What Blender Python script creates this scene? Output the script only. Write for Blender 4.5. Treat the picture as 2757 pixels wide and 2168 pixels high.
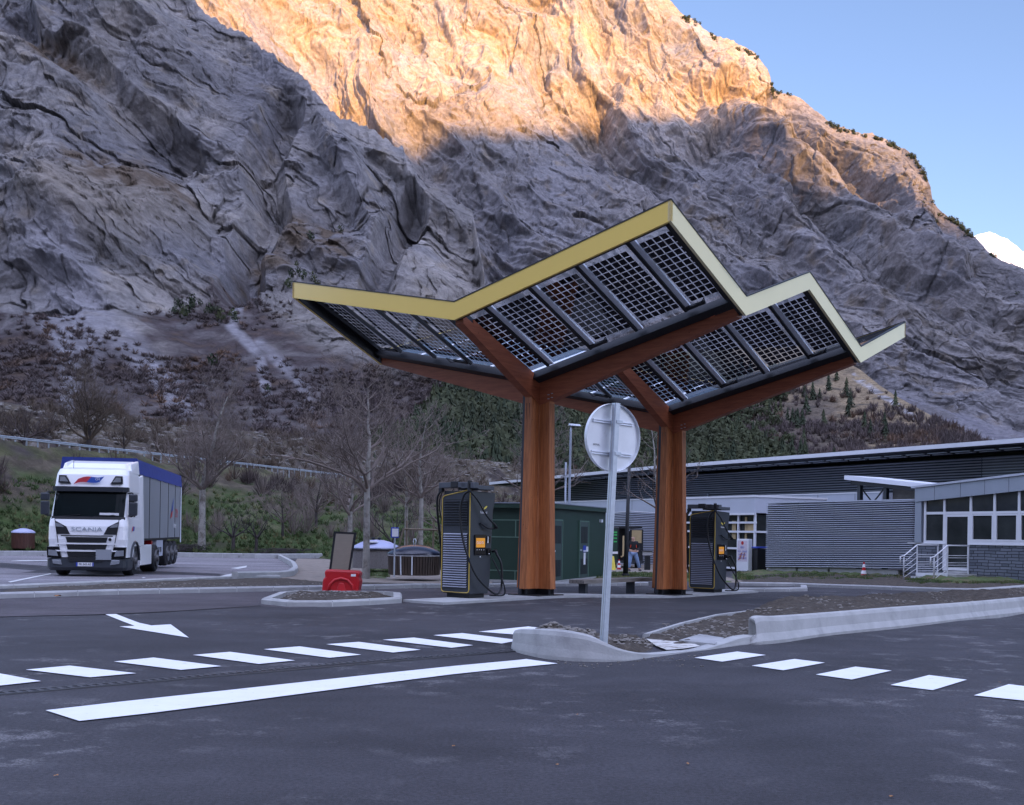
import bpy, bmesh, math, random
import numpy as np
from mathutils import Vector, Matrix
for _o in list(bpy.data.objects): bpy.data.objects.remove(_o)
R = math.radians
SC = bpy.context.scene
COL = SC.collection
rnd = random.Random(7)
# ------------------------------------------------------------------ camera
F, RHO, CX, CY, EYE = 3004.0, .015, 1378.0, 1436.0, 1.6      # focal length in pixels of the 2757 px wide photograph
cam = bpy.data.cameras.new('camera'); camo = bpy.data.objects.new('camera', cam); COL.objects.link(camo)
cam.sensor_width = 36; cam.lens = 36*F/2757; cam.shift_y = (CY-1084)/2757; cam.clip_start = .1; cam.clip_end = 40000
_r, _u = Vector((math.cos(RHO), 0, math.sin(RHO))), Vector((-math.sin(RHO), 0, math.cos(RHO)))
_m = Matrix((_r, _u, Vector((0, -1, 0)))).transposed().to_4x4(); _m.translation = Vector((0, 0, EYE)); camo.matrix_world = _m
SC.camera = camo
# ------------------------------------------------------------------ sky and sun
FILL_CLOUD = 1.2
SUN_AZ, SUN_EL = R(155), R(15)       # azimuth clockwise from +Y (the view direction): behind the camera, to its right
SD = Vector((math.sin(SUN_AZ)*math.cos(SUN_EL), math.cos(SUN_AZ)*math.cos(SUN_EL), math.sin(SUN_EL)))
W = bpy.data.worlds.new('World'); SC.world = W; W.use_nodes = True
nt = W.node_tree; nt.nodes.clear()
sky = nt.nodes.new('ShaderNodeTexSky'); sky.sky_type = 'NISHITA'; sky.sun_disc = False
sky.sun_elevation = SUN_EL; sky.sun_rotation = SUN_AZ; sky.air_density = 1.0; sky.dust_density = 1.3; sky.ozone_density = 3.0; sky.altitude = 500
bg = nt.nodes.new('ShaderNodeBackground'); bg.inputs[1].default_value = .15
wo = nt.nodes.new('ShaderNodeOutputWorld'); nt.links.new(sky.outputs[0], bg.inputs[0])
# made-up bright cloud behind and overhead, added as fill light; clear blue sky ahead
def wn(t, **k):
    n = nt.nodes.new(t)
    for a, b in k.items(): setattr(n, a, b)
    return n
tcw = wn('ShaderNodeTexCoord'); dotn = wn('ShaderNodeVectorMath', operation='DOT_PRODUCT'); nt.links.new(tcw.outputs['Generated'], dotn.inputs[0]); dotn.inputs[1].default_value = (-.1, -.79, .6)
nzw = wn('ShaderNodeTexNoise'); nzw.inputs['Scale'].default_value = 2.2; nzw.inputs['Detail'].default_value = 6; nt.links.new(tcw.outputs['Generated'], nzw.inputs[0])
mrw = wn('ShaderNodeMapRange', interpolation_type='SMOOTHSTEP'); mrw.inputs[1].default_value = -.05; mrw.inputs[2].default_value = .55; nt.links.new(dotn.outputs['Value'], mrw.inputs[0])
mrn = wn('ShaderNodeMapRange'); mrn.inputs[1].default_value = .3; mrn.inputs[2].default_value = .7; mrn.inputs[3].default_value = .6*FILL_CLOUD; mrn.inputs[4].default_value = 1.3*FILL_CLOUD; nt.links.new(nzw.outputs[0], mrn.inputs[0])
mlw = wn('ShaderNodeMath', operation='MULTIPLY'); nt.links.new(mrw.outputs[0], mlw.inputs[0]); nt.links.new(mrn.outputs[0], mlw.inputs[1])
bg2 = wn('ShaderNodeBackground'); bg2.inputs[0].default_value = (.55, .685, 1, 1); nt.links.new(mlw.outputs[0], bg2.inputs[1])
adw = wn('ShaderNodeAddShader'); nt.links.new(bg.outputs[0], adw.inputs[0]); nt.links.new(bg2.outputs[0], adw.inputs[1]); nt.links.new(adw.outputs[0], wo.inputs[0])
sl = bpy.data.lights.new('sun', 'SUN'); sl.energy = 5.0; sl.angle = R(.4); sl.color = (1, .58, .17)
so = bpy.data.objects.new('sun', sl); COL.objects.link(so); so.rotation_euler = SD.to_track_quat('Z', 'Y').to_euler()
SC.view_settings.view_transform = 'Standard'; SC.view_settings.look = 'None'; SC.view_settings.exposure = .95; SC.view_settings.gamma = 1
SC.view_settings.use_white_balance = True; SC.view_settings.white_balance_temperature = 7000; SC.view_settings.white_balance_tint = 24
SC.render.engine = 'CYCLES'
SC.cycles.max_bounces = 6; SC.cycles.transparent_max_bounces = 16
# ------------------------------------------------------------------ helpers
def ray(u, v):
    a, b = (u-CX)/F, (v-CY)/F; c, s = math.cos(RHO), math.sin(RHO)
    return a*c+b*s, a*s-b*c                    # X/Y and (Z-eye)/Y
def at(u, v, Y):
    x, w = ray(u, v); return Vector((x*Y, Y, EYE+w*Y))
def sst(t): t = np.clip(t, 0, 1); return t*t*(3-2*t)
TH = .6868; UX, UY, VX, VY = math.cos(TH), -math.sin(TH), math.sin(TH), math.cos(TH)
def gz(X, Y):
    s = (np.asarray(X)-.6)*VX+(np.asarray(Y)-28)*VY
    return -.2*sst(s/6.5)*(1-sst((np.asarray(X)-10)/8))
def G(u, v, dz=0):
    x, w = ray(u, v); z = dz
    for _ in range(12):
        Y = (z-EYE)/w; z = float(gz(x*Y, Y))+dz
    return Vector((x*Y, Y, z))
def link(o, parent=None):
    COL.objects.link(o)
    if parent is not None: o.parent = parent
    return o
def tag(o, label=None, cat=None, group=None, kind=None):
    if label: o['label'] = label
    if cat: o['category'] = cat
    if group: o['group'] = group
    if kind: o['kind'] = kind
    return o
def thing(name, label, cat, loc=(0, 0, 0), rz=0, group=None):
    o = bpy.data.objects.new(name, None); o.empty_display_size = .3; link(o); o.location = loc; o.rotation_euler = (0, 0, rz)
    return tag(o, label, cat, group)
class MB:
    def __init__(s): s.v = []; s.f = []; s.m = []
    def add(s, vs, fs, mi=0):
        n = len(s.v); s.v += [tuple(p) for p in vs]; s.f += [tuple(i+n for i in f) for f in fs]; s.m += [mi]*len(fs); return s
    def hexa(s, p, mi=0):       # 8 points: bottom 4 ccw, top 4 ccw
        return s.add(p, [(3, 2, 1, 0), (4, 5, 6, 7), (0, 1, 5, 4), (1, 2, 6, 5), (2, 3, 7, 6), (3, 0, 4, 7)], mi)
    def box(s, x0, x1, y0, y1, z0, z1, mi=0):
        return s.hexa([(x0, y0, z0), (x1, y0, z0), (x1, y1, z0), (x0, y1, z0), (x0, y0, z1), (x1, y0, z1), (x1, y1, z1), (x0, y1, z1)], mi)
    def prism(s, poly, z0, z1, mi=0):
        n = len(poly); vs = [(x, y, z0) for x, y in poly]+[(x, y, z1) for x, y in poly]
        return s.add(vs, [tuple(range(n))[::-1], tuple(range(n, 2*n))]+[(i, (i+1) % n, n+(i+1) % n, n+i) for i in range(n)], mi)
    def extr(s, poly, y0, y1, mi=0):      # polygon in x,z extruded along y
        n = len(poly); vs = [(x, y0, z) for x, z in poly]+[(x, y1, z) for x, z in poly]
        return s.add(vs, [tuple(range(n)), tuple(range(n, 2*n))[::-1]]+[(i, n+i, n+(i+1) % n, (i+1) % n) for i in range(n)], mi)
    def bar(s, a, b, w, h, up=(0, 0, 1), mi=0):
        a, b = Vector(a), Vector(b); d = (b-a).normalized(); up = Vector(up)
        if abs(d.dot(up)) > .98: up = Vector((0, 1, 0))
        x = d.cross(up).normalized()*w/2; z = x.cross(d).normalized()*h/2
        return s.hexa([a-x-z, a+x-z, b+x-z, b-x-z, a-x+z, a+x+z, b+x+z, b-x+z], mi)
    def tube(s, pts, rad, n=8, cap=True, mi=0):
        pts = [Vector(p) for p in pts]; rad = rad if isinstance(rad, (list, tuple)) else [rad]*len(pts)
        base = len(s.v); prev = None
        for i, p in enumerate(pts):
            d = (pts[min(i+1, len(pts)-1)]-pts[max(i-1, 0)]).normalized()
            if prev is None:
                u = Vector((0, 0, 1)) if abs(d.z) < .9 else Vector((1, 0, 0)); x = d.cross(u).normalized()
            else: x = (prev-d*prev.dot(d)).normalized()
            prev = x; y = d.cross(x)
            for k in range(n):
                a = 2*math.pi*k/n; s.v.append(tuple(p+(x*math.cos(a)+y*math.sin(a))*rad[i]))
        for i in range(len(pts)-1):
            for k in range(n):
                s.f.append((base+i*n+k, base+i*n+(k+1) % n, base+(i+1)*n+(k+1) % n, base+(i+1)*n+k)); s.m.append(mi)
        if cap:
            s.f.append(tuple(base+k for k in range(n))[::-1]); s.m.append(mi)
            s.f.append(tuple(base+(len(pts)-1)*n+k for k in range(n))); s.m.append(mi)
        return s
    def lathe(s, prof, n=32, c=(0, 0, 0), ax='z', mi=0):
        base = len(s.v)
        for r, h in prof:
            for k in range(n):
                a = 2*math.pi*k/n; p = (r*math.cos(a), r*math.sin(a), h)
                if ax == 'y': p = (p[0], p[2], p[1])
                if ax == 'x': p = (p[2], p[0], p[1])
                s.v.append((p[0]+c[0], p[1]+c[1], p[2]+c[2]))
        for i in range(len(prof)-1):
            for k in range(n):
                s.f.append((base+i*n+k, base+i*n+(k+1) % n, base+(i+1)*n+(k+1) % n, base+(i+1)*n+k)); s.m.append(mi)
        return s
    def build(s, name, mats, parent=None, smooth=False, bevel=0, loc=None):
        me = bpy.data.meshes.new(name); me.from_pydata(s.v, [], s.f)
        for m in (mats if isinstance(mats, (list, tuple)) else [mats]): me.materials.append(m)
        me.polygons.foreach_set('material_index', s.m)
        if s.f:
            b = bmesh.new(); b.from_mesh(me); bmesh.ops.recalc_face_normals(b, faces=b.faces); b.to_mesh(me); b.free()
        if smooth: me.polygons.foreach_set('use_smooth', [True]*len(me.polygons))
        o = bpy.data.objects.new(name, me); link(o, parent)
        if loc is not None: o.location = loc
        if bevel:
            md = o.modifiers.new('bevel', 'BEVEL'); md.width = bevel; md.segments = 2; md.limit_method = 'ANGLE'; md.angle_limit = R(40)
        return o
def split(mb):
    par = list(range(len(mb.v)))
    def fd(i):
        while par[i] != i: par[i] = par[par[i]]; i = par[i]
        return i
    for f in mb.f:
        for k in f[1:]: par[fd(k)] = fd(f[0])
    out = {}
    for f, m in zip(mb.f, mb.m): out.setdefault(fd(f[0]), []).append((f, m))
    res = []
    for fs in out.values():
        ids = sorted({i for f, _ in fs for i in f}); mp = {i: k for k, i in enumerate(ids)}; q = MB(); q.v = [mb.v[i] for i in ids]; q.f = [tuple(mp[i] for i in f) for f, _ in fs]; q.m = [m for _, m in fs]; res.append(q)
    return res
def build_each(mb, name, mat, parent=None, **k): return [q.build(name, mat, parent, **k) for q in split(mb)]
def rawmesh(name, V, Fq, mats, parent=None, smooth=False, col=None, midx=None):
    me = bpy.data.meshes.new(name); V = np.asarray(V, np.float32); Fq = np.asarray(Fq, np.int32); k = Fq.shape[1]
    me.vertices.add(len(V)); me.vertices.foreach_set('co', V.ravel())
    me.loops.add(Fq.size); me.loops.foreach_set('vertex_index', Fq.ravel())
    me.polygons.add(len(Fq)); me.polygons.foreach_set('loop_start', np.arange(0, Fq.size, k, dtype=np.int32))
    if smooth: me.polygons.foreach_set('use_smooth', np.ones(len(Fq), bool))
    for m in (mats if isinstance(mats, (list, tuple)) else [mats]): me.materials.append(m)
    if midx is not None: me.polygons.foreach_set('material_index', np.asarray(midx, np.int32))
    me.update(calc_edges=True)
    if col is not None:
        a = me.color_attributes.new('albedo', 'FLOAT_COLOR', 'POINT'); c = np.ones((len(V), 4), np.float32); c[:, :3] = col; a.data.foreach_set('color', c.ravel())
    o = bpy.data.objects.new(name, me); return link(o, parent)
def gridfaces(nr, nc):
    i = np.arange(nr*nc).reshape(nr, nc); return np.stack([i[:-1, :-1], i[:-1, 1:], i[1:, 1:], i[1:, :-1]], -1).reshape(-1, 4)
def text(name, body, size, mat, parent, loc, rot=(R(90), 0, 0), ext=.002, align='CENTER', sx=1, shear=0):
    c = bpy.data.curves.new(name, 'FONT'); c.body = body; c.size = size; c.extrude = ext; c.align_x = align; c.align_y = 'CENTER'; c.shear = shear; c.resolution_u = 3
    t = bpy.data.objects.new(name+'_src', c); COL.objects.link(t); dg = bpy.context.evaluated_depsgraph_get()
    me = bpy.data.meshes.new_from_object(t.evaluated_get(dg)); bpy.data.objects.remove(t)
    me.materials.clear(); me.materials.append(mat); o = bpy.data.objects.new(name, me); link(o, parent); o.location = loc; o.rotation_euler = rot; o.scale = (sx, 1, 1)
    return o
# ---- noise (gradient noise, vectorised)
_pr = np.random.RandomState(3); _perm = _pr.permutation(512).astype(np.int32); _perm = np.concatenate([_perm, _perm])
_g = _pr.normal(size=(512, 3)).astype(np.float32); _g /= np.linalg.norm(_g, axis=1)[:, None]
def noise(P):
    P = np.asarray(P, np.float32); i = np.floor(P).astype(np.int32); f = P-i; w = f*f*f*(f*(f*6-15)+10); i &= 511; r = 0
    for dx in (0, 1):
        wx = w[:, 0] if dx else 1-w[:, 0]; a = _perm[(i[:, 0]+dx) & 511]
        for dy in (0, 1):
            wy = wx*(w[:, 1] if dy else 1-w[:, 1]); b = _perm[(a+i[:, 1]+dy) & 511]
            for dz in (0, 1):
                g = _g[_perm[(b+i[:, 2]+dz) & 511]]
                r = r+wy*(w[:, 2] if dz else 1-w[:, 2])*((f[:, 0]-dx)*g[:, 0]+(f[:, 1]-dy)*g[:, 1]+(f[:, 2]-dz)*g[:, 2])
    return r*1.6
def fbm(P, o=4, g=.5):
    r = 0; a = 1.; P = np.asarray(P, np.float32)
    for k in range(o): r = r+a*noise(P+k*17.3); P = P*2.03; a *= g
    return r
def ridged(P, o=4, g=.55):
    r = 0; a = 1.; P = np.asarray(P, np.float32); t = 0
    for k in range(o): r = r+a*(1-np.abs(noise(P+k*9.7))*2); t += a; P = P*2.07; a *= g
    return r/t
# ------------------------------------------------------------------ materials
def lnk(m, a, b): m.node_tree.links.new(a, b)
def newmat(name):
    m = bpy.data.materials.new(name); m.use_nodes = True; return m, m.node_tree.nodes, m.node_tree.nodes['Principled BSDF']
def pm(name, color, rough=.6, metal=0, var=.12, scale=4., bump=0., bscale=60., detail=4, stretch=(1, 1, 1), coat=0, spec=.5, c2=None, c2t=(.55, .7), c2s=None, emit=0):
    m, N, b = newmat(name); tc = N.new('ShaderNodeTexCoord'); mp = N.new('ShaderNodeMapping'); mp.inputs['Scale'].default_value = stretch; lnk(m, tc.outputs['Object'], mp.inputs[0])
    n = N.new('ShaderNodeTexNoise'); n.inputs['Scale'].default_value = scale; n.inputs['Detail'].default_value = detail+2; n.inputs['Roughness'].default_value = .6; lnk(m, mp.outputs[0], n.inputs[0])
    mr = N.new('ShaderNodeMapRange'); mr.inputs[1].default_value = .25; mr.inputs[2].default_value = .75; mr.inputs[3].default_value = 1-var; mr.inputs[4].default_value = 1+var; lnk(m, n.outputs[0], mr.inputs[0])
    mx = N.new('ShaderNodeMix'); mx.data_type = 'RGBA'; mx.blend_type = 'MULTIPLY'; mx.inputs[0].default_value = 1; mx.inputs[6].default_value = (*color, 1)
    if c2:
        n2 = N.new('ShaderNodeTexNoise'); n2.inputs['Scale'].default_value = c2s or scale*.7; n2.inputs['Detail'].default_value = 7; n2.inputs['Roughness'].default_value = .65; lnk(m, mp.outputs[0], n2.inputs[0])
        r2 = N.new('ShaderNodeMapRange'); r2.inputs[1].default_value = c2t[0]; r2.inputs[2].default_value = c2t[1]; lnk(m, n2.outputs[0], r2.inputs[0])
        m2 = N.new('ShaderNodeMix'); m2.data_type = 'RGBA'; m2.inputs[6].default_value = (*color, 1); m2.inputs[7].default_value = (*c2, 1); lnk(m, r2.outputs[0], m2.inputs[0]); lnk(m, m2.outputs[2], mx.inputs[6])
    lnk(m, mr.outputs[0], mx.inputs[7]); lnk(m, mx.outputs[2], b.inputs['Base Color'])
    b.inputs['Roughness'].default_value = rough; b.inputs['Metallic'].default_value = metal; b.inputs['Coat Weight'].default_value = coat; b.inputs['Coat Roughness'].default_value = .12; b.inputs['Specular IOR Level'].default_value = spec
    if emit: lnk(m, mx.outputs[2], b.inputs['Emission Color']); b.inputs['Emission Strength'].default_value = emit
    if bump:
        nb = N.new('ShaderNodeTexNoise'); nb.inputs['Scale'].default_value = bscale; nb.inputs['Detail'].default_value = 5; lnk(m, mp.outputs[0], nb.inputs[0])
        bp = N.new('ShaderNodeBump'); bp.inputs['Strength'].default_value = 1; bp.inputs['Distance'].default_value = bump; lnk(m, nb.outputs[0], bp.inputs['Height']); lnk(m, bp.outputs[0], b.inputs['Normal'])
    return m
def attrmat(name, rough=.9, nscale=.4, lo=.55, hi=1.4, bump=1.5, bscale=.25, det=8, crack=0, cscale=.05):
    m, N, b = newmat(name); at_ = N.new('ShaderNodeAttribute'); at_.attribute_name = 'albedo'; tc = N.new('ShaderNodeTexCoord')
    n = N.new('ShaderNodeTexNoise'); n.inputs['Scale'].default_value = nscale; n.inputs['Detail'].default_value = det; n.inputs['Roughness'].default_value = .72; lnk(m, tc.outputs['Object'], n.inputs[0])
    mr = N.new('ShaderNodeMapRange'); mr.inputs[1].default_value = .3; mr.inputs[2].default_value = .7; mr.inputs[3].default_value = lo; mr.inputs[4].default_value = hi; lnk(m, n.outputs[0], mr.inputs[0])
    mx = N.new('ShaderNodeMix'); mx.data_type = 'RGBA'; mx.blend_type = 'MULTIPLY'; mx.inputs[0].default_value = 1; lnk(m, at_.outputs['Color'], mx.inputs[6]); lnk(m, mr.outputs[0], mx.inputs[7])
    out = mx.outputs[2]
    lnk(m, out, b.inputs['Base Color']); b.inputs['Roughness'].default_value = rough; b.inputs['Specular IOR Level'].default_value = .15
    nb = N.new('ShaderNodeTexNoise'); nb.inputs['Scale'].default_value = bscale; nb.inputs['Detail'].default_value = 10; nb.inputs['Roughness'].default_value = .7; nb.inputs['Distortion'].default_value = .6; lnk(m, tc.outputs['Object'], nb.inputs[0])
    bp = N.new('ShaderNodeBump'); bp.inputs['Strength'].default_value = 1; bp.inputs['Distance'].default_value = bump; lnk(m, nb.outputs[0], bp.inputs['Height']); lnk(m, bp.outputs[0], b.inputs['Normal'])
    return m
M = {}
M['asphalt'] = None
def asphalt(name, c, dust, dscale, dthr, stretch=(1, 1, 1), fine=.55):
    m, N, b = newmat(name); tc = N.new('ShaderNodeTexCoord')
    def nz(s, d, st=(1, 1, 1), r=.6):
        mp = N.new('ShaderNodeMapping'); mp.inputs['Scale'].default_value = st; lnk(m, tc.outputs['Object'], mp.inputs[0])
        n = N.new('ShaderNodeTexNoise'); n.inputs['Scale'].default_value = s; n.inputs['Detail'].default_value = d; n.inputs['Roughness'].default_value = r; lnk(m, mp.outputs[0], n.inputs[0]); return n
    def rg(n, a, b_, c_, d):
        r = N.new('ShaderNodeMapRange'); r.inputs[1].default_value = a; r.inputs[2].default_value = b_; r.inputs[3].default_value = c_; r.inputs[4].default_value = d; lnk(m, n, r.inputs[0]); return r.outputs[0]
    def mth(op, a, b_):
        q = N.new('ShaderNodeMath'); q.operation = op
        for i, x in enumerate((a, b_)):
            if isinstance(x, (int, float)): q.inputs[i].default_value = x
            else: lnk(m, x, q.inputs[i])
        return q.outputs[0]
    grain = rg(nz(140, 2).outputs[0], .3, .7, 1-fine, 1+fine); big = rg(nz(.35, 5, stretch).outputs[0], .3, .7, .72, 1.32)
    mid = rg(nz(2.2, 6, stretch).outputs[0], .3, .7, .88, 1.12)
    k = mth('MULTIPLY', mth('MULTIPLY', mth('MULTIPLY', grain, big), mid), mth('MULTIPLY', rg(nz(30, 5).outputs[0], .3, .7, .62, 1.38), rg(nz(.16, 4, (1, 3.2, 1)).outputs[0], .35, .65, .82, 1.2)))
    mx = N.new('ShaderNodeMix'); mx.data_type = 'RGBA'; mx.blend_type = 'MULTIPLY'; mx.inputs[0].default_value = 1; mx.inputs[6].default_value = (*c, 1); lnk(m, k, mx.inputs[7])
    # worn pale dusty patches, broken up by the aggregate
    d1 = rg(nz(dscale, 9, (1, 1, 1), .75).outputs[0], dthr, dthr+.07, 0, 1); d2 = rg(nz(.3, 4).outputs[0], .47, .6, 0, 1); d3 = rg(nz(48, 4).outputs[0], .4, .58, 0, .85)
    dm = mth('MULTIPLY', mth('MULTIPLY', d1, d2), d3)
    m2 = N.new('ShaderNodeMix'); m2.data_type = 'RGBA'; lnk(m, dm, m2.inputs[0]); lnk(m, mx.outputs[2], m2.inputs[6]); m2.inputs[7].default_value = (*dust, 1)
    lnk(m, m2.outputs[2], b.inputs['Base Color']); b.inputs['Roughness'].default_value = .8; b.inputs['Specular IOR Level'].default_value = .35
    bp = N.new('ShaderNodeBump'); bp.inputs['Strength'].default_value = .9; bp.inputs['Distance'].default_value = .006; lnk(m, nz(95, 3).outputs[0], bp.inputs['Height']); lnk(m, bp.outputs[0], b.inputs['Normal'])
    return m
M['asphalt'] = asphalt('asphalt', (.045, .043, .048), (.23, .22, .22), 1.7, .53)
M['asphalt_mid'] = asphalt('asphalt_mid', (.072, .062, .067), (.2, .19, .19), 1.6, .58)
M['lot'] = asphalt('parking_asphalt', (.2, .185, .195), (.3, .29, .29), .5, .52, (.25, 1.6, 1))
M['paint'] = pm('road_paint', (.85, .85, .86), .55, var=.05, scale=3, c2=(.42, .42, .44), c2t=(.62, .74), c2s=9, bump=.001, bscale=160)
M['concrete'] = pm('concrete', (.4, .4, .39), .85, var=.16, scale=3, c2=(.25, .25, .25), c2t=(.56, .78), c2s=1.2, bump=.004, bscale=35)
M['kerbstone'] = pm('kerbstone', (.36, .36, .36), .85, var=.2, scale=2.2, c2=(.17, .165, .16), c2t=(.6, .72), bump=.004, bscale=40)
M['joint'] = pm('mortar', (.6, .6, .58), .9)
M['soil'] = pm('soil', (.06, .047, .036), .95, var=.45, scale=9, detail=8, bump=.03, bscale=18, c2=(.13, .105, .08), c2t=(.55, .68), c2s=6)
M['gravel'] = pm('gravel_stone', (.2, .18, .16), .9, var=.4, scale=12, bump=.01, bscale=30)
M['pave'] = pm('pale_paving', (.24, .2, .165), .9, var=.3, scale=3, c2=(.13, .105, .085), bump=.004, bscale=30)
M['grass'] = pm('grass_ground', (.07, .1, .03), .95, var=.4, scale=3, c2=(.13, .1, .055), c2t=(.5, .62), c2s=1.2, bump=.03, bscale=14)
M['grassblade'] = pm('grass_blade', (.06, .1, .03), .9, var=.35, scale=1.5, c2=(.16, .14, .06), c2t=(.52, .6), c2s=.8)
M['white'] = pm('white_paint', (.9, .9, .91), .35, var=.03, scale=2, coat=.5)
M['whitematt'] = pm('white_metal', (.72, .73, .76), .5, var=.05, scale=1.5)
M['galv'] = pm('galvanised_steel', (.5, .55, .6), .42, .55, var=.14, scale=9, detail=6)
M['alu'] = pm('aluminium', (.8, .84, .9), .4, .1, var=.08, scale=7)
M['dark'] = pm('black_steel', (.012, .013, .016), .5, var=.1)
M['rubber'] = pm('rubber', (.016, .016, .018), .75, var=.15, scale=12)
M['cable'] = pm('black_cable', (.008, .008, .01), .38)
M['anthracite'] = pm('anthracite_panel', (.035, .042, .052), .42, var=.06, scale=3)
M['slatgrey'] = pm('charger_slat', (.36, .38, .45), .4, .2, var=.05)
M['screen'] = pm('charger_screen', (.95, .38, .03), .3, var=.1, emit=.1)
M['screenbezel'] = pm('black_gloss', (.006, .006, .008), .12)
M['yellow'] = pm('yellow_paint', (.66, .44, .07), .33, var=.03, coat=.3)
M['logoyellow'] = pm('logo_yellow', (.85, .68, .1), .4)
M['white_letter'] = pm('white_letter', (.8, .8, .82), .5)
M['cladgrey'] = pm('grey_cladding', (.33, .365, .42), .45, .3, var=.06, scale=1.5)
M['cladlight'] = pm('light_cladding', (.5, .53, .6), .5, .1, var=.05, scale=1.2)
M['sidingdark'] = pm('dark_siding', (.1, .11, .12), .5, .3, var=.1, scale=2)
M['soffit'] = pm('dark_soffit', (.03, .033, .042), .7, var=.1)
M['rooftop'] = pm('roof_sheet', (.35, .37, .4), .5, .4)
M['green'] = pm('green_shed_panel', (.016, .048, .032), .5, var=.1, scale=2)
M['greendoor'] = pm('green_door', (.05, .085, .075), .45, var=.08)
M['greentrim'] = pm('green_trim', (.11, .2, .15), .5)
M['louvre'] = pm('louvre_dark', (.012, .018, .018), .6)
M['red'] = pm('red_plastic', (.52, .012, .016), .38, var=.1, scale=5, coat=.2)
M['orange'] = pm('orange_plastic', (.75, .1, .02), .5)
M['blue'] = pm('blue_tarp', (.02, .045, .24), .5, var=.12, scale=1.5, bump=.02, bscale=3)
M['blueplate'] = pm('blue_plate', (.02, .06, .4), .5)
M['flagred'] = pm('flag_red', (.6, .05, .06), .4); M['flagblue'] = pm('flag_blue', (.03, .1, .42), .4)
M['boxgrey'] = pm('trailer_panel', (.36, .385, .42), .4, .35, var=.06, scale=.9)
M['glass'] = pm('dark_glass', (.004, .008, .009), .15, var=.3, scale=1.5, spec=.08)
M['windowglass'] = pm('window_glass', (.035, .04, .04), .08, var=.5, scale=.8, spec=.35)
M['lampglass'] = pm('lamp_glass', (.35, .37, .4), .12, .4)
M['interior'] = pm('interior_tan', (.42, .31, .16), .7, var=.2, scale=2)
M['lidblue'] = pm('bin_lid_pale', (.42, .44, .62), .35, var=.06); M['lidnavy'] = pm('bin_lid_navy', (.01, .013, .03), .25, var=.1, coat=.4)
M['binstone'] = pm('pebble_stone', (.17, .155, .15), .9, var=.5, scale=30, detail=6, bump=.01, bscale=40)
M['beigeboard'] = pm('beige_board', (.27, .235, .185), .7, var=.08, scale=6, stretch=(1, 1, 4))
M['snow'] = pm('snow', (.86, .88, .92), .7, var=.05, scale=.002, bump=10, bscale=.01)
M['leafbrown'] = pm('dry_leaf', (.32, .15, .06), .8)
M['slatstone'] = None
M['skin'] = pm('skin', (.52, .3, .22), .6); M['jacket'] = pm('dark_jacket', (.01, .011, .014), .8); M['jeans'] = pm('pale_jeans', (.2, .3, .48), .85, var=.2, scale=6); M['jacketred'] = pm('red_jacket_panel', (.55, .05, .02), .8); M['hair'] = pm('grey_hair', (.35, .3, .27), .9)
def wood(name, c, c2, st, scale=3, rough=.5):
    m, N, b = newmat(name); tc = N.new('ShaderNodeTexCoord'); mp = N.new('ShaderNodeMapping'); mp.inputs['Scale'].default_value = st; lnk(m, tc.outputs['Object'], mp.inputs[0])
    n = N.new('ShaderNodeTexNoise'); n.inputs['Scale'].default_value = scale; n.inputs['Detail'].default_value = 9; n.inputs['Roughness'].default_value = .65; n.inputs['Distortion'].default_value = .3; lnk(m, mp.outputs[0], n.inputs[0])
    cr = N.new('ShaderNodeValToRGB'); cr.color_ramp.elements[0].position = .3; cr.color_ramp.elements[1].position = .72; cr.color_ramp.elements[0].color = (*c2, 1); cr.color_ramp.elements[1].color = (*c, 1); lnk(m, n.outputs[0], cr.inputs[0])
    v = N.new('ShaderNodeTexVoronoi'); v.inputs['Scale'].default_value = 3.2; lnk(m, tc.outputs['Object'], v.inputs[0])   # sparse knots
    r = N.new('ShaderNodeMapRange'); r.inputs[1].default_value = .03; r.inputs[2].default_value = .06; r.inputs[3].default_value = .35; r.inputs[4].default_value = 1; lnk(m, v.outputs['Distance'], r.inputs[0])
    mx = N.new('ShaderNodeMix'); mx.data_type = 'RGBA'; mx.blend_type = 'MULTIPLY'; mx.inputs[0].default_value = 1; lnk(m, cr.outputs[0], mx.inputs[6]); lnk(m, r.outputs[0], mx.inputs[7])
    lnk(m, mx.outputs[2], b.inputs['Base Color']); b.inputs['Roughness'].default_value = rough; b.inputs['Specular IOR Level'].default_value = .4
    bp = N.new('ShaderNodeBump'); bp.inputs['Distance'].default_value = .002; lnk(m, n.outputs[0], bp.inputs['Height']); lnk(m, bp.outputs[0], b.inputs['Normal'])
    return m
M['glulam_v'] = wood('glulam_column', (.62, .21, .07), (.3, .085, .028), (7, 7, .5))
M['glulam_x'] = wood('glulam_beam', (.5, .15, .065), (.3, .075, .034), (.5, .5, 6))
M['benchwood'] = wood('bench_timber', (.3, .27, .24), (.15, .13, .11), (.6, 8, 8))
M['binwood'] = wood('weathered_slats', (.1, .07, .055), (.035, .026, .022), (6, 6, .4))
M['binwoodred'] = wood('red_brown_slats', (.12, .045, .03), (.05, .02, .015), (6, 6, .4))
M['stake'] = wood('stake_wood', (.2, .15, .1), (.09, .07, .05), (4, 4, .6))
M['bark'] = pm('pale_bark', (.3, .28, .25), .9, var=.3, scale=3, c2=(.14, .12, .1), c2t=(.48, .6), c2s=2.5, bump=.01, bscale=20)
M['barkdark'] = pm('dark_bark', (.05, .04, .038), .9, var=.3, scale=4, bump=.01, bscale=20)
M['twig'] = pm('twig_bark', (.19, .15, .13), .9, var=.45, scale=.7)
M['twigbrown'] = pm('brown_twig', (.12, .088, .065), .9, var=.4, scale=.5)
M['bushmat'] = pm('bare_shrub', (.075, .055, .052), .95, var=.5, scale=.25, c2=(.13, .085, .055), c2t=(.5, .6), c2s=.15)
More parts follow.
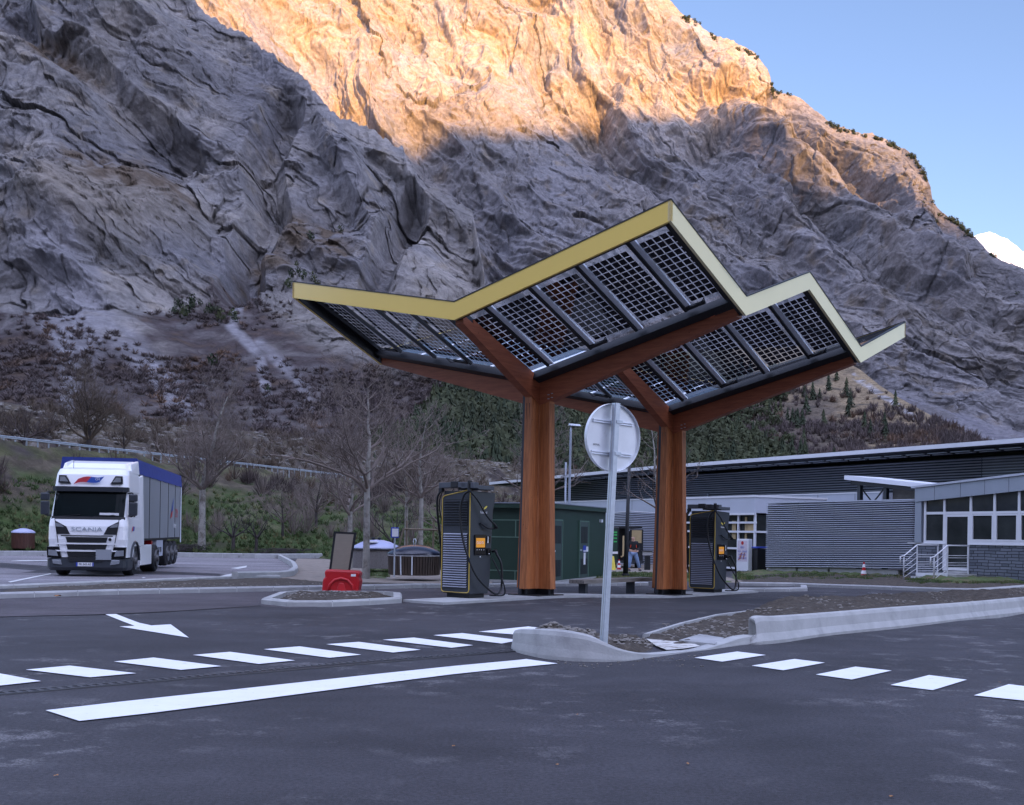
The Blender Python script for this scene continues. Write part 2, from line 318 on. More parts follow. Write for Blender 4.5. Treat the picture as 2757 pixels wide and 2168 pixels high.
# ------------------------------------------------------------------ terrain
def struct(o): o['kind'] = 'structure'; return o
_a = np.array([-3000, -1500, -800, -400, -200, -120, -80, -60]); _a = np.concatenate([_a, np.arange(-48, 49, 1.), -_a[::-1]])
_b = np.concatenate([[-3000, -1500, -600, -200, -60, -20], np.arange(-8, 92, 1.), [100, 120, 160, 220, 320, 600, 1200, 3000]])
gx, gy = np.meshgrid(_a, _b); gzv = gz(gx, gy); gzv = np.where(gy > 110, gzv-.5, gzv)
struct(rawmesh('ground', np.stack([gx, gy, gzv], -1).reshape(-1, 3), gridfaces(*gx.shape), M['asphalt']))

def skl(pts):       # photo skyline -> world direction table: X/Y -> (Z-eye)/Y
    q = np.array([ray(u, v) for u, v in pts]); return q[np.argsort(q[:, 0])]
def pxcol(tx, w):   # world direction -> photo pixel
    c, s = math.cos(RHO), math.sin(RHO); return CX+F*(tx*c+w*s), CY+F*(tx*s-w*c)
# --- shadow: the valley's other side, far behind the camera, stands between the low sun and this place
SHADE = [(60, 150), (450, 170), (600, 200), (800, 300), (950, 362), (1083, 403), (1160, 367), (1225, 335), (1350, 343), (1460, 343), (1591, 325), (1679, 293), (1789, 293), (1900, 300), (1950, 293), (1994, 287), (2035, 310), (2075, 350), (2104, 430), (2228, 502), (2301, 532), (2447, 558), (2530, 580), (2600, 520), (2760, 560)]

def facets(a, b, seed):
    """cellular slabs: every cell is a tilted plane; returns height, cell value, distance to the crack"""
    ia, ib = np.floor(a).astype(np.int32), np.floor(b).astype(np.int32); f1 = np.full(a.shape, 1e9, np.float32); f2 = f1.copy(); ha = np.zeros(a.shape, np.float32); hv = ha.copy()
    for da in (-1, 0, 1):
        for db in (-1, 0, 1):
            ca, cb_ = ia+da, ib+db; h = _perm[(_perm[(ca+seed) & 511]+cb_) & 511]; ox = (_g[h, 0]*.45+.5); oy = (_g[h, 1]*.45+.5)
            dx = a-ca-ox; dy = b-cb_-oy; d = dx*dx+dy*dy; pl = dx*_g[h, 2]*1.2+dy*_g[(h+77) & 511, 0]*.9+_g[(h+33) & 511, 1]*.55
            nw = d < f1; f2 = np.where(nw, f1, np.minimum(f2, d)); ha = np.where(nw, pl, ha); hv = np.where(nw, _g[(h+55) & 511, 2], hv); f1 = np.where(nw, d, f1)
    return ha, hv, np.sqrt(f2)-np.sqrt(f1)
def rockfield(X, Y, Z, seed, rot):
    P = np.stack([X, Y*.7, Z], -1)+seed
    w1 = np.stack([fbm(P/210., 3), fbm(P/210.+31, 3)], -1)*34; w2 = np.stack([fbm(P/30., 3), fbm(P/30.+31, 3)], -1)*7
    a, b = X+Y*.3+w1[:, 0]+w2[:, 0], Z+w1[:, 1]+w2[:, 1]
    c, s = math.cos(rot), math.sin(rot); u, v = a*c+b*s, -a*s+b*c
    big = ridged(np.stack([u/115., P[:, 1]/200., v/300.], -1), 4, .5)-.55
    h1, c1, e1 = facets(u/46., v/85., 11); h2, c2, e2 = facets((u+h1*6)/17., (v)/30., 57); h3, c3, e3 = facets((u+v*.15)/6.2+w2[:, 0]*.1, v/8.+w2[:, 1]*.1, 91)
    fine = ridged(np.stack([u/5.5, P[:, 1]/8., v/8.], -1), 3)-.55+.4*(ridged(np.stack([u/19., P[:, 1]/30., v/34.], -1), 2)-.55)
    # bedding planes, folded
    bed = v*.6+u*.25+28*noise(P/120.+5)+6*noise(P/28.); bd = np.abs((bed/7.5) % 1-.5)*2
    return big, h1, h2, h3, fine, bd, c1, c2, c3, e1, e2, e3
def mountain(name, sk, wlo, Ymap, nc, nr, u0, u1, amp, seed, colorf, rowpow=1., jag=0., jagscale=14., back=60, rot=.6):
    lo, hi = ray(u0, 500)[0], ray(u1, 500)[0]; tx = np.linspace(lo, hi, nc); tab = skl(sk); top = np.interp(tx, tab[:, 0], tab[:, 1])
    Ytop = Ymap(tx, top)
    if jag:
        P = np.stack([tx*Ytop, np.zeros(nc), np.zeros(nc)+seed], -1)
        top = top+jag*(fbm(P/jagscale, 4)+.5*fbm(P/(jagscale*.28), 3))/Ytop
    t = np.linspace(0, 1, nr)**rowpow; bot = wlo(tx) if callable(wlo) else np.full(nc, wlo)
    Wm = bot[None]+(top-bot)[None]*t[:, None]; TX = np.broadcast_to(tx, Wm.shape); Y = Ymap(TX, Wm)
    Z = EYE+Wm*Y; X = TX*Y
    sh = X.shape; P = np.stack([X.ravel(), Y.ravel(), Z.ravel()], -1)
    RQ = [z.reshape(sh) for z in rockfield(X.ravel(), Y.ravel(), Z.ravel(), seed, rot)]; big, h1, h2, h3, fine, bd, c1, c2, c3, e1, e2, e3 = RQ
    kA = amp(TX, Wm, t[:, None])
    D = kA[0]*big+kA[1]*h1+kA[2]*h2+kA[3]*h3+kA[4]*fine+kA[5]*(bd-.5)*np.clip(noise(P/150.+8).reshape(sh)*3+.6, 0, 1)-kA[2]*.35*np.clip(1-e1/.06, 0, 1)
    D = D+kA[6]
    fade = np.clip((top[None]-Wm)/.02, .25, 1)
    Yd = Y-D*fade
    Zd = Z+.35*D*fade*np.clip((top[None]-Wm)/.03, 0, 1)
    V = np.stack([X, Yd, Zd], -1)
    # the far side of the crest
    nb = 8; bk = []
    for k in range(1, nb+1):
        q = k/nb; bk.append(np.stack([X[-1]*(1+0*q), Yd[-1]+back*q*3, Zd[-1]-back*q*q*3-back*.3*q], -1))
    V = np.concatenate([V, np.array(bk)], 0)
    U, Vp = pxcol(TX, Wm)
    col = colorf(U, Vp, V[:nr], RQ)
    col = np.concatenate([col, np.repeat(col[-1:], nb, 0)], 0)
    o = rawmesh(name, V.reshape(-1, 3), gridfaces(nr+nb, nc), M['rock'], col=col.reshape(-1, 3), smooth=False)
    return struct(o), V[:nr], U, Vp, tx, top
M['rock'] = attrmat('rock_face', nscale=.22, lo=.6, hi=1.42, bump=1.3, bscale=.3, det=10)
M['brushground'] = attrmat('brush_ground', nscale=.5, lo=.5, hi=1.5, bump=.5, bscale=.6)
def mixc(c, k, c2): k = np.clip(k, 0, 1)[..., None]; return c*(1-k)+np.array(c2)*k
def blob(U, V, cu, cv, ru, rv, rot=0):
    c, s = math.cos(rot), math.sin(rot); a = ((U-cu)*c+(V-cv)*s)/ru; b = (-(U-cu)*s+(V-cv)*c)/rv; return np.clip(1.3-(a*a+b*b), 0, 1)
def nz2(V, s, o=4, k=0): return fbm(V.reshape(-1, 3)/s+k, o).reshape(V.shape[:2])
def seg(U, V, pts, wd):       # soft band along a pixel polyline
    r = np.full(U.shape, 1e9)
    for (a, b), (c, d) in zip(pts[:-1], pts[1:]):
        L = (c-a)**2+(d-b)**2; t = np.clip(((U-a)*(c-a)+(V-b)*(d-b))/L, 0, 1); r = np.minimum(r, np.hypot(U-a-t*(c-a), V-b-t*(d-b)))
    return np.clip(1.4-r/wd, 0, 1)
# main cliff
SK2 = [(300, -420), (900, -420), (1200, -330), (1500, -260), (1700, -130), (1796, 0), (1835, 45), (1870, 62), (1904, 88), (1960, 112), (2031, 138), (2066, 186), (2082, 241), (2120, 255), (2158, 272), (2200, 300), (2234, 334), (2300, 352), (2361, 366), (2420, 395), (2462, 430), (2494, 476), (2508, 512), (2513, 546), (2539, 565), (2575, 590), (2615, 622), (2650, 655), (2700, 700), (2757, 722), (2850, 800), (3000, 900)]
def Y2(tx, w):
    Y = np.interp(w, [.03, .10, .18, .26, .36, .50, .62], [560, 760, 900, 1010, 1130, 1280, 1400]); return Y+120*np.sin(tx*5+.6)*np.clip(w*3, 0, 1)+tx*140
def col2(U, V, P, q):
    big, h1, h2, h3, fine, bd, c1, c2, c3, e1, e2, e3 = q
    n1, n2, n3 = nz2(P, 70), nz2(P, 22, 4, 9), nz2(P, 200, 3, 4)
    c = np.ones(U.shape+(3,))*np.array((.30, .285, .275))
    c = mixc(c, .4+n1*.8, (.34, .31, .28)); c = mixc(c, (n3+.1)*1.2, (.27, .26, .262))
    c = mixc(c, (n2-.3)*1.0, (.37, .29, .2)); c = mixc(c, (n1*n2*4-.2)*.6, (.23, .22, .22))
    lit = np.clip((420-V)/200, 0, 1); c = mixc(c, lit*(.45+n1*.5), (.44, .31, .18))  # sunlight painted into the upper rock's colour as a golden tone
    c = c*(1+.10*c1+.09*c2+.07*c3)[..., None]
    vis = np.clip(nz2(P, 60, 3, 21)*2.2+.45, 0, 1)
    c = mixc(c, np.clip(1-e1/.028, 0, 1)*.6*vis, (.10, .09, .085)); c = mixc(c, np.clip(1-e2/.05, 0, 1)*.5*vis, (.12, .11, .105)); c = mixc(c, np.clip(1-e3/.08, 0, 1)*.3*vis, (.15, .14, .135))
    c = mixc(c, np.clip(.16-bd, 0, .1)*6*np.clip(nz2(P, 150, 2, 8)*3+.3, 0, 1), (.17, .16, .155))
    # scree apron, lower right
    sc = np.clip((V-(1010+(U-2330)*.33))/26, 0, 1)*np.clip((U-2150)/120, 0, 1)
    c = mixc(c, sc*.85, (.29, .28, .29)); st = np.sin((V-U*.55)*.16+n2*2.5)
    c = mixc(c, sc*np.clip(st*.9-.1, 0, .7), (.23, .22, .235))
    sc2 = blob(U, V, 1480, 700, 260, 120, -.2); w = np.sin((V*.9+U*.12+40*np.sin(U/130.))*.22+n2*3); c = mixc(c, sc2*np.clip(w, 0, 1)*.45, (.4, .39, .4))
    veg = np.clip((n2+n1*.6-.32)*3, 0, 1)*np.clip((V-500)/300, .05, 1); c = mixc(c, veg*.4, (.14, .115, .085))
    return c*np.array((.54, .55, .6))*(1+.85*lit[..., None])  # painted sunlight: upper part brightened over the darker base
def amp2(TX, Wm, t):
    U, V = pxcol(TX, Wm); sc = np.clip((V-(1010+(U-2330)*.33))/26, 0, 1)*np.clip((U-2150)/120, 0, 1); q = 1-.93*sc; g = np.clip(t*8, .2, 1)
    ex = 26*seg(U, V, [(1940, 300), (1994, 292), (2060, 350), (2130, 430), (2330, 580), (2560, 720)], 48)*q-30*seg(U, V, [(1960, 250), (2100, 300), (2180, 400), (2400, 560)], 38)*q
    ex = ex-18*seg(U, V, [(960, 330), (1180, 480), (1300, 600), (1400, 760)], 45)-16*seg(U, V, [(1600, 60), (1640, 200), (1600, 330)], 40)+16*seg(U, V, [(1700, 0), (1760, 180), (1880, 330)], 45)
    return [50*g*q, 4.6*g*q, 2.1*q, 1.4*q, 1.7*q, .5*q, ex]
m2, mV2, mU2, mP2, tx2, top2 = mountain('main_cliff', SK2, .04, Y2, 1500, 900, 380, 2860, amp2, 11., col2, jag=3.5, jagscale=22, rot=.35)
# left ridge
SK1 = [(-200, -420), (300, -330), (470, -60), (529, 0), (554, 32), (600, 58), (664, 87), (709, 129), (745, 158), (786, 174), (820, 214), (851, 251), (885, 290), (915, 322), (940, 318), (967, 329), (985, 332), (1006, 348), (1040, 378), (1083, 403), (1105, 440), (1134, 477), (1200, 525), (1270, 575), (1300, 700), (1318, 900), (1335, 1120), (1350, 1330)]
def Y1(tx, w):
    Y = np.interp(w, [.02, .075, .13, .20, .26, .33, .40, .48, .62], [225, 270, 360, 455, 520, 585, 650, 720, 830]); return Y*(1+.10*np.sin(tx*7+1.))+30*np.sin(tx*17)*np.clip(w*4, 0, 1)
def col1(U, V, P, q):
    big, h1, h2, h3, fine, bd, c1, c2, c3, e1, e2, e3 = q
    n1, n2, n3 = nz2(P, 40), nz2(P, 13, 4, 9), nz2(P, 110, 3, 4)
    c = np.ones(U.shape+(3,))*np.array((.295, .285, .275))
    c = mixc(c, .5+n1*1.4, (.38, .35, .31)); c = mixc(c, n3*1.6, (.23, .225, .23)); c = mixc(c, blob(U, V, 300, 560, 240, 120, .2)*.5, (.36, .3, .22)); c = mixc(c, (n2-.25)*1.0, (.36, .31, .24))
    c = c*(1+.10*c1+.09*c2+.07*c3)[..., None]
    vis = np.clip(nz2(P, 60, 3, 21)*2.2+.45, 0, 1)
    c = mixc(c, np.clip(1-e1/.028, 0, 1)*.6*vis, (.10, .09, .085)); c = mixc(c, np.clip(1-e2/.05, 0, 1)*.5*vis, (.12, .11, .105)); c = mixc(c, np.clip(1-e3/.08, 0, 1)*.3*vis, (.15, .14, .135))
    c = mixc(c, np.clip(.16-bd, 0, .1)*6*np.clip(nz2(P, 150, 2, 8)*3+.3, 0, 1), (.17, .16, .155))
    # brown grassy ledges
    for b in (blob(U, V, 300, 470, 190, 60, .35), blob(U, V, 840, 600, 110, 70, .2), blob(U, V, 130, 130, 160, 40, .6), blob(U, V, 700, 690, 90, 60), blob(U, V, 440, 500, 120, 45, .75)):
        c = mixc(c, b*(.75+n2), (.17, .13, .095))
    # lower slopes: brush and scree
    line = 800+70*np.sin(U/150.)-60*np.clip((U-560)/500, 0, 1)+n1*60; low = np.clip((V-line)/50, 0, 1)*np.clip((1250-U)/100, 0, 1)
    rk = np.maximum(blob(U, V, 1020, 860, 350, 130, .35), blob(U, V, 960, 740, 260, 80, .1)); low = low*(1-np.clip(rk*1.3, 0, 1))
    c = mixc(c, low*(.9+n2*.5), (.1, .078, .075)); c = mixc(c, low*np.clip(n2*2-.5, 0, .8), (.15, .105, .075))
    scr = np.maximum(blob(U, V, 185, 790, 95, 190, -.3), seg(U, V, [(200, 660), (120, 760), (105, 840), (170, 920), (190, 1010), (180, 1100)], 26))
    scr = np.maximum(scr, seg(U, V, [(640, 690), (655, 780), (640, 850), (620, 880), (700, 960), (720, 1060)], 13))
    scr = np.maximum(scr, seg(U, V, [(250, 830), (350, 930), (430, 1010), (500, 1090)], 38)*.75); scr = np.maximum(scr, seg(U, V, [(700, 930), (800, 1020), (840, 1090)], 16)*.7)
    c = mixc(c, scr*(1.1+n2*.9), (.34, .33, .335))
    c = mixc(c, blob(U, V, 1020, 860, 330, 150, .35)*.5, (.32, .29, .24))
    return c*np.array((.64, .63, .66))
def amp1(TX, Wm, t):
    U, V = pxcol(TX, Wm); low = np.clip((V-790)/60, 0, 1)*np.clip((1250-U)/100, 0, 1)*(1-np.clip(1.4*blob(U, V, 1020, 860, 350, 130, .35), 0, 1)); q = 1-.8*low
    gully = 0 # -26*seg(U, V, [(560, 130), (470, 330), (560, 480), (650, 640), (655, 780)], 30)-18*seg(U, V, [(880, 330), (800, 520), (700, 660)], 22)
    ex = -20*seg(U, V, [(760, 280), (700, 430), (720, 560), (655, 660), (640, 780)], 42)-14*seg(U, V, [(40, 40), (230, 190), (380, 330), (500, 420)], 36)-15*seg(U, V, [(1130, 490), (1050, 600), (1000, 720)], 36)+16*blob(U, V, 300, 560, 240, 120, .2)+14*seg(U, V, [(880, 330), (960, 480), (1010, 560)], 40)
    return [38*q, 3.2*q, 1.7*q, 1.15*q, 1.4*q, .4*q, ex*np.clip(q*1.2, 0, 1)]
m1, mV1, mU1, mP1, tx1, top1 = mountain('left_ridge', SK1, .01, Y1, 1100, 820, -160, 1350, amp1, 4., col1, jag=3., jagscale=14, rot=.75)
# wooded and grassy hill under the cliff
SK3 = [(1040, 1225), (1100, 1200), (1160, 1125), (1200, 1075), (1250, 1045), (1330, 1010), (1450, 990), (1600, 975), (1800, 950), (2000, 935), (2150, 935), (2230, 952), (2280, 978), (2323, 1000), (2400, 1052), (2500, 1108), (2600, 1160), (2665, 1192), (2757, 1228), (2900, 1290)]
def Y3(tx, w): return np.interp(w, [.01, .06, .1, .14, .2], [290, 350, 440, 530, 640])*(1+.06*np.sin(tx*9))*np.interp(tx, [-.12, -.02, .1], [.66, .74, 1])+tx*60
def col3(U, V, P, q):
    
    n1, n2 = nz2(P, 40), nz2(P, 9, 4, 9)
    c = np.ones(U.shape+(3,))*np.array((.07, .075, .045)); br = np.clip((U-1880)/160+n1*.5, 0, 1)
    c = mixc(c, br*.95, (.12, .095, .075)); g = br*np.clip((1130+(U-2300)*.5-V)/40+n1*2.2, 0, 1); c = mixc(c, g*.85, (.24, .18, .115))
    g2 = seg(U, V, [(2310, 1010), (2400, 1062), (2500, 1112), (2600, 1160), (2680, 1195)], 16); c = mixc(c, g2*.7, (.25, .19, .12))
    st = seg(U, V, [(2300, 1012), (2370, 1060), (2450, 1115), (2520, 1165)], 7); c = mixc(c, st*(.8+n2*2), (.34, .33, .34))
    return mixc(c, (n2-.1)*1.2, (.07, .06, .05))
def amp3(TX, Wm, t): z = np.ones_like(TX+Wm); return [6*z, 1*z, .6*z, .3*z, 1.0*z, 0*z, 0*z]
m3, mV3, mU3, mP3, tx3, top3 = mountain('wooded_hill', SK3, .0, Y3, 900, 330, 1020, 2860, amp3, 21., col3, jag=1.2, jagscale=12)
m3.data.materials[0] = M['brushground']
# snow peak far off to the right
def snowpeak():
    sk = skl([(2300, 1000), (2560, 700), (2610, 640), (2640, 628), (2668, 622), (2700, 640), (2720, 646), (2757, 672), (2850, 700), (3000, 800), (3300, 1100)]); nc, nr = 260, 160; tx = np.linspace(sk[0, 0], sk[-1, 0], nc); top = np.interp(tx, sk[:, 0], sk[:, 1])+.0006*fbm(np.stack([tx*90, tx*0, tx*0], -1), 4)
    t = np.linspace(0, 1, nr); Wm = .05+(top-.05)[None]*t[:, None]; TX = np.broadcast_to(tx, Wm.shape); Y = 7600+2600*t[:, None]+0*TX; X = TX*Y; Z = EYE+Wm*Y
    D = 260*(ridged(np.stack([X.ravel(), Y.ravel(), Z.ravel()], -1)/1100., 5)-.5).reshape(X.shape); return struct(rawmesh('snow_peak', np.stack([X, Y-D, Z], -1).reshape(-1, 3), gridfaces(nr, nc), M['snow'], smooth=True))
snowpeak()
# the opposite side of the valley, behind the camera: it shades the place
def opposite():
    pts = []
    for u, v in SHADE:
        x, w = ray(u, v); j = int(np.clip(np.searchsorted(tx2, x), 0, len(tx2)-1)); c = mV2[:, j]; ww = (c[:, 2]-EYE)/c[:, 1]; i = int(np.clip(np.searchsorted(ww, w), 0, len(c)-1)) if w < ww.max() else len(c)-1
        p = Vector(mV2[i, j].tolist()) if w < ww.max() else Vector((x*1100, 1100, EYE+w*1100)); pts.append(p+SD*3900)
    a, b = pts[0], pts[-1]
    pts = [a+Vector((-7000, 1500, 500)), a+Vector((-2500, 400, 350)), a+Vector((-900, 100, 160))]+pts+[b+Vector((700, -100, 150)), b+Vector((2500, -800, 300)), b+Vector((6000, -3500, 500))]
    V = []; n = 24
    for p in pts:
        dn = Vector((-SD.x, -SD.y, 0)).normalized(); L = p.z*1.25
        for k in range(n+1): t = k/n; V.append((p.x+dn.x*L*t, p.y+dn.y*L*t, p.z*(1-t)**1.15-8))
        V.append((p.x-dn.x*L, p.y-dn.y*L, -8))
    V = np.array(V, np.float32); m = len(pts); k = n+2; P = V.copy(); nn = (fbm(P/260., 4)*70).astype(np.float32); mask = np.tile(np.r_[0, np.sin(np.linspace(0, math.pi, n))[:n], 0][:k], m) if True else 0
    V[:, 0] += nn*mask; V[:, 2] += .3*nn*mask
    c = np.tile(np.array((.2, .2, .19)), (len(V), 1)); f = gridfaces(m, k); struct(rawmesh('opposite_mountain', V, f, M['rock'], col=c, smooth=True))
opposite()
# embankment with road shelf, from the car park's far kerb up to the motorway edge
EU = [-400, 0, 540, 850, 1200, 1400, 1700, 2200, 2900]
def emb_rows(u):
    Yf = np.interp(u, [-400, 0, 480, 800, 1000, 1300, 1700, 2200, 2900], [68, 71.5, 75.5, 76, 62, 62, 74, 84, 90])
    # shelf (guard rail) line and crest line, straight in plan
    x = ray(u, 1250)[0]
    def hit(p0, p1): # x*Y = px + t*dx
        (ax, ay), (bx, by) = p0, p1; dx, dy = bx-ax, by-ay; return (ax*dy-ay*dx)/(x*dy-dx)
    Yg = hit((-41.2, 90), (-24.2, 137)); Yt = hit((-58, 127), (1.6, 220)); return x, Yf, Yg, Yt
def embankment():
    us = np.linspace(-420, 2950, 480); rows = []; nr = 90
    for u in us:
        x, Yf, Yg, Yt = emb_rows(u); Yg = min(Yg, Yt-22) if Yg > 0 else Yt-22; Yg = max(Yg, Yf+12); Yt = max(Yt, Yg+25)
        ys = np.interp(np.linspace(0, 1, nr), [0, .04, .45, .5, .9, .95, 1], [Yf, Yf+1.2, Yg-1.2, Yg+7, Yt-1, Yt+4, Yt+60]); zs = np.interp(ys, [Yf, Yf+1.2, Yg-1.2, Yg+7, Yt-1, Yt+4, Yt+60], [0, .15, 8.1, 8.1, 15.3, 15.6, 10])
        rows.append(np.stack([x*ys, ys, zs], -1))
    V = np.array(rows).transpose(1, 0, 2).astype(np.float32); P = V.reshape(-1, 3); n = fbm(P/6., 4).reshape(V.shape[:2]); n2 = fbm(P/1.3, 3).reshape(V.shape[:2])
    f = np.interp(np.linspace(0, 1, nr), [0, .04, .2, 1], [0, .1, 1, 1])[:, None]
    V[..., 2] += (n*.5+n2*.16)*f; V[..., 2] += -.05*(1-f)+(gz(V[..., 0], V[..., 1])*(1-f))
    t = np.linspace(0, 1, nr)[:, None]+n*.05; c = np.ones(V.shape)*np.array((.055, .085, .028)); c = mixc(c, (n2+.1)*1.2, (.1, .1, .05))
    c = mixc(c, (t-.2)*7+n*1.6, (.105, .085, .062)); c = mixc(c, (n2*1.8-.3)*(t > .45), (.21, .195, .18)); c = mixc(c, ((t > .4) & (t < .5))*(n*2+.3), (.09, .095, .04)); c = mixc(c, (n*1.5-.25)*(t > .3), (.06, .048, .045))
    struct(rawmesh('embankment', V.reshape(-1, 3), gridfaces(nr, len(us)), M['brushground'], col=c.reshape(-1, 3), smooth=True)); return V
VE = embankment()
# ------------------------------------------------------------------ roads, kerbs, markings, verges
def sheet(name, pts, mat, dz, sub=0):
    """flat sheet on the ground from a ring of (x, y); follows the gentle fall of the site"""
    b = bmesh.new(); vs = [b.verts.new((p[0], p[1], 0)) for p in pts]; b.faces.new(vs)
    if sub:
        xs = [p[0] for p in pts]; ys = [p[1] for p in pts]
        for ax, lo, hi in ((0, min(xs), max(xs)), (1, min(ys), max(ys))):
            q = math.floor(lo)+sub
            while q < hi:
                co = (q, 0, 0) if ax == 0 else (0, q, 0); no = (1, 0, 0) if ax == 0 else (0, 1, 0)
                bmesh.ops.bisect_plane(b, geom=b.verts[:]+b.edges[:]+b.faces[:], plane_co=co, plane_no=no); q += sub
    bmesh.ops.triangulate(b, faces=[f for f in b.faces if len(f.verts) > 4])
    for v in b.verts: v.co.z = float(gz(v.co.x, v.co.y))+dz
    bmesh.ops.recalc_face_normals(b, faces=b.faces)
    if sum(f.normal.z for f in b.faces) < 0: bmesh.ops.reverse_faces(b, faces=b.faces[:])
    me = bpy.data.meshes.new(name); b.to_mesh(me); b.free(); me.materials.append(mat); o = bpy.data.objects.new(name, me); return link(o)
def gp(*pts): return [tuple(G(u, v)[:2]) for u, v in pts]
def mark(pts, dz=.012): return struct(sheet('road_marking', gp(*pts), M['paint'], dz, sub=1))
Z3 = lambda x, y: (x*.6446, 1550+y*.6446)
Z4 = lambda x, y: (1300+x*.6708, 1550+y*.6708)
for q in ([(-260, 415), (-60, 402), (170, 445), (-20, 466)], [(107, 397), (290, 380), (568, 412), (375, 429)], [(475, 363), (640, 346), (925, 382), (755, 398)], [(805, 335), (960, 322), (1232, 358), (1080, 373)], [(1100, 311), (1250, 299), (1508, 334), (1375, 347)], [(1362, 290), (1498, 280), (1757, 313), (1640, 325)], [(1597, 271), (1728, 262), (1975, 294), (1885, 305)], [(1808, 252), (1930, 243), (2172, 273), (2095, 287)], [(1998, 237), (2205, 215), (2280, 224), (2148, 249)]):
    mark([Z3(*p) for p in q])
for q in ([(848, 333), (1020, 308), (1135, 322), (960, 349)], [(1078, 365), (1250, 338), (1372, 353), (1205, 384)], [(1335, 401), (1495, 369), (1640, 385), (1480, 421)], [(1635, 443), (1790, 403), (1942, 422), (1805, 464)], [(1970, 485), (2110, 440), (2290, 462), (2190, 508)]):
    mark([Z4(*p) for p in q])
mark([(122, 1916), (322, 1893), (645, 1858), (1000, 1819), (1220, 1796), (1400, 1779), (1416, 1777), (1501, 1789), (1400, 1799), (1220, 1818), (1000, 1846), (645, 1893), (400, 1924), (213, 1945)])
mark([(283, 1656), (312, 1655), (345, 1668), (375, 1679), (407, 1686), (459, 1683), (508, 1719), (321, 1689), (362, 1687), (330, 1675)])
# white and grey lines out in the lorry park
for a in ([(0, 1510), (140, 1509), (140, 1511), (0, 1512)], [(20, 1568), (135, 1545), (138, 1547), (28, 1570)], [(380, 1557), (460, 1535), (463, 1536), (386, 1558)], [(620, 1531), (665, 1524), (662, 1529), (640, 1533)], [(590, 1553), (625, 1545), (640, 1546), (610, 1555)]):
    struct(sheet('road_marking', gp(*a), M['joint'], .016))
mark([(2330, 1597), (2500, 1604), (2757, 1612), (2757, 1614), (2500, 1606.5)])
# lighter old asphalt of the lorry park and the reddish newer strip behind the dark carriageway
struct(sheet('parking_lot', gp((-500, 1591), (0, 1583), (221, 1574), (442, 1564), (600, 1560), (755, 1556), (790, 1550), (806, 1537), (800, 1522), (775, 1507), (760, 1497), (480, 1488), (0, 1484), (-500, 1480)), M['lot'], .006, sub=6))
struct(sheet('access_road', gp((-500, 1628), (-500, 1676), (0, 1661), (250, 1655), (400, 1649), (700, 1634), (780, 1638), (1083, 1624), (1190, 1618), (1400, 1609), (1500, 1606), (1500, 1583), (1190, 1585), (1080, 1587), (860, 1592), (626, 1596), (330, 1603), (0, 1614)), M['asphalt_mid'], .005, sub=2))
# kerbs: a swept profile with the stones' joints as real gaps
def kerb(name, px, h=.13, w=.22, mat='kerbstone', step=1.0, side=1, gap=.016, ground=True, z0=0.):
    P = [Vector(p) for p in (gp(*px) if ground else px)]
    mb = MB(); L = [0]
    for a, b in zip(P[:-1], P[1:]): L.append(L[-1]+(Vector(b)-Vector(a)).length)
    def pos(s):
        for i in range(len(P)-1):
            if s <= L[i+1] or i == len(P)-2: t = (s-L[i])/(L[i+1]-L[i]); return P[i].lerp(P[i+1], t), (P[i+1]-P[i]).normalized()
    def nrm(s):
        d = (pos(min(s+.15, L[-1]))[0]-pos(max(s-.15, 0))[0]).normalized(); return Vector((-d.y, d.x))*side
    s = 0
    while s < L[-1]-.02:
        e = min(s+step, L[-1]); a, b = pos(s+gap/2)[0], pos(e-gap/2)[0]; na, nb = nrm(s), nrm(e); c = min(.035, h*.4)
        pts = []
        for p, n in ((a, na), (b, nb)):
            z = float(gz(p.x, p.y))+z0
            pts.append([(p.x, p.y, z-.05), (p.x, p.y, z+h-c), (p.x+n.x*c, p.y+n.y*c, z+h), (p.x+n.x*w, p.y+n.y*w, z+h), (p.x+n.x*w, p.y+n.y*w, z-.05)])
        n = 5; mb.add(pts[0]+pts[1], [tuple(range(n)), tuple(range(n, 2*n))[::-1]]+[(i, n+i, n+(i+1) % n, (i+1) % n) for i in range(n)])
        if e < L[-1]:
            b2 = pos(e+gap/2)[0]; z = float(gz(b.x, b.y))+z0; q = .004
            mb.hexa([(b.x+nb.x*q, b.y+nb.y*q, z-.04), (b2.x+nb.x*q, b2.y+nb.y*q, z-.04), (b2.x+nb.x*(w-q), b2.y+nb.y*(w-q), z-.04), (b.x+nb.x*(w-q), b.y+nb.y*(w-q), z-.04), (b.x+nb.x*q, b.y+nb.y*q, z+h-c-q), (b2.x+nb.x*q, b2.y+nb.y*q, z+h-c-q), (b2.x+nb.x*(w-q), b2.y+nb.y*(w-q), z+h-q), (b.x+nb.x*(w-q), b.y+nb.y*(w-q), z+h-q)], 1)
        s = e
    return struct(mb.build(name, [M[mat], M['joint']]))
kerb('kerb', [(-300, 1622), (0, 1612), (166, 1607), (331, 1601.5), (626, 1595), (866, 1590), (1082, 1585.5), (1192, 1583.5), (1322, 1582), (1420, 1580), (1620, 1578), (1746, 1577)], side=1)
kerb('kerb', [(-300, 1594), (0, 1586), (221, 1576.5), (442, 1566), (600, 1562), (755, 1557)], h=.1, w=.14, mat='concrete', step=3, side=1)
kerb('kerb', [(640, 1560), (757, 1557), (790, 1552), (804, 1540), (794, 1524), (768, 1510), (757, 1504)], h=.24, w=.22, mat='concrete', step=4, side=1)
kerb('kerb', [(-400, 1495), (0, 1496.5), (300, 1498), (480, 1501), (700, 1504), (760, 1504), (872, 1503)], h=.3, w=.25, mat='kerbstone', step=2)
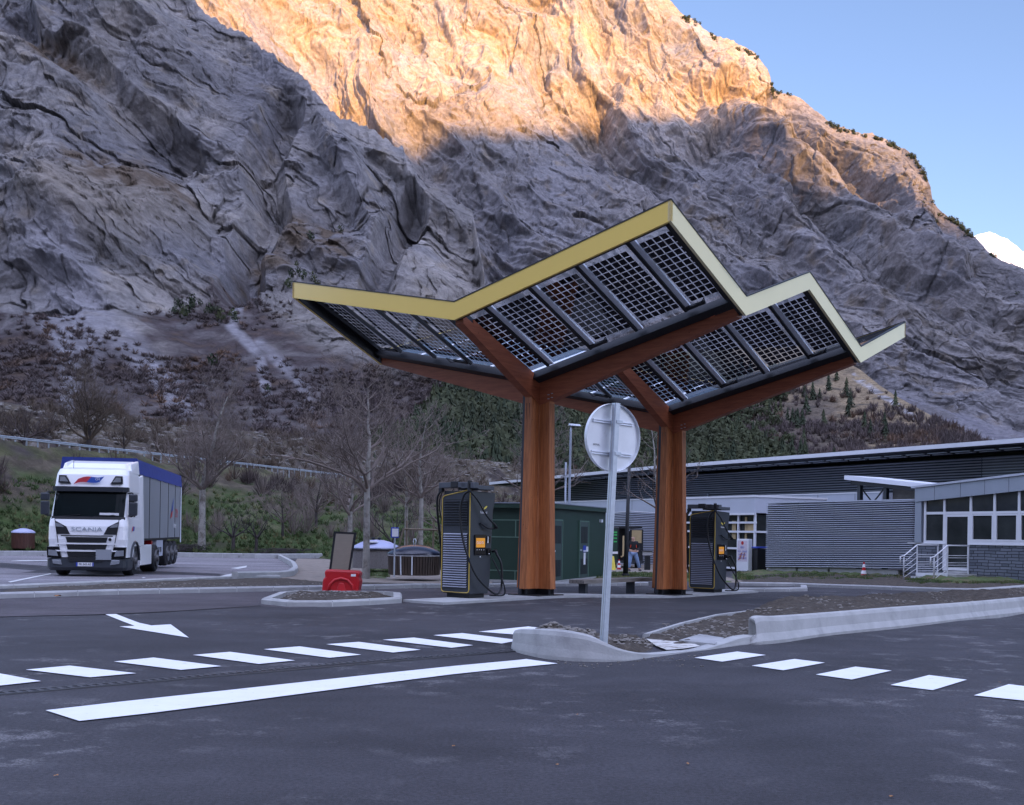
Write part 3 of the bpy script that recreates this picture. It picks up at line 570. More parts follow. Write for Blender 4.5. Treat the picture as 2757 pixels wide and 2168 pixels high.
# right-hand side: kerb of the planted verge, small island beyond the second charger, thin verge kerb
kerb('kerb', [(1992, 1577), (2140, 1579), (2330, 1586), (2560, 1595), (2650, 1596), (2757, 1588), (2900, 1573)], h=.13, step=1)
kerb('kerb', [(1984, 1594), (2060, 1594), (2174, 1593), (2172, 1585)], h=.13, step=1)
# strip of soil between the two left kerbs
HZ = []
def hz(x, y):
    for x0, y0, r, Z, ins in HZ[::-1]:
        j, i = int((x-x0)/r+.5), int((y-y0)/r+.5)
        if 0 <= i < Z.shape[0] and 0 <= j < Z.shape[1] and ins[i, j]: return float(Z[i, j])
    return float(gz(x, y))
def heap(name, ring, h, mat, seed=0, res=.12, rough=.05, sharp=1.0, lab=None, edge=.35, dz=0.):
    """soil or rubble bed with an uneven surface inside a ring"""
    xs = [p[0] for p in ring]; ys = [p[1] for p in ring]; X, Y = np.meshgrid(np.arange(min(xs), max(xs)+res, res), np.arange(min(ys), max(ys)+res, res))
    ins = np.zeros(X.shape, bool); dist = np.full(X.shape, 1e9); n = len(ring)
    for i in range(n):
        (x1, y1), (x2, y2) = ring[i], ring[(i+1) % n]
        cr = ((y1 > Y) != (y2 > Y)) & (X < (x2-x1)*(Y-y1)/((y2-y1) or 1e-9)+x1); ins ^= cr
        L = (x2-x1)**2+(y2-y1)**2; t = np.clip(((X-x1)*(x2-x1)+(Y-y1)*(y2-y1))/L, 0, 1); dist = np.minimum(dist, np.hypot(X-x1-t*(x2-x1), Y-y1-t*(y2-y1)))
    P = np.stack([X.ravel(), Y.ravel(), np.zeros(X.size)+seed], -1); nn = (fbm(P/.35, 4)*rough+ridged(P/.11, 2)*rough*.35).reshape(X.shape)
    hh = h(X, Y) if callable(h) else h
    Z = gz(X, Y)+dz+hh*sst(dist/edge)**sharp+nn*np.clip(dist/.08, 0, 1)
    HZ.append((xs and min(xs), min(ys), res, Z, ins))
    idx = -np.ones(X.shape, int); ok = ins | (dist < res*.75); idx[ok] = np.arange(ok.sum()); Z = np.where(ins, Z, gz(X, Y)-.03+dz)
    q = np.stack([idx[:-1, :-1], idx[:-1, 1:], idx[1:, 1:], idx[1:, :-1]], -1).reshape(-1, 4); q = q[(q >= 0).all(1)]
    return rawmesh(name, np.stack([X, Y, Z], -1)[ok], q, mat, smooth=True)
struct(heap('soil_bed', gp((0, 1606), (331, 1596), (626, 1590), (866, 1584.5), (1080, 1580), (1190, 1578), (1190, 1574), (1080, 1574), (900, 1572), (755, 1560), (442, 1568), (0, 1590)), .05, M['soil'], 1, .25, .03))
struct(sheet('paved_apron', gp((755, 1558), (900, 1572), (1190, 1574), (1325, 1572), (1322, 1545), (1100, 1530), (872, 1506), (800, 1505)), M['pave'], .02, sub=3))
struct(heap('grass_patch', gp((985, 1558), (1040, 1560), (1050, 1545), (1040, 1528), (1000, 1530)), .04, M['grass'], 4, .25, .04, dz=.02))
# small kerbed island on the left
ISL = gp((702, 1627), (780, 1635), (832, 1636), (942, 1633), (1083, 1624), (1080, 1606), (760, 1604))
def island_kerb(name, ring, h=.13, w=.2):
    n = len(ring); c = Vector((sum(p[0] for p in ring)/n, sum(p[1] for p in ring)/n)); k = []
    for i in range(n): k.append(ring[i])
    k.append(ring[0]); area = sum(k[i][0]*k[i+1][1]-k[i+1][0]*k[i][1] for i in range(n))
    return kerb(name, k, h=h, w=w, step=1.02, side=1 if area > 0 else -1, ground=False, mat='concrete')
island_kerb('kerb', ISL)
def inset(ring, k): c = (sum(p[0] for p in ring)/len(ring), sum(p[1] for p in ring)/len(ring)); return [(c[0]+(p[0]-c[0])*k, c[1]+(p[1]-c[1])*k) for p in ring]
struct(heap('soil_bed', inset(ISL, .9), .13, M['soil'], 2, .05, .05, edge=.5))
# charger island: long flat concrete plinth under chargers and columns
CB1, CB2 = Vector((.624, 28.125)), Vector((4.69, 33.085))
def cpt(a, b, z=0): return (CB1.x+a*UX+b*VX, CB1.y+a*UY+b*VY, z)
PLH = .055
def plinth():
    mb = MB(); bs = [-4.1+i*.6 for i in range(26)]; 
    for a, b in zip(bs[:-1], bs[1:]):
        p = [cpt(-.62, a), cpt(.62, a), cpt(.62, b), cpt(-.62, b)]; z = [float(gz(q[0], q[1])) for q in p]
        mb.hexa([(q[0], q[1], zz-.05) for q, zz in zip(p, z)]+[(q[0], q[1], zz+PLH) for q, zz in zip(p, z)])
    return struct(mb.build('charger_plinth', M['concrete']))
plinth()
# slot drain across the carriageway
def drain():
    c = [G(-80, 1876), G(380, 1836), G(920, 1787), G(1395, 1752)]; mb = MB()
    L = 0; pts = []
    for a, b in zip(c[:-1], c[1:]):
        n = int((b-a).length/.05)
        pts += [a.lerp(b, i/n) for i in range(n)]
    d = (c[-1]-c[0]).normalized(); nn = Vector((-d.y, d.x, 0))
    for i in range(len(pts)-1):
        if i % 2 == 0: a, b = pts[i], pts[i+1]; mb.hexa([a-nn*.07, b-nn*.07, b+nn*.07, a+nn*.07, a-nn*.07+Vector((0, 0, .012)), b-nn*.07+Vector((0, 0, .012)), b+nn*.07+Vector((0, 0, .012)), a+nn*.07+Vector((0, 0, .012))])
    for s in (-1, 1): mb.bar(c[0]+nn*.085*s+Vector((0, 0, .004)), c[-1]+nn*.085*s+Vector((0, 0, .004)), .022, .02)
    o = mb.build('slot_drain', pm('drain_grate', (.1, .1, .105), .6, .5)); bk = MB(); bk.hexa([p+Vector((0, 0, z)) for z in (-.01, .006) for p in (c[0]-nn*.08, c[-1]-nn*.08, c[-1]+nn*.08, c[0]+nn*.08)])
    bk.build('channel', M['dark'], o); tag(o, 'long thin metal grated drain channel running across the dark asphalt', 'drain')
drain()
# asphalt seam
sm = MB(); sp = [G(-60, 1664), G(120, 1659), (G(250, 1657)), G(420, 1650), G(560, 1641), G(700, 1632)]
for a, b in zip(sp[:-1], sp[1:]): sm.bar(a+Vector((0, 0, .004)), b+Vector((0, 0, .004)), .035, .014)
struct(sm.build('asphalt_seam', M['dark']))
# --- rounded concrete kerb nose in front of the sign
def loft(name, secs, mats, smooth=True):
    """secs: list of rings of 3-D points, same count; closed sections joined end to end"""
    mb = MB(); n = len(secs[0]); vs = [p for s in secs for p in s]; f = []
    for i in range(len(secs)-1):
        for k in range(n): f.append((i*n+k, i*n+(k+1) % n, (i+1)*n+(k+1) % n, (i+1)*n+k))
    f += [tuple(range(n))[::-1], tuple((len(secs)-1)*n+k for k in range(n))]
    return mb.add(vs, f)
def catmull(P, n):
    P = [Vector(p) for p in P]; out = []
    for i in range(len(P)-1):
        a, b, c, d = P[max(i-1, 0)], P[i], P[i+1], P[min(i+2, len(P)-1)]
        for k in range(n):
            t = k/n; out.append(.5*((2*b)+(c-a)*t+(2*a-5*b+4*c-d)*t*t+(3*b-a-3*c+d)*t*t*t))
    return out+[P[-1]]
def wallkerb(base_px, top_px, wid, side, name, label, lean=.1, joints=()):
    """base line on the ground and top line given by what stands above it"""
    bs = [G(*p) for p in base_px]; hs = []
    for b, t in zip(bs, top_px):
        Y = b.y+lean; hs.append(max(.012, at(t[0], t[1], Y).z-b.z))
    B = catmull(bs, 8); H = [float(v.z) for v in catmull([(0, 0, h) for h in hs], 8)]; secs = []
    for i, b in enumerate(B):
        d = (B[min(i+1, len(B)-1)]-B[max(i-1, 0)]); d.z = 0; d.normalize(); n = Vector((-d.y, d.x, 0))*side; h = H[i]; k = min(1, h/.3)
        prof = [(0, -.04), (0, h*.12), (lean*.55*k, h*.4), (lean*.85*k, h*.82), (lean*k+.015, h*.965), (lean*k+.045, h), (wid-.03, h), (wid, h*.93), (wid, -.04)]
        secs.append([b+n*x+Vector((0, 0, z)) for x, z in prof])
    mb = loft(name, secs, None); o = mb.build(name, M['concrete'], smooth=False); tag(o, label, 'kerb'); return o, B, H, secs
nose, NB, NH, _ = wallkerb([(1475, 1718), (1400, 1730), (1377, 1742), (1392, 1757), (1480, 1776), (1580, 1782), (1676, 1781), (1760, 1770), (1850, 1757)], [(1470, 1694), (1400, 1695), (1379, 1697), (1388, 1693), (1481, 1696), (1565, 1711), (1676, 1747), (1760, 1760), (1850, 1753)], .2, 1, 'concrete_kerb_nose', 'rounded pale concrete kerb nose sloping down in front of the round sign', lean=.03)
bar_, BB, BH, _ = wallkerb([(2020, 1735), (2050, 1736), (2120, 1729), (2239, 1711), (2440, 1690), (2600, 1670), (2757, 1652), (2950, 1630)], [(2020, 1717), (2056, 1664), (2110, 1659), (2239, 1651), (2440, 1635), (2600, 1624), (2757, 1610), (2950, 1592)], .28, 1, 'concrete_barrier_kerb', 'tall pale concrete barrier kerb curving away along the planted verge on the right', lean=.12)
low, _, _, _ = wallkerb([(1845, 1757), (1900, 1751), (1950, 1744), (2000, 1737), (2040, 1733)], [(1845, 1754), (1900, 1746), (1955, 1731), (2000, 1714), (2040, 1710)], .2, 1, 'ramped_kerb', 'low ramped concrete kerb piece rising towards the tall barrier kerb', lean=.04)
for t_ in (9, 16, 23, 30, 37, 44):       # cracks / joints in the cast barrier
    pass
# verge soil behind the barrier and its thin back kerb
BK = [(1729, 1716), (1800, 1694), (1877, 1669), (2004, 1650), (2150, 1641), (2306, 1630), (2500, 1619), (2757, 1607), (2950, 1596)]
kerb('kerb', BK, h=.06, w=.1, mat='concrete', step=2.5, side=-1)
bkg = gp(*BK); frontg = [(p.x, p.y+.2) for p in BB[6:]]
ring = frontg[::3]+bkg[::-1]
ring = gp((1764, 1741), (1850, 1743), (1905, 1741), (1960, 1734), (2010, 1722))+[(p[0], p[1]+.05) for p in frontg[::3]]+bkg[::-1]
def hsoil(X, Y): x = (X/np.maximum(Y, 1)); t = sst((x-ray(1980, 1700)[0])/.05); return .02+.27*t
struct(heap('soil_bed', ring, hsoil, M['soil'], 7, .07, .055, edge=.3))
struct(heap('soil_bed', gp((1412, 1724), (1450, 1712), (1560, 1712), (1640, 1716), (1735, 1722), (1765, 1742), (1750, 1757), (1690, 1757), (1560, 1747), (1450, 1737)), lambda X, Y: .22*sst((1.3-(X-.2))/1.4)+.04, M['soil'], 12, .05, .07, edge=.35))
struct(sheet('pale_slab', gp((1739, 1726), (1800, 1731), (1864, 1738), (1885, 1746), (1840, 1753), (1795, 1757), (1765, 1745)), pm('cracked_plaster', (.6, .58, .54), .9, var=.1, scale=6, c2=(.2, .16, .12), c2t=(.52, .58), c2s=9, stretch=(.4, 1, 1)), .035, sub=1))
mh = MB(); mp_ = [G(1828, 1723, .07), G(1883, 1707, .07), G(1949, 1717, .07), G(1925, 1733, .07)]; mh.hexa([p-Vector((0, 0, .08)) for p in mp_]+mp_)
tag(mh.build('manhole_cover', M['kerbstone'], bevel=.006), 'grey square concrete inspection cover set in the soil before the barrier kerb', 'manhole cover')
# stones lying on soil and road
def stone_mesh(seed):
    b = bmesh.new(); bmesh.ops.create_icosphere(b, subdivisions=2, radius=1); r = random.Random(seed)
    k = [r.uniform(.7, 1.2), r.uniform(.6, 1), r.uniform(.4, .7)]
    for v in b.verts: d = 1+.25*math.sin(v.co.x*3+seed)+.2*math.cos(v.co.y*4+seed*2); v.co = Vector((v.co.x*k[0], v.co.y*k[1], v.co.z*k[2]))*d
    me = bpy.data.meshes.new('stone'); b.to_mesh(me); b.free(); me.materials.append(M['gravel']); return me
SM = [stone_mesh(i) for i in range(6)]
def stonefield(name, spots, label=None):
    V = []; Fc = []; n0 = 0
    base = [(np.array([v.co[:] for v in m.vertices]), np.array([p.vertices[:] for p in m.polygons])) for m in SM]
    for i, (x, y, z, s) in enumerate(spots):
        v, f = base[i % 6]; a = rnd.uniform(0, 6.28); c, sn = math.cos(a), math.sin(a); w = v*s; V.append(np.stack([w[:, 0]*c-w[:, 1]*sn+x, w[:, 0]*sn+w[:, 1]*c+y, w[:, 2]+z], -1)); Fc.append(f+n0); n0 += len(v)
    o = rawmesh(name, np.concatenate(V), np.concatenate(Fc), M['gravel'], smooth=True); o['kind'] = 'stuff'
    if label: tag(o, label, 'stones')
    return o
sp = []
for _ in range(260):
    u = rnd.uniform(1440, 1600); t = (u-1440)/160; g = G(u, 1728+rnd.uniform(-10, 8)); sp.append((g.x, g.y, hz(g.x, g.y)+.01, rnd.uniform(.015, .05)))
for _ in range(160):
    u = rnd.uniform(1600, 1760); g = G(u, 1738+rnd.uniform(-12, 10)); sp.append((g.x, g.y, hz(g.x, g.y)+.005, rnd.uniform(.012, .04)))
for _ in range(420):
    k = rnd.randrange(4, len(BB)-1); p = BB[k]; q = Vector(bkg[min(len(bkg)-1, int(k/len(BB)*len(bkg)))]); t = rnd.uniform(.15, .95); x = p.x+(q.x-p.x)*t; y = p.y+.25+(q.y-p.y)*t; sp.append((x, y, hz(x, y)+.005, rnd.uniform(.01, .045)))
for _ in range(160):
    g = G(rnd.uniform(1780, 2020), rnd.uniform(1672, 1725)); sp.append((g.x, g.y, hz(g.x, g.y)+.003, rnd.uniform(.01, .04)))
for _ in range(120):
    g = G(rnd.uniform(1500, 1900), rnd.uniform(1760, 1800)); sp.append((g.x, g.y, g.z+.006, rnd.uniform(.004, .016)))
stonefield('rubble', sp, 'loose grey rubble and clods scattered over the kerbed soil beds')
g = G(1562, 1735); w_ = bpy.data.objects.new('stone', SM[0]); link(w_); w_.location = (g.x, g.y, hz(g.x, g.y)+.04); w_.scale = (.16, .12, .11); w_.rotation_euler = (0, .35, .3); tag(w_, 'large pale stone lying on the rubble heap left of the sign post', 'stone')
sp = []
for _ in range(110): g = G(rnd.uniform(770, 1010), rnd.uniform(1608, 1628)); sp.append((g.x, g.y, hz(g.x, g.y)+.005, rnd.uniform(.015, .045)))
for _ in range(260): g = G(rnd.uniform(0, 1180), 0+rnd.uniform(1574, 1588)); sp.append((g.x, g.y, hz(g.x, g.y)+.003, rnd.uniform(.01, .04)))
stonefield('rubble', sp, 'clods and small stones on the narrow soil strip and the small left island')
# fallen leaves
lf = MB(); lf.add([(-.06, 0, .012), (-.02, .035, .03), (.03, .045, .015), (.07, .005, .035), (.03, -.035, .012), (-.025, -.03, .028)], [(0, 1, 5), (1, 2, 4, 5), (2, 3, 4)])
l0 = None
for (u, v) in ((153, 1608), (1852, 2058), (2398, 2146), (1554, 1925), (150, 2090), (2690, 1838), (1500, 2060), (1220, 2010)):
    if l0 is None: l0 = lf.build('fallen_leaf', M['leafbrown']); o = l0
    else: o = l0.copy(); link(o)
    p = G(u, v, .008); o.location = p; o.rotation_euler = (0, 0, rnd.uniform(0, 6)); k = 1.7 if u == 153 else .32; o.scale = (k, k, k)
    tag(o, {153: 'larger curled brown leaf on the asphalt below the long left kerb', 1852: 'orange leaf on the road nearest below the sloping concrete nose', 2398: 'orange leaf lowest on the right side of the asphalt', 1554: 'small leaf on the asphalt left below the kerb nose', 150: 'dry leaf in the lower left corner of the asphalt', 2690: 'leaf on the asphalt near the rightmost white squares', 1500: 'brown leaf low in the middle of the foreground asphalt', 1220: 'brown leaf on the asphalt below the long white line'}[u], 'leaf', 'fallen leaves on the asphalt')
# right verge: soil and grass between kerb and buildings
struct(heap('verge', gp((1990, 1575), (2140, 1577), (2330, 1584), (2560, 1593), (2650, 1594), (2757, 1586), (2900, 1571), (2900, 1564), (2460, 1556), (2060, 1538), (1990, 1545)), .1, M['soil'], 9, .3, .07, edge=.8))
struct(heap('grass_patch', gp((1970, 1562), (2150, 1553), (2300, 1559), (2400, 1562), (2460, 1556), (2060, 1538), (1970, 1545)), .16, M['grass'], 14, .3, .08, edge=1.2))
struct(heap('grass_patch', gp((2430, 1568), (2560, 1580), (2757, 1577), (2900, 1566), (2900, 1560), (2460, 1556)), .19, M['grass'], 15, .25, .08, edge=.8))
struct(sheet('forecourt', [(-1, 46.5), (9.5, 43.2), (9.5, 80), (-6, 80)], M['pave'], .004, sub=4))
struct(heap('grass_patch', [(.6, 45), (8.8, 43.6), (8.4, 51), (2.2, 52)], .08, M['grass'], 16, .3, .06, edge=.6))
# grass tufts on the green parts
def tufts(name, pts, h, label, mat='grassblade', n=5, w=.02):
    V = []; Fc = []; k = 0
    for p in pts:
        for _ in range(n):
            a = rnd.uniform(0, 6.28); r = rnd.uniform(0, .1); x, y, z = p[0]+math.cos(a)*r, p[1]+math.sin(a)*r, p[2]; hh = h*rnd.uniform(.5, 1.2); l = rnd.uniform(-.5, .5)*hh; b = rnd.uniform(0, 6.28); dx, dy = math.cos(b)*w, math.sin(b)*w
            V += [(x-dx, y-dy, z-.03), (x+dx, y+dy, z-.03), (x+l, y+l*.4, z+hh)]; Fc.append((k, k+1, k+2)); k += 3
    o = rawmesh(name, V, Fc, M[mat]); return tag(o, label, 'grass', None, 'stuff')
gp_ = []
for _ in range(3500):
    u = rnd.uniform(1985, 2900); v = rnd.uniform(1545, 1566) if u < 2440 else rnd.uniform(1566, 1580); g = G(u, v); z = fbm(np.array([[g.x/2, g.y/2, 0]]), 2)[0]
    if z > -.12: gp_.append((g.x, g.y, g.z+.1))
for _ in range(500): g = G(rnd.uniform(990, 1045), rnd.uniform(1532, 1556)); gp_.append((g.x, g.y, g.z+.02))
for _ in range(1500): gp_.append((rnd.uniform(1, 8.5), rnd.uniform(45, 51), -.12))
tufts('grass', gp_, .09, 'short green grass on the verges beside the buildings and bins', w=.025)
M['boomgrey'] = pm('boom_grey', (.075, .085, .1), .5, var=.08)
# ------------------------------------------------------------------ solar canopy
CXc, CYc, CZc, LU, LV, SV, SU, DB, DD = 3.0358, 22.0, 7.804, 11.4978, 6.4138, -.033, .0101, 1.2657, 1.2471
def cq(a, b, dz=0):     # a: 0 far-left corner .. 1 near corner, b: 0 .. 2 along the row; fascia underside reference plane
    return Vector((CXc+UX*(a-1)*LU+VX*b*LV, CYc+UY*(a-1)*LU+VY*b*LV, CZc+SU*(a-1)*LU+SV*b*LV+dz))
CEN = 2.52
def drop(a, b):         # folded roof: valleys through the middle of each module, corners high
    bb = abs((b % 1)-.5)*2; aa = abs(a-.5)*2
    return -(CEN-(CEN-DD)*aa-(CEN-DB)*bb)
def roof(a, b, dz=0):
    if b in (1,) : pass
    return cq(a, b, drop(a, b)+dz)
LIFT = .34
canopy = thing('solar_canopy', 'large zigzag solar canopy with yellow edge on two splayed timber columns', 'canopy', (CB1.x, CB1.y, 0))
CO = Vector((CB1.x, CB1.y, 0))
def cb(mb, name, mat, parent=None, **k):
    if name in ('rail', 'purlin', 'junction_box', 'bolt', 'plate_slot'):
        mb.v = [tuple(Vector(p)-CO) for p in mb.v]; return build_each(mb, name, mat, parent or canopy, **k)
    mb.v = [tuple(Vector(p)-CO) for p in mb.v]; return mb.build(name, mat, parent or canopy, **k)
def drop2(a, b):   # like drop, b on a module edge counts as corner side
    f = b-math.floor(b)
    if b >= 2: f = 1.
    bb = abs(f-.5)*2; aa = abs(a-.5)*2; return -(CEN-(CEN-DD)*aa-(CEN-DB)*bb)
def rf(a, b, dz=0): return cq(a, b, drop2(a, b)+dz)
# fascia boards, mitred at every fold
def fascia(name, pts, n, mat, h=.415, th=.07):
    for (a1, b1), (a2, b2) in zip(pts[:-1], pts[1:]):
        p, q = rf(a1, b1), rf(a2, b2); N = Vector(n)*th; mb = MB(); Z = Vector((0, 0, h))
        mb.hexa([p, q, q-N, p-N, p+Z, q+Z, q-N+Z, p-N+Z]); o = cb(mb, name, mat)
        c = MB(); e = Vector(n)*.012; c.hexa([p+Z-N-e, q+Z-N-e, q+Z+e, p+Z+e, p+Z-N-e+Vector((0, 0, .022)), q+Z-N-e+Vector((0, 0, .022)), q+Z+e+Vector((0, 0, .022)), p+Z+e+Vector((0, 0, .022))]); cb(c, 'cap_strip', M['dark'], o)
U3, V3d = Vector((UX, UY, 0)), Vector((VX, VY, 0))
o_f = -V3d; o_r = U3
M['fascia'] = pm('yellow_fascia', (.9, .62, .13), .3, var=.03, scale=.5, coat=.6)
M['fascialit'] = pm('lit_yellow_fascia', (.95, .82, .44), .3, var=.03, scale=.5, coat=.6)  # same yellow, made paler to paint in the bright sky on this side
fascia('fascia', [(0, 0), (.5, 0), (1, 0)], -V3d, M['fascia'])
fascia('fascia', [(1, 0), (1, .5), (1, 1), (1, 1.5), (1, 2)], U3, M['fascialit'])
fascia('fascia', [(1, 2), (.5, 2), (0, 2)], V3d, M['fascia'])
fascia('fascia', [(0, 2), (0, 1.5), (0, 1), (0, .5), (0, 0)], -U3, M['fascia'])
# dark inner board behind the fascia
def inner(pts, n):
    mb = MB()
    for (a1, b1), (a2, b2) in zip(pts[:-1], pts[1:]):
        p, q = rf(a1, b1, .01), rf(a2, b2, .01); N = Vector(n)*.08; T = Vector(n)*.16; Z = Vector((0, 0, .37)); mb.hexa([p-N, q-N, q-T, p-T, p-N+Z, q-N+Z, q-T+Z, p-T+Z])
    cb(mb, 'edge_beam', M['dark'])
inner([(0.01, 0), (.5, 0), (.99, 0)], -V3d); inner([(1, 0.02), (1, .5), (1, 1), (1, 1.5), (1, 1.98)], U3); inner([(.99, 2), (.5, 2), (.01, 2)], V3d); inner([(0, 1.98), (0, 1.5), (0, 1), (0, .5), (0, .02)], -U3)
# --- photovoltaic glass: dark cells on clear glass, built by a grid in the panel's own coordinates (object space x: across, y: along)
def pvmat():
    m = bpy.data.materials.new('photovoltaic_glass'); m.use_nodes = True; N = m.node_tree.nodes; N.clear(); out = N.new('ShaderNodeOutputMaterial')
    tc = N.new('ShaderNodeTexCoord'); sp = N.new('ShaderNodeSeparateXYZ'); lnk(m, tc.outputs['Object'], sp.inputs[0])
    def mt(op, a, b=None):
        q = N.new('ShaderNodeMath'); q.operation = op
        for i, x in enumerate((a, b)):
            if x is None: continue
            if isinstance(x, (int, float)): q.inputs[i].default_value = x
            else: lnk(m, x, q.inputs[i])
        return q.outputs[0]
    cx, cy, gap = .17, .187, .027
    def cell(v, c): f = mt('FRACT', mt('DIVIDE', v, c)); return mt('MULTIPLY', mt('GREATER_THAN', f, gap/c/2), mt('LESS_THAN', f, 1-gap/c/2))
    inx = mt('MULTIPLY', mt('GREATER_THAN', sp.outputs[0], 0), mt('LESS_THAN', sp.outputs[0], cx*6)); iny = mt('MULTIPLY', mt('GREATER_THAN', sp.outputs[1], 0), mt('LESS_THAN', sp.outputs[1], cy*12))
    k = mt('MULTIPLY', mt('MULTIPLY', cell(sp.outputs[0], cx), cell(sp.outputs[1], cy)), mt('MULTIPLY', inx, iny))
    gl = N.new('ShaderNodeBsdfGlossy'); gl.inputs['Roughness'].default_value = .02; gl.inputs['Color'].default_value = (1, 1, 1, 1)
    tr = N.new('ShaderNodeBsdfTransparent'); tr.inputs['Color'].default_value = (.9, .93, .95, 1)
    tl = N.new('ShaderNodeBsdfTranslucent'); tl.inputs['Color'].default_value = (.5, .52, .55, 1); mxt = N.new('ShaderNodeMixShader'); mxt.inputs[0].default_value = .12; lnk(m, tr.outputs[0], mxt.inputs[1]); lnk(m, tl.outputs[0], mxt.inputs[2])
    di = N.new('ShaderNodeBsdfDiffuse'); di.inputs['Color'].default_value = (.012, .011, .018, 1)
    mx = N.new('ShaderNodeMixShader'); lnk(m, k, mx.inputs[0]); lnk(m, mxt.outputs[0], mx.inputs[1]); lnk(m, di.outputs[0], mx.inputs[2])
    ge = N.new('ShaderNodeNewGeometry'); dt = N.new('ShaderNodeVectorMath'); dt.operation = 'DOT_PRODUCT'; lnk(m, ge.outputs['Normal'], dt.inputs[0]); lnk(m, ge.outputs['Incoming'], dt.inputs[1])
    f2 = mt('MINIMUM', mt('ADD', mt('MULTIPLY', mt('POWER', mt('SUBTRACT', 1.0, mt('ABSOLUTE', dt.outputs['Value'])), 5.0), 1.1), .06), 1.0)
    m2 = N.new('ShaderNodeMixShader'); lnk(m, f2, m2.inputs[0]); lnk(m, mx.outputs[0], m2.inputs[1]); lnk(m, gl.outputs[0], m2.inputs[2]); lnk(m, m2.outputs[0], out.inputs[0])
    return m
M['pv'] = pvmat()
def wing(a0, a1, b0, b1, npan, vis_cable):
    """quarter of a module; (a0, b0) is its inner (low) corner, (a1, b1) its outer (high) corner"""
    def W(s, t, dz=LIFT):       # s along LU/2, t along LV/2, planar
        a = a0+(a1-a0)*s; b = b0+(b1-b0)*t
        z = -(CEN-(CEN-DD)*s-(CEN-DB)*t); return cq(a, b, z+dz)
    HU, HV = LU/2, LV/2
    e1 = (W(1, 0)-W(0, 0)); e2 = (W(0, 1)-W(0, 0)); L1, L2 = e1.length, e2.length; d1, d2 = e1/L1, e2/L2; nrm = d1.cross(d2).normalized(); nrm *= 1 if nrm.z > 0 else -1
    rails = [.117, .340, .563, .79, 1.02]
    for i in range(5):
        s1 = rails[i]-.012; s0 = (rails[i-1]+.022) if i else .008
        w = (s1-s0)*L1; xoff = 0
        if i == 0: w_full = 1.06; xoff = w_full-w
        x0 = s0*L1; t0, t1 = .14*L2, L2-.16
        org = W(0, 0)+d1*(x0+.03-xoff)+d2*(t0+.12)
        # local frame: x along d1, y along d2
        mtx = Matrix((d1, d2, nrm)).transposed().to_4x4()
        xa, xb = -.03+xoff, -.03+xoff+w; ya, yb = -.12, t1-t0-.12; mb = MB()
        mb.add([(xa, ya, 0), (xb, ya, 0), (xb, yb, 0), (xa, yb, 0)], [(0, 1, 2, 3)]); o = mb.build('solar_panel', M['pv'], canopy)
        mtx.translation = org-CO; o.matrix_local = mtx
    al = MB(); dk = MB(); jb = MB()
    for i in range(4):
        s = rails[i]*L1; c = W(0, 0)+d1*(s+.045)-nrm*.03; al.bar(c+d2*(.13*L2), c+d2*(L2-.16), .115, .05, nrm)
        c2 = W(0, 0)+d1*(s-.06)-nrm*.045; dk.bar(c2+d2*(.13*L2), c2+d2*(L2-.16), .07, .08, nrm)
        if i % 2 == 1:
            c3 = c+d2*(.155*L2)-nrm*.05; jb.bar(c3-d1*.05, c3+d1*.42, .09, .05, nrm); jb.tube([c3+d1*.3, c3+d1*.36-nrm*.12+d2*.1, c3+d1*.5-nrm*.06+d2*.2, c3+d1*.42], .012, 6)
    cb(al, 'rail', M['alu']); cb(dk, 'purlin', M['dark']); cb(jb, 'junction_box', M['dark'])
    ed = MB(); c = W(0, 0)+d2*(.07*L2)-nrm*.09; ed.bar(c+d1*.1, c+d1*(L1-.15), .24, .2, nrm); c = W(0, 0)+d2*(L2-.14)-nrm*.06; ed.bar(c+d1*.1, c+d1*(L1-.15), .14, .16, nrm)
    c = W(0, 0)+d1*(L1-.21)-nrm*.03; ed.bar(c+d2*.1, c+d2*(L2-.12), .3, .1, nrm); c = W(0, 0)+d1*.0-nrm*.07; ed.bar(c+d2*.1, c+d2*(L2-.12), .16, .14, nrm)
    cb(ed, 'purlin', M['dark'])
for (b0, bl, bh) in ((.5, 0, 1), (1.5, 1, 2)):
    for a1 in (1, 0):
        for b1 in (bl, bh): wing(.5, a1, b0, b1, 5, True)
# beams
def beam(p_in, p_out, side, d_in, d_out, w=.24, a1ok=True):
    """tapered glulam beam: top edge points given, depth shrinks outwards, far end notched"""
    mb = MB(); s = Vector(side)*w/2; a, b = Vector(p_in), Vector(p_out); m = a.lerp(b, .88)
    for x, y, d0, d1_, t0, t1 in ((a, m, d_in, d_in+(d_out-d_in)*.88, 0, 0), (m, b, d_in+(d_out-d_in)*.88, d_out, .1, .1)):
        Z0, Z1 = Vector((0, 0, d0)), Vector((0, 0, d1_)); q0, q1 = Vector((0, 0, t0)), Vector((0, 0, t1))
        mb.hexa([x-s-Z0, x+s-Z0, y+s-Z1, y-s-Z1, x-s-q0, x+s-q0, y+s-q1, y-s-q1])
    o = cb(mb, 'beam', M['glulam_x'])
    bm2 = MB(); c = a+(b-a).normalized()*.42-Vector((0, 0, d_in*.72))
    for sg in ((-1,) if a1ok else ()):
        for e in (0, .11):
            for f in (0, .1):
                cc = c+(b-a).normalized()*e-Vector((0, 0, f))+Vector(side)*(w/2+.008)*sg; bm2.lathe([(0, -.008), (.028, -.008), (.028, .008), (0, .008)], 8, cc)
    cb(bm2, 'bolt', M['galv'], o)
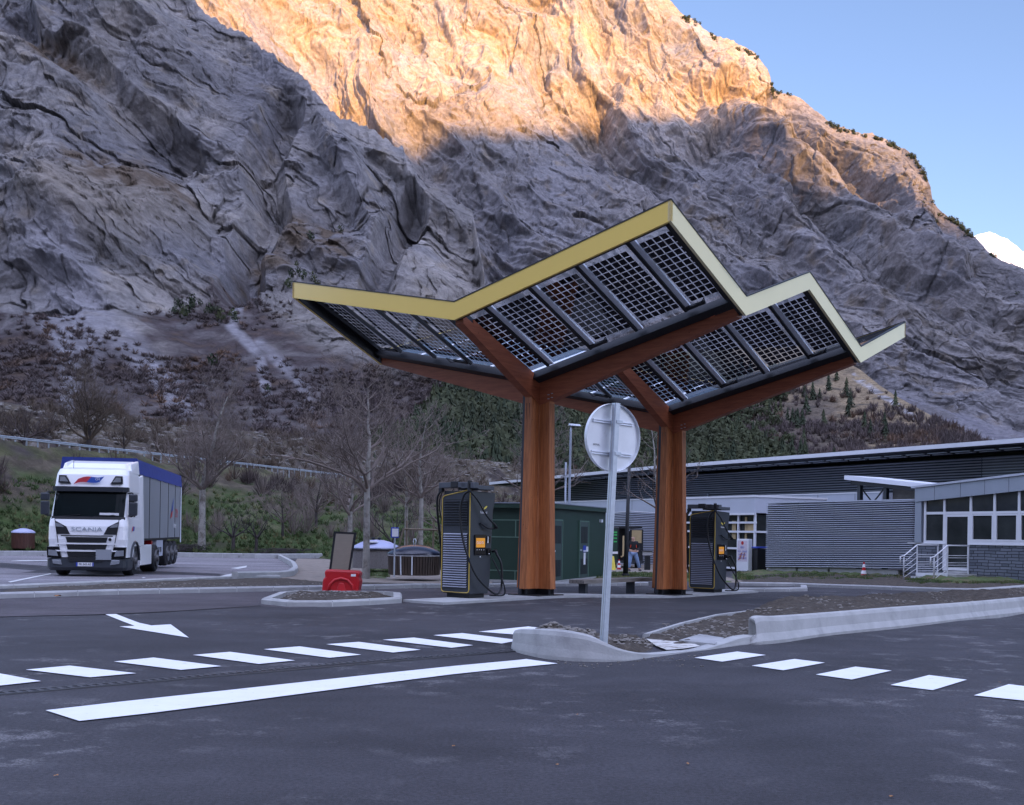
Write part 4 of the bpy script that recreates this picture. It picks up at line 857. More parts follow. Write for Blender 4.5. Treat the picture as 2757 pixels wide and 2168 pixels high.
for b0 in (.5, 1.5):
    ctr = cq(.5, b0, -CEN+LIFT-.02); din = .66
    def ax(a, b, sgn): return cq(a, b, -(CEN-(CEN-DD)*(abs(a-.5)*2)-(CEN-DB)*(abs(b-b0)*2))+LIFT-.02)
    for (a, b, sd, k) in ((.985, b0, V3d, .97), (.015, b0, V3d, .97), (.5, b0-.47, U3, 1), (.5, b0+.47, U3, 1)):
        out = ax(a, b, 1); beam(ctr, out, sd, din, .30, a1ok=a > .9)
def column(base, b0):
    bz = float(gz(base.x, base.y))+PLH; topz = cq(.5, b0, -2.79).z+.35
    root = MB(); H0, H1 = bz+.17, topz
    n = 10
    secs = []
    for i in range(n+1):
        t = i/n; z = H0+(H1-H0)*t; a = .54-.13*t**.8; w = .105; r = .10
        r2 = w+.015+.05*(1-t)**1.5
        pr = [(-w, -a), (w, -a), (w, -r2), (r2, -w), (a, -w), (a, w), (r2, w), (w, r2), (w, a), (-w, a), (-w, r2), (-r2, w), (-a, w), (-a, -w), (-r2, -w), (-w, -r2)]
        secs.append([(base.x+UX*x+VX*y, base.y+UY*x+VY*y, z) for x, y in pr])
    mb = loft('c', secs, None); o = cb(mb, 'column', M['glulam_v'])
    sh = MB()
    def P(x, y, z): return Vector((base.x+UX*x+VX*y, base.y+UY*x+VY*y, z))
    for s in (-1, 1):
        for A in ((.09, .47), (.47, .09)):
            sh.hexa([P(x, y, z) for z in (bz, bz+.172) for x, y in ((-A[0], -A[1]), (A[0], -A[1]), (A[0], A[1]), (-A[0], A[1]))])
    for k in (-.08, .08):
        for q in ((k, -.485), (.485, k)):
            sh.bar(P(q[0], q[1], bz), P(q[0], q[1], bz+.18), .04, .05)
    pl = [P(x, y, bz+.004) for x, y in ((-.5, -.5), (.5, -.5), (.5, .5), (-.5, .5))]; sh.hexa([p-Vector((0, 0, .02)) for p in pl]+[p+Vector((0, 0, .02)) for p in pl])
    cb(sh, 'steel_shoe', M['dark'], o)
    sl_ = MB()      # slots cut for the steel plates, dark filler strips proud by 3 mm
    for k in (-.045, .045):
        sl_.bar(P(k, -.414, topz-.75), P(k, -.412, topz-.35), .014, .03, (1, 0, 0)); sl_.bar(P(.414, k, topz-1.15), P(.412, k, topz-.35), .014, .03, (1, 0, 0))
    cb(sl_, 'plate_slot', M['dark'], o)
    dp = MB(); dp.hexa([P(x, y, bz) for x, y in ((-.235, -.43), (-.115, -.43), (-.115, -.22), (-.235, -.22))]+[P(x, y, topz-.1) for x, y in ((-.235, -.34), (-.115, -.34), (-.115, -.14), (-.235, -.14))]); cb(dp, 'downpipe', M['anthracite'], o)
    return o
column(CB1, .5); column(CB2, 1.5)
# ------------------------------------------------------------------ fast chargers
def charger(loc, label):
    t = thing('charger', label, 'charger', loc, -TH, 'fast chargers under the canopy')
    w, d = .45, .42       # half width, half depth (x: louvred face's width, y: towards the back)
    bx = MB()
    prof = [(-d+.03, .10), (d-.17, .10), (d-.11, .35), (d-.02, 2.05), (d+.06, 2.42), (d+.06, 2.5), (-d+.03, 2.53)]
    n = len(prof); vs = [(x, y, z) for x in (-w+.03, w) for y, z in prof]; bx.add(vs, [tuple(range(n)), tuple(range(n, 2*n))[::-1]]+[(i, n+i, n+(i+1) % n, (i+1) % n) for i in range(n)]); bx.build('cabinet', M['anthracite'], t, bevel=.015)
    bs = MB(); bs.box(-w+.1, w-.08, -d+.1, d-.22, 0, .1); bs.build('base', M['dark'], t)
    # louvred front with its yellow outline; the top edge slopes
    fz = lambda x: 2.42+(x+w)*.16
    fr = MB(); fr.add([(-w, -d, .12), (w, -d, .12), (w, -d, fz(w)), (-w, -d, fz(-w)), (-w, -d+.05, .12), (w, -d+.05, .12), (w, -d+.05, fz(w)), (-w, -d+.05, fz(-w))], [(0, 1, 2, 3), (7, 6, 5, 4), (0, 4, 5, 1), (1, 5, 6, 2), (2, 6, 7, 3), (3, 7, 4, 0)]); f = fr.build('front_frame', M['anthracite'], t, bevel=.02)
    yl = MB(); c = .07; e = .012
    ring = [(-w+e+c, .12+e), (w-e-c, .12+e), (w-e-.02, .12+e+.02), (w-e, .12+e+c), (w-e, fz(w)-e-c*.8), (w-e-.02, fz(w)-e-.02), (w-e-c, fz(w)-e-.012), (-w+e+c, fz(-w)-e+.01), (-w+e+.02, fz(-w)-e-.02), (-w+e, fz(-w)-e-c), (-w+e, .12+e+c), (-w+e+.02, .12+e+.02)]
    ring = [(x, -d-.004, z) for x, z in ring]; yl.tube(ring+[ring[0], ring[1]], .0125, 6); yl.build('yellow_outline', M['logoyellow'] if False else M['yellow'], t)
    lv = MB(); lb = MB(); lb.box(-w+.07, w-.07, -d-.003, -d+.004, .24, 1.52); lb.box(-w+.07, w-.07, -d-.003, -d+.004, 1.7, 2.33); lb.build('louvre_backing', M['dark'], f)
    for i in range(23):
        z = .25+i*.0565; lv.add([(-w+.075, -d-.006, z+.034), (w-.075, -d-.006, z+.034), (w-.075, -d-.04, z+.006), (-w+.075, -d-.04, z+.006), (-w+.075, -d-.03, z), (w-.075, -d-.03, z)], [(0, 1, 2, 3), (3, 2, 5, 4)])
    lv.build('lower_louvres', M['slatgrey'], t)
    lv = MB()
    for i in range(10):
        z = 1.73+i*.06; lv.add([(-w+.075, -d-.006, z+.026), (w-.075, -d-.006, z+.026), (w-.075, -d-.034, z+.006), (-w+.075, -d-.034, z+.006), (-w+.075, -d-.006, z-.002), (w-.075, -d-.006, z-.002)], [(0, 1, 2, 3), (3, 2, 5, 4)])
    lv.build('upper_louvres', M['anthracite'], t)
    sl_ = MB(); sl_.box(w-.27, w-.08, -d-.007, -d, 1.61, 1.645); sl_.build('handle_slot', M['dark'], t)
    # operator side (faces +x)
    sc = MB(); sc.box(w, w+.03, -.28, .13, 1.02, 1.5); b = sc.build('screen_bezel', M['screenbezel'], t, bevel=.01)
    s2 = MB(); s2.box(w+.03, w+.034, -.235, .08, 1.2, 1.42); s2.build('screen', M['screen'], b)
    ic = MB()
    for i, y in enumerate((-.19, -.1, -.01)):
        q = [(w+.037, y+.03*math.cos(a*math.pi/4), 1.31+.03*math.sin(a*math.pi/4)) for a in range(9)]; ic.tube(q, .006, 5)
    for y in (-.2, -.12, -.04, .04): ic.box(w+.03, w+.034, y-.008, y+.008, 1.135, 1.155)
    ic.box(w+.03, w+.034, -.1, -.07, .965, .995); build_each(ic, 'screen_symbol', M['white_letter'], b)
    kp = MB(); kp.box(w, w+.045, .17, .29, 1.02, 1.18); kp.box(w, w+.03, .17, .29, 1.3, 1.47); k = build_each(kp, 'card_reader', M['screenbezel'], t, bevel=.008)[0]
    kw = MB(); kw.box(w+.03, w+.034, .175, .205, 1.3, 1.46); kw.box(w+.045, w+.048, .2, .24, 1.04, 1.06); build_each(kw, 'reader_light', M['white_letter'], k)
    # logo: two-leaf mark and wordmark
    lg = MB()
    for s in (-1, 1):
        q = [(0, 0), (s*.05, .012), (s*.12, .055), (s*.13, .085), (s*.08, .075), (s*.03, .05)]
        lg.add([(w+.004, .05+y, 2.1+z) for y, z in q], [tuple(range(6))])
    lg.build('leaf_mark', M['logoyellow'], t); text('wordmark', 'Fastned', .085, M['white_letter'], t, (w+.004, .05, 2.03), (R(90), 0, R(90)), sx=.95)
    # cable boom on top
    tp = MB(); tp.box(-w-.06, w-.1, -d-.07, -d+.16, 2.6, 2.73); tp.box(w-.25, w+.14, -d-.07, -d+.13, 2.58, 2.72); tp.box(-.1, w+.1, -d+.16, d-.1, 2.56, 2.66); tp.build('cable_boom', M['boomgrey'], t, bevel=.012)
    th = MB(); th.box(-.12, .1, -d-.085, -d+.02, 2.61, 2.75); th.box(w-.02, w+.04, -d-.1, -d+.0, 2.5, 2.76); th.box(-w-.08, -w+.03, -d-.06, -d+.03, 2.5, 2.6); th.build('cable_clamp', M['dark'], t, bevel=.01)
    def cab(name, P, r=.027): MB().tube(catmull(P, 8), r, 8).build(name, M['cable'], t, smooth=True)
    cab('cable', [(w+.02, -d-.06, 2.52), (w-.12, -d-.1, 2.42), (w-.2, -d-.13, 2.1), (w-.16, -d-.13, 1.6), (w-.02, -d-.1, 1.1), (w+.16, -d+.05, .55), (w+.26, .0, .2), (w+.28, .28, .1), (w+.28, .42, .3), (w+.26, .42, .8), (w+.16, .36, 1.05)])
    cab('cable', [(w+.04, -d-.05, 2.5), (w+.12, -.3, 2.3), (w+.16, -.02, 1.95), (w+.2, .28, 1.7), (w+.16, .3, 1.66), (w+.1, .1, 1.66), (w+.03, -.1, 1.78)], .022)
    cab('cable', [(w+.02, .36, .95), (w+.2, .42, .6), (w+.36, .42, .3), (w+.3, .5, .08), (w+.1, .4, .05), (w-.1, .44, .05)], .019)
    cab('cable', [(-w-.03, -d-.03, 2.52), (-w-.12, -d-.05, 2.35), (-w-.14, -d, 1.9), (-w-.12, -d+.1, 1.2), (-w-.12, -d+.1, .8), (-w-.02, -d+.1, .5)])
    cab('cable', [(-w-.03, -d+.02, 2.5), (-w-.24, -d+.15, 2.2), (-w-.2, -d+.3, 1.6), (-w-.05, 0, 1.3)], .015)
    pg = MB(); pg.tube([(w+.02, .36, 1.1), (w+.12, .38, 1.12), (w+.18, .38, 1.0)], [.035, .04, .028], 8); pg.tube([(w+.14, .26, 1.78), (w+.21, .3, 1.66)], [.03, .035], 8); pg.build('charging_plug', M['cable'], t, smooth=True)
    return t
g1 = Vector((-.98, 26.1)); c1 = g1+Vector((UX, UY))*-.45+Vector((VX, VY))*.42
ch1 = charger((c1.x, c1.y, float(gz(c1.x, c1.y))+PLH), 'tall dark charger left of the front timber column, lower louvres pale grey')
g2 = Vector((6.26, 34.35)); c2 = g2+Vector((UX, UY))*-.45+Vector((VX, VY))*.42
ch2 = charger((c2.x, c2.y, float(gz(c2.x, c2.y))+PLH), 'farther dark charger standing right of the rear timber column')
# ------------------------------------------------------------------ round sign seen from behind
sg = G(1624, 1724); SY = 14.4; sb = at(1624, 1718, SY); sb.z = .1; st = at(1659, 1086, SY); signt = thing('round_road_sign', 'back of a round road sign on a leaning galvanised post in the kerbed rubble bed', 'road sign', sb)
def rel(p): return Vector(p)-sb
ax = (rel(st)).normalized(); yaw = R(33)
h1 = Vector((math.cos(yaw), math.sin(yaw), 0)); h1 = (h1-ax*h1.dot(ax)).normalized(); h2 = ax.cross(h1)        # h1 along the sign plate, h2 away from the post towards the plate
pp = MB()
L = rel(st).length
def oct_(w, d, r): return [(-w+r, -d), (w-r, -d), (w, -d+r), (w, d-r), (w-r, d), (-w+r, d), (-w, d-r), (-w, -d+r)]
secs = [[h1*x+h2*y+ax*z for x, y in oct_(.042, .04, .008)] for z in (-.3, L)]; loft('p', secs, None)
mb = loft('post', secs, None); mb.build('post', M['galv'], signt)
gr = MB()
for k in (-1, 1): gr.bar(ax*.2+h1*.0421*k+h2*0, ax*(L-.02)+h1*.0421*k, .012, .004, h1)
gr.build('post_seam', M['kerbstone'], signt)
sc_c = at(1660, 1178, SY+.02)-sb; sc_c = sc_c+h2*.07
dm = MB(); Rr = .437
def disc(r, off): return [sc_c+h1*(r*math.cos(a))+ax*(r*math.sin(a))+h2*off for a in [2*math.pi*i/64 for i in range(64)]]
rings = [disc(.0001, .03), disc(Rr-.012, .03), disc(Rr-.004, .028), disc(Rr-.002, -.012), disc(Rr+.003, -.014), disc(Rr+.006, .036), disc(.0001, .036)]
mbd = MB(); mbd.add([p for r in rings for p in r], [(i*64+k, i*64+(k+1) % 64, (i+1)*64+(k+1) % 64, (i+1)*64+k) for i in range(6) for k in range(64)])
M['signback'] = pm('sign_back_aluminium', (.74, .76, .78), .38, .2, var=.07, scale=5, detail=8, c2=(.42, .42, .38), c2t=(.62, .75), c2s=3)
mbd.build('sign_plate', M['signback'], signt)
rl = MB()
for dz, off in ((.2, .02), (-.21, -.02)):
    for q in (-.014, .014):
        c = sc_c+ax*(dz+q)+h2*.018; rl.bar(c-h1*.33+ax*.0, c+h1*.33, .02, .014, ax)
rl.build('mounting_rail', M['alu'], signt)
cl = MB()
for dz in (.2, -.21): c = sc_c+ax*dz; cl.bar(c-h2*.12-h1*.0, c+h2*.01, .1, .045, ax)
cl.build('post_clamp', M['galv'], signt, bevel=.004)
stx = text('maker_stamp', 'SIGNAL', .032, M['dark'], signt, (0, 0, 0), ext=.0005); rm = Matrix((h1, ax, -h2)).transposed().to_4x4(); rm.translation = sc_c+h1*-.25-ax*.11+h2*.025; stx.matrix_local = rm
# ------------------------------------------------------------------ bench between the columns
bl, br = G(1570, 1603), G(1697, 1602); bc = (bl+br)/2; bd = math.atan2(VY, VX)
bn = thing('bench', 'low backless bench with thick grey timber seat on two dark legs', 'bench', (bc.x, bc.y, bc.z), bd)
def bxs(u): x = ray(u, 1560)[0]; return (x*bc.y-bc.x)/(VX-x*VY)
bx0, bx1 = bxs(1552), bxs(1742)
for i in range(4): MB().box(bx0, bx1, -.26+i*.135, -.26+i*.135+.12, .37, .48).build('seat_plank', M['benchwood'], bn, bevel=.008)
for u in (1570, 1697): MB().box(bxs(u)-.06, bxs(u)+.06, -.12, .12, 0, .37).build('leg', M['anthracite'], bn, bevel=.006)
M['sidingmid'] = pm('mid_siding', (.34, .37, .42), .5, .1, var=.08, scale=2)
# ------------------------------------------------------------------ service building
WD = Vector((-.579, 1)).normalized()      # wall direction, going away to the left
WN = Vector((-WD.y, -0.0)) if False else Vector((-WD.y, WD.x)); WN = -WN if WN.y > 0 else WN    # outward, towards the camera
wang = math.atan2(-WD.y, -WD.x)           # local +x runs towards the camera side (right in the picture), local -y faces out
def wx(u, org, off=0):
    """distance along the wall line (from org, towards the right/near end) of the point seen at photo column u (near the horizon)"""
    x = ray(u, 1445)[0]; d = -WD; o = Vector(org)+WN*off      # o + d*s ; X = x*Y
    return (x*o.y-o.x)/(d.x-x*d.y)
def hz_at(u, v, org, off=0):
    s = wx(u, org, off); p = Vector(org)+WN*off-WD*s; return EYE+ray(u, v)[1]*p.y
bld = None
# hall: local frame with x along the wall; y out of the wall is negative
HO = (25.2, 52.0); hall = thing('service_building', 'long low grey service building with a wide dark roof overhang and white eaves', 'building', (HO[0], HO[1], 0), wang)
def hs(u, off=0): return wx(u, HO, off)
xL, xR = hs(1315), hs(2757)+14
zL, zR = 6.1, 6.52; xm = hs(1753)
def zr(x): return zL+(6.48-zL)*min(1, (x-xL)/(xm-xL))+max(0, (x-xm)/(hs(2757)-xm))*.05
def slab(mb, x0, x1, y0, y1, za, zb, n=1):
    for i in range(n):
        a, b = x0+(x1-x0)*i/n, x0+(x1-x0)*(i+1)/n; mb.hexa([(a, y0, zr(a)+za), (b, y0, zr(b)+za), (b, y1, zr(b)+za), (a, y1, zr(a)+za), (a, y0, zr(a)+zb), (b, y0, zr(b)+zb), (b, y1, zr(b)+zb), (a, y1, zr(a)+zb)])
mb = MB(); slab(mb, xL, xm, -.02, .1, -.22, 0); slab(mb, xm, xR, -.02, .1, -.22, 0); mb.build('eaves_board', M['whitematt'], hall)
mb = MB(); slab(mb, xL, xR, .1, 14, -.06, -.02, 4); mb.build('roof', M['rooftop'], hall)
mb = MB(); slab(mb, xL+.2, xR, .1, 4.2, -.28, -.2, 4); mb.build('soffit', M['soffit'], hall)
mb = MB()
for i in range(46):
    x = xL+1+(xR-xL-1)*i/46
    slab(mb, x, x+(xR-xL)/46-.3, .45, .6, -.42, -.38); slab(mb, x, x+(xR-xL)/46-.3, .85, 1.0, -.47, -.43)
build_each(mb, 'sun_louvre', M['cladgrey'], hall)
def corrugated(mb, x0, x1, y, z0, z1, pitch, depth, z0b=None, z1b=None, ret=False):
    """horizontal ribbed sheet on the plane y (ribs stand out to -y)"""
    z0b = z0 if z0b is None else z0b; z1b = z1 if z1b is None else z1b; n = max(2, round((z1-z0)/pitch))
    for i in range(n):
        q = [0, .18, .3, .62, .74, 1]; e = [0, 0, -depth, -depth, 0, 0]; vs = []
        for x, a, b in ((x0, z0, z1), (x1, z0b, z1b)):
            h = (b-a)/n; vs += [(x, y+e[k], a+h*(i+q[k])) for k in range(6)]
        mb.add(vs, [(1, 2, 8, 7), (2, 3, 9, 8), (3, 4, 10, 9)]); mb.add(vs, [(0, 1, 7, 6), (4, 5, 11, 10)], 1)  # grooves take the second, darker material as painted shade
    return mb
yW = 3.2
b0x = hs(2641, -yW)
mb = corrugated(MB(), xL+3, b0x, yW, 3.0, 6.0, .15, .07); mb.build('ribbed_wall', [M['sidingmid'], M['soffit']], hall)
mb = corrugated(MB(), b0x+.03, xR, yW, 3.0, 6.0, .15, .06); mb.build('ribbed_wall', [M['cladgrey'], M['sidingdark']], hall)
mb = MB(); mb.box(xL+3.5, xR, yW+.02, 13, 0, 6.0); mb.build('core_wall', M['soffit'], hall)
mb = MB(); s = hs(1908, -yW); mb.box(s-.06, s+.06, yW-.16, yW-.06, 3.2, 4.6); s = hs(1645, -yW); mb.box(s-.06, s+.06, yW-.16, yW-.06, 2.6, 4.6); build_each(mb, 'downpipe', M['cladgrey'], hall)
# lower grey-blue volume behind the screen wall
def lowvol():
    off = 1.2; y0 = -off
    xa, xb = hs(1490, off), hs(2372, off); za, zb = hz_at(1500, 1361, HO, off), hz_at(2299, 1318, HO, off); z = (za+zb)/2; mb = MB(); mb.box(xa, xb, y0, yW-.1, -.3, z); b = mb.build('low_wing', M['cladlight'], hall)
    mb = MB(); mb.box(xa-.05, xb, y0-.03, y0+.2, z, z+.07); mb.build('coping', M['whitematt'], b)
    mb = MB()
    for u in (1700, 1870, 2100, 2200, 2300): s = hs(u, off); mb.box(s-.012, s+.012, y0-.008, y0, 1, z)
    build_each(mb, 'panel_joint', M['sidingdark'], b)
lowvol()
# ---- entrance block with white band and glazing
EO = Vector((0, 0)); _p = at(2030, 1445, 56.0); EO = (_p.x, _p.y)
ent = thing('entrance_pavilion', 'white-banded glazed entrance block between the chargers and the ribbed screen wall', 'building', (EO[0], EO[1], -.12), wang)
def es(u, off=0): return wx(u, EO, off)
def ez(v, u=2025): return EYE+ray(u, v)[1]*56+.12
x0 = es(1790); zt, zb = ez(1333), ez(1381)
mb = MB(); mb.box(x0, 0, 0, 5, zb, zt-.1); b = mb.build('white_band', M['cladlight'], ent)
mb = MB(); mb.box(x0, .04, -.04, 5, zt-.1, zt); mb.build('coping', M['whitematt'], b); MB().box(x0, .02, -.02, .1, zb-.1, zb).build('lower_trim', M['whitematt'], b)
MB().box(x0+.1, -.12, .25, 4.8, 0, zb-.1).build('dim_interior', M['windowglass'], ent)
ys = [ez(1407), ez(1452), ez(1500)]
fr = MB(); W_ = .1
for u in (1860, 1895, 1932, 1984, 2028): s = es(u); fr.box(s-W_/2-.06, s+W_/2-.06, .1, .2, .0, zb-.1)
for z in (ys[0], ez(1432), ez(1478), .1): fr.box(x0, -.02, .102, .19, z-.05, z+.05)
for yy in (1.2, 2.4): fr.box(-.14, -.04, yy-.05, yy+.05, 0, zb-.1)
for z in (ez(1432), ez(1478), .1): fr.box(-.13, -.045, .2, 2.5, z-.05, z+.05)
fr.build('window_frame', M['whitematt'], ent)
cu = MB(); 
for u, w_, z0_, z1_ in ((1999, .14, 1.2, zb-.2), (2012, .5, 1.9, zb-.5), (1967, .3, 1.6, zb-.4)): s = es(u); cu.box(s-w_/2, s+w_/2, .2, .24, z0_, z1_)
build_each(cu, 'interior_panel', M['interior'], ent)
# poster panel in front
pu = es(1993, 1.2); px_ = Vector(EO)+WN*1.2-WD*es(1999, 1.2); post = thing('menu_board', 'upright white menu board with a pale pink printed poster beside the glazed entrance', 'sign', (px_.x, px_.y, -.12), wang)
k = px_.y/F*1.12; pw = 21*k; ph = (1534-1446)*px_.y/F
MB().box(-pw, pw, 0, .25, 0, ph).build('cabinet', M['whitematt'], post, bevel=.02)
M['poster'] = pm('poster_print', (.62, .54, .6), .5, var=.12, scale=7, c2=(.35, .2, .3), c2t=(.6, .66), c2s=9, stretch=(1, 1, 2.2))
pb = MB().box(-pw+.08, pw-.08, -.006, 0, .5, ph-.08).build('poster', M['poster'], post)
MB().lathe([(0, 0), (.09, 0), (.09, .006), (0, .006)], 20, (0, -.012, ph-.2), 'y').build('red_emblem', M['red'], pb)
MB().add([(-.32, -.012, .55), (-.1, -.012, .62), (.02, -.012, .95), (-.12, -.012, .9)], [(0, 1, 2, 3)]).add([(.03, -.012, .58), (.12, -.012, .62), (.2, -.012, .95), (.12, -.012, .92)], [(0, 1, 2, 3)]).build('food_picture', pm('food_print', (.4, .14, .08), .5), pb)
for i, (tx_, z_) in enumerate((('MENU', ph-.42), ('PIZZA  -  SALADES', ph-.62), ('SANDWICHES', ph-.78), ('CAFÉ  BOISSONS', ph-.95))): text('poster_line', tx_, .12 if i else .15, M['flagblue'], pb, (0, -.012, z_), ext=.001, sx=.7)
# dark bins at the corner
q = Vector(EO)+WN*.6-WD*(.9); bb = thing('waste_bin', 'black wheeled bin in the corner between glazed entrance and ribbed screen', 'bin', (q.x, q.y, -.12), wang)
MB().hexa([(-.35, -.3, .05), (.35, -.3, .05), (.35, .3, .05), (-.35, .3, .05), (-.42, -.36, 1.15), (.42, -.36, 1.15), (.42, .36, 1.15), (-.42, .36, 1.15)]).build('body', M['dark'], bb, bevel=.03); MB().box(-.45, .45, -.4, .42, 1.16, 1.24).build('lid', M['blueplate'], bb, bevel=.03)
# ---- ribbed screen wall (round-cornered) on a concrete plinth
SO = (at(2439, 1450, 46).x, 46.0); s1 = wx(2463, SO); s0 = wx(2060, SO)
scr = thing('ribbed_screen_wall', 'long grey ribbed metal screen wall with rounded ends on a concrete plinth', 'wall', (SO[0], SO[1], 0), wang)
def ring_tube(mb, z, h, x0, x1, dep, e):
    pass
n = 31; zb0, zb1, zt0, zt1 = .17, .40, 3.14, 3.22
def rib_section(r):        # plan outline of the front with rounded returns, r offset outward
    o = [(s0-r, 2.2), (s0-r, .25)]+[(s0+.25-(.25+r)*math.cos(a), .25-(.25+r)*math.sin(a)) for a in [math.pi/2*k/5 for k in range(1, 6)]]
    o += [(s1-.25+(.25+r)*math.sin(a), .25-(.25+r)*math.cos(a)) for a in [math.pi/2*k/5 for k in range(0, 6)]]+[(s1+r, 2.2)]; return o
mb = MB(); offs = [(0, 0), (.16, 0), (.22, .06), (.3, .085), (.52, .085), (.6, .06), (.66, 0), (.999, 0)]; rows = []
for i in range(n):
    for q, e in offs: rows.append([(x, y, (lambda t: (zb0+(zb1-zb0)*t)+((zt0+(zt1-zt0)*t)-(zb0+(zb1-zb0)*t))*(i+q)/n)((x-s0)/(s1-s0))) for x, y in rib_section(e)])
m_ = len(rows[0]); mb.add([p for r in rows for p in r], [(i*m_+k, i*m_+k+1, (i+1)*m_+k+1, (i+1)*m_+k) for i in range(len(rows)-1) for k in range(m_-1)])
mb.m = [1 if (j//(m_-1)) % 8 in (0, 6, 7) else 0 for j in range(len(mb.f))]; mb.build('ribbed_sheet', [M['cladlight'], M['soffit']], scr)  # groove rows coloured dark to paint in their shade
mb = MB(); o = rib_section(.06); mb.prism(o, 3.2, 3.25); mb.build('top_cap', M['cladlight'], scr)
mb = MB()
for t in (.25, .5, .75): x = s0+(s1-s0)*t; mb.box(x-.02, x+.02, -.063, -.05, .3, 3.2)
build_each(mb, 'sheet_joint', M['sidingdark'], scr)
for i in range(4):
    a, b = s0+.15+(s1-s0-.9)*i/4, s0+.15+(s1-s0-.9)*(i+1)/4-.12; MB().box(a, b, .05, .5, -.3, .28 if i < 3 else .3).build('plinth_block', M['concrete'], scr, bevel=.01)
# ---- porch roof with V-brace behind the screen
PO = Vector(SO)+WN*-2.6
por = thing('porch_roof', 'thin white sloping porch roof on dark posts with a V brace above the ribbed screen', 'canopy', (PO.x, PO.y, 0), wang)
def ps(u): return wx(u, (PO.x, PO.y))
def pz(u, v): p = PO-WD*ps(u); return EYE+ray(u, v)[1]*p.y
xa, xb = ps(2270), ps(2560); za, zb_ = pz(2270, 1280), pz(2535, 1307)
mb = MB(); mb.hexa([(xa, 0, za-.2), (xb, 0, zb_-.25), (xb, 2.4, zb_-.25), (xa, 2.4, za-.2), (xa, 0, za), (xb, 0, zb_-.05), (xb, 2.4, zb_-.05), (xa, 2.4, za)]); mb.build('roof_slab', M['whitematt'], por)
mb = MB(); mb.hexa([(xa+.3, .1, za-.42), (xb, .1, zb_-.42), (xb, 2.3, zb_-.42), (xa+.3, 2.3, za-.42), (xa+.3, .1, za-.21), (xb, .1, zb_-.26), (xb, 2.3, zb_-.26), (xa+.3, 2.3, za-.21)]); mb.build('roof_beam', M['dark'], por)
p1, p2 = ps(2297), ps(2367); 
for p in (p1, p2): MB().box(p-.09, p+.09, .3, .5, 0, za-.4).build('post', M['anthracite'], por)
pm_ = (p1+p2)/2
for p in (p1, p2): MB().bar((p, .4, za-.55), (pm_, .4, 3.25), .05, .05).build('brace', M['dark'], por)
MB().box(p2+.2, ps(2463), .6, .7, 2.2, za-.62).build('grey_panel', pm('weathered_panel', (.2, .18, .16), .7, var=.25, scale=2), por)
# ---- restaurant wing on the right with stone base
RO = (at(2467, 1450, 45.5).x, 45.5)
res = thing('restaurant_wing', 'single-storey wing with white framed windows, grey fascia and dark slate stone base', 'building', (RO[0], RO[1], 0), wang)
def rs(u): return wx(u, RO)
def rz(u, v): p = Vector(RO)-WD*rs(u); return EYE+ray(u, v)[1]*p.y
XE = rs(2757)+5
def slatestone():
    m, N, b = newmat('slate_stone'); tc = N.new('ShaderNodeTexCoord'); mp = N.new('ShaderNodeMapping'); mp.inputs['Rotation'].default_value = (R(90), 0, 0); lnk(m, tc.outputs['Object'], mp.inputs[0])
    nz = N.new('ShaderNodeTexNoise'); nz.inputs['Scale'].default_value = 2.5; lnk(m, tc.outputs['Object'], nz.inputs[0]); mx = N.new('ShaderNodeMix'); mx.data_type = 'VECTOR'; mx.inputs[0].default_value = .06; lnk(m, mp.outputs[0], mx.inputs[4]); lnk(m, nz.outputs['Color'], mx.inputs[5])
    br = N.new('ShaderNodeTexBrick'); br.inputs['Scale'].default_value = 1; br.inputs['Brick Width'].default_value = .46; br.inputs['Row Height'].default_value = .11; br.inputs['Mortar Size'].default_value = .012; br.offset = .37; br.squash = .6; br.squash_frequency = 3
    br.inputs['Color1'].default_value = (.1, .115, .14, 1); br.inputs['Color2'].default_value = (.18, .2, .235, 1); br.inputs['Mortar'].default_value = (.02, .022, .03, 1); lnk(m, mx.outputs[1], br.inputs[0])
    lnk(m, br.outputs[0], b.inputs['Base Color']); b.inputs['Roughness'].default_value = .75; bp = N.new('ShaderNodeBump'); bp.invert = True; bp.inputs['Distance'].default_value = .03; lnk(m, br.outputs['Fac'], bp.inputs['Height']); lnk(m, bp.outputs[0], b.inputs['Normal']); return m
M['slatestone'] = slatestone()
zs = 1.42
dl, dr = rs(2548), rs(2607)
a0 = rs(2461)
MB().box(a0-.25, dl-.02, 0, .4, -.3, zs).build('stone_base', M['slatestone'], res)
MB().box(dr+.05, XE, 0, .4, -.3, zs).build('stone_base', M['slatestone'], res)
MB().box(a0-.3, dl, -.05, .0, zs, zs+.05).build('sill', M['whitematt'], res); MB().box(dr+.05, XE, -.05, .0, zs, zs+.05).build('sill', M['whitematt'], res)
def zh(x): return 3.12+.07*(x)        # window head, rises to the right with the roof
mb = MB(); mb.hexa([(0, -.14, zh(0)), (XE, -.14, zh(XE)), (XE, 6, zh(XE)), (0, 6, zh(0)), (0, -.14, zh(0)+.56), (XE, -.14, zh(XE)+.56), (XE, 6, zh(XE)+.56), (0, 6, zh(0)+.56)]); mb.build('fascia_panel', M['cladgrey'], res)
mb = MB(); mb.hexa([(-.15, -.2, zh(0)+.56), (XE, -.2, zh(XE)+.56), (XE, 6.2, zh(XE)+.56), (-.15, 6.2, zh(0)+.56), (-.15, -.2, zh(0)+.64), (XE, -.2, zh(XE)+.64), (XE, 6.2, zh(XE)+.64), (-.15, 6.2, zh(0)+.64)]); mb.build('roof', M['cladlight'], res)
MB().box(-.02, .3, -.1, .3, zs+.05, zh(0)).build('corner_post', M['cladgrey'], res)
mb = MB()
for u in (2520, 2590, 2655, 2720): x = rs(u); mb.box(x-.008, x+.008, -.144, -.14, zh(x), zh(x)+.56)
build_each(mb, 'panel_joint', M['sidingdark'], res)
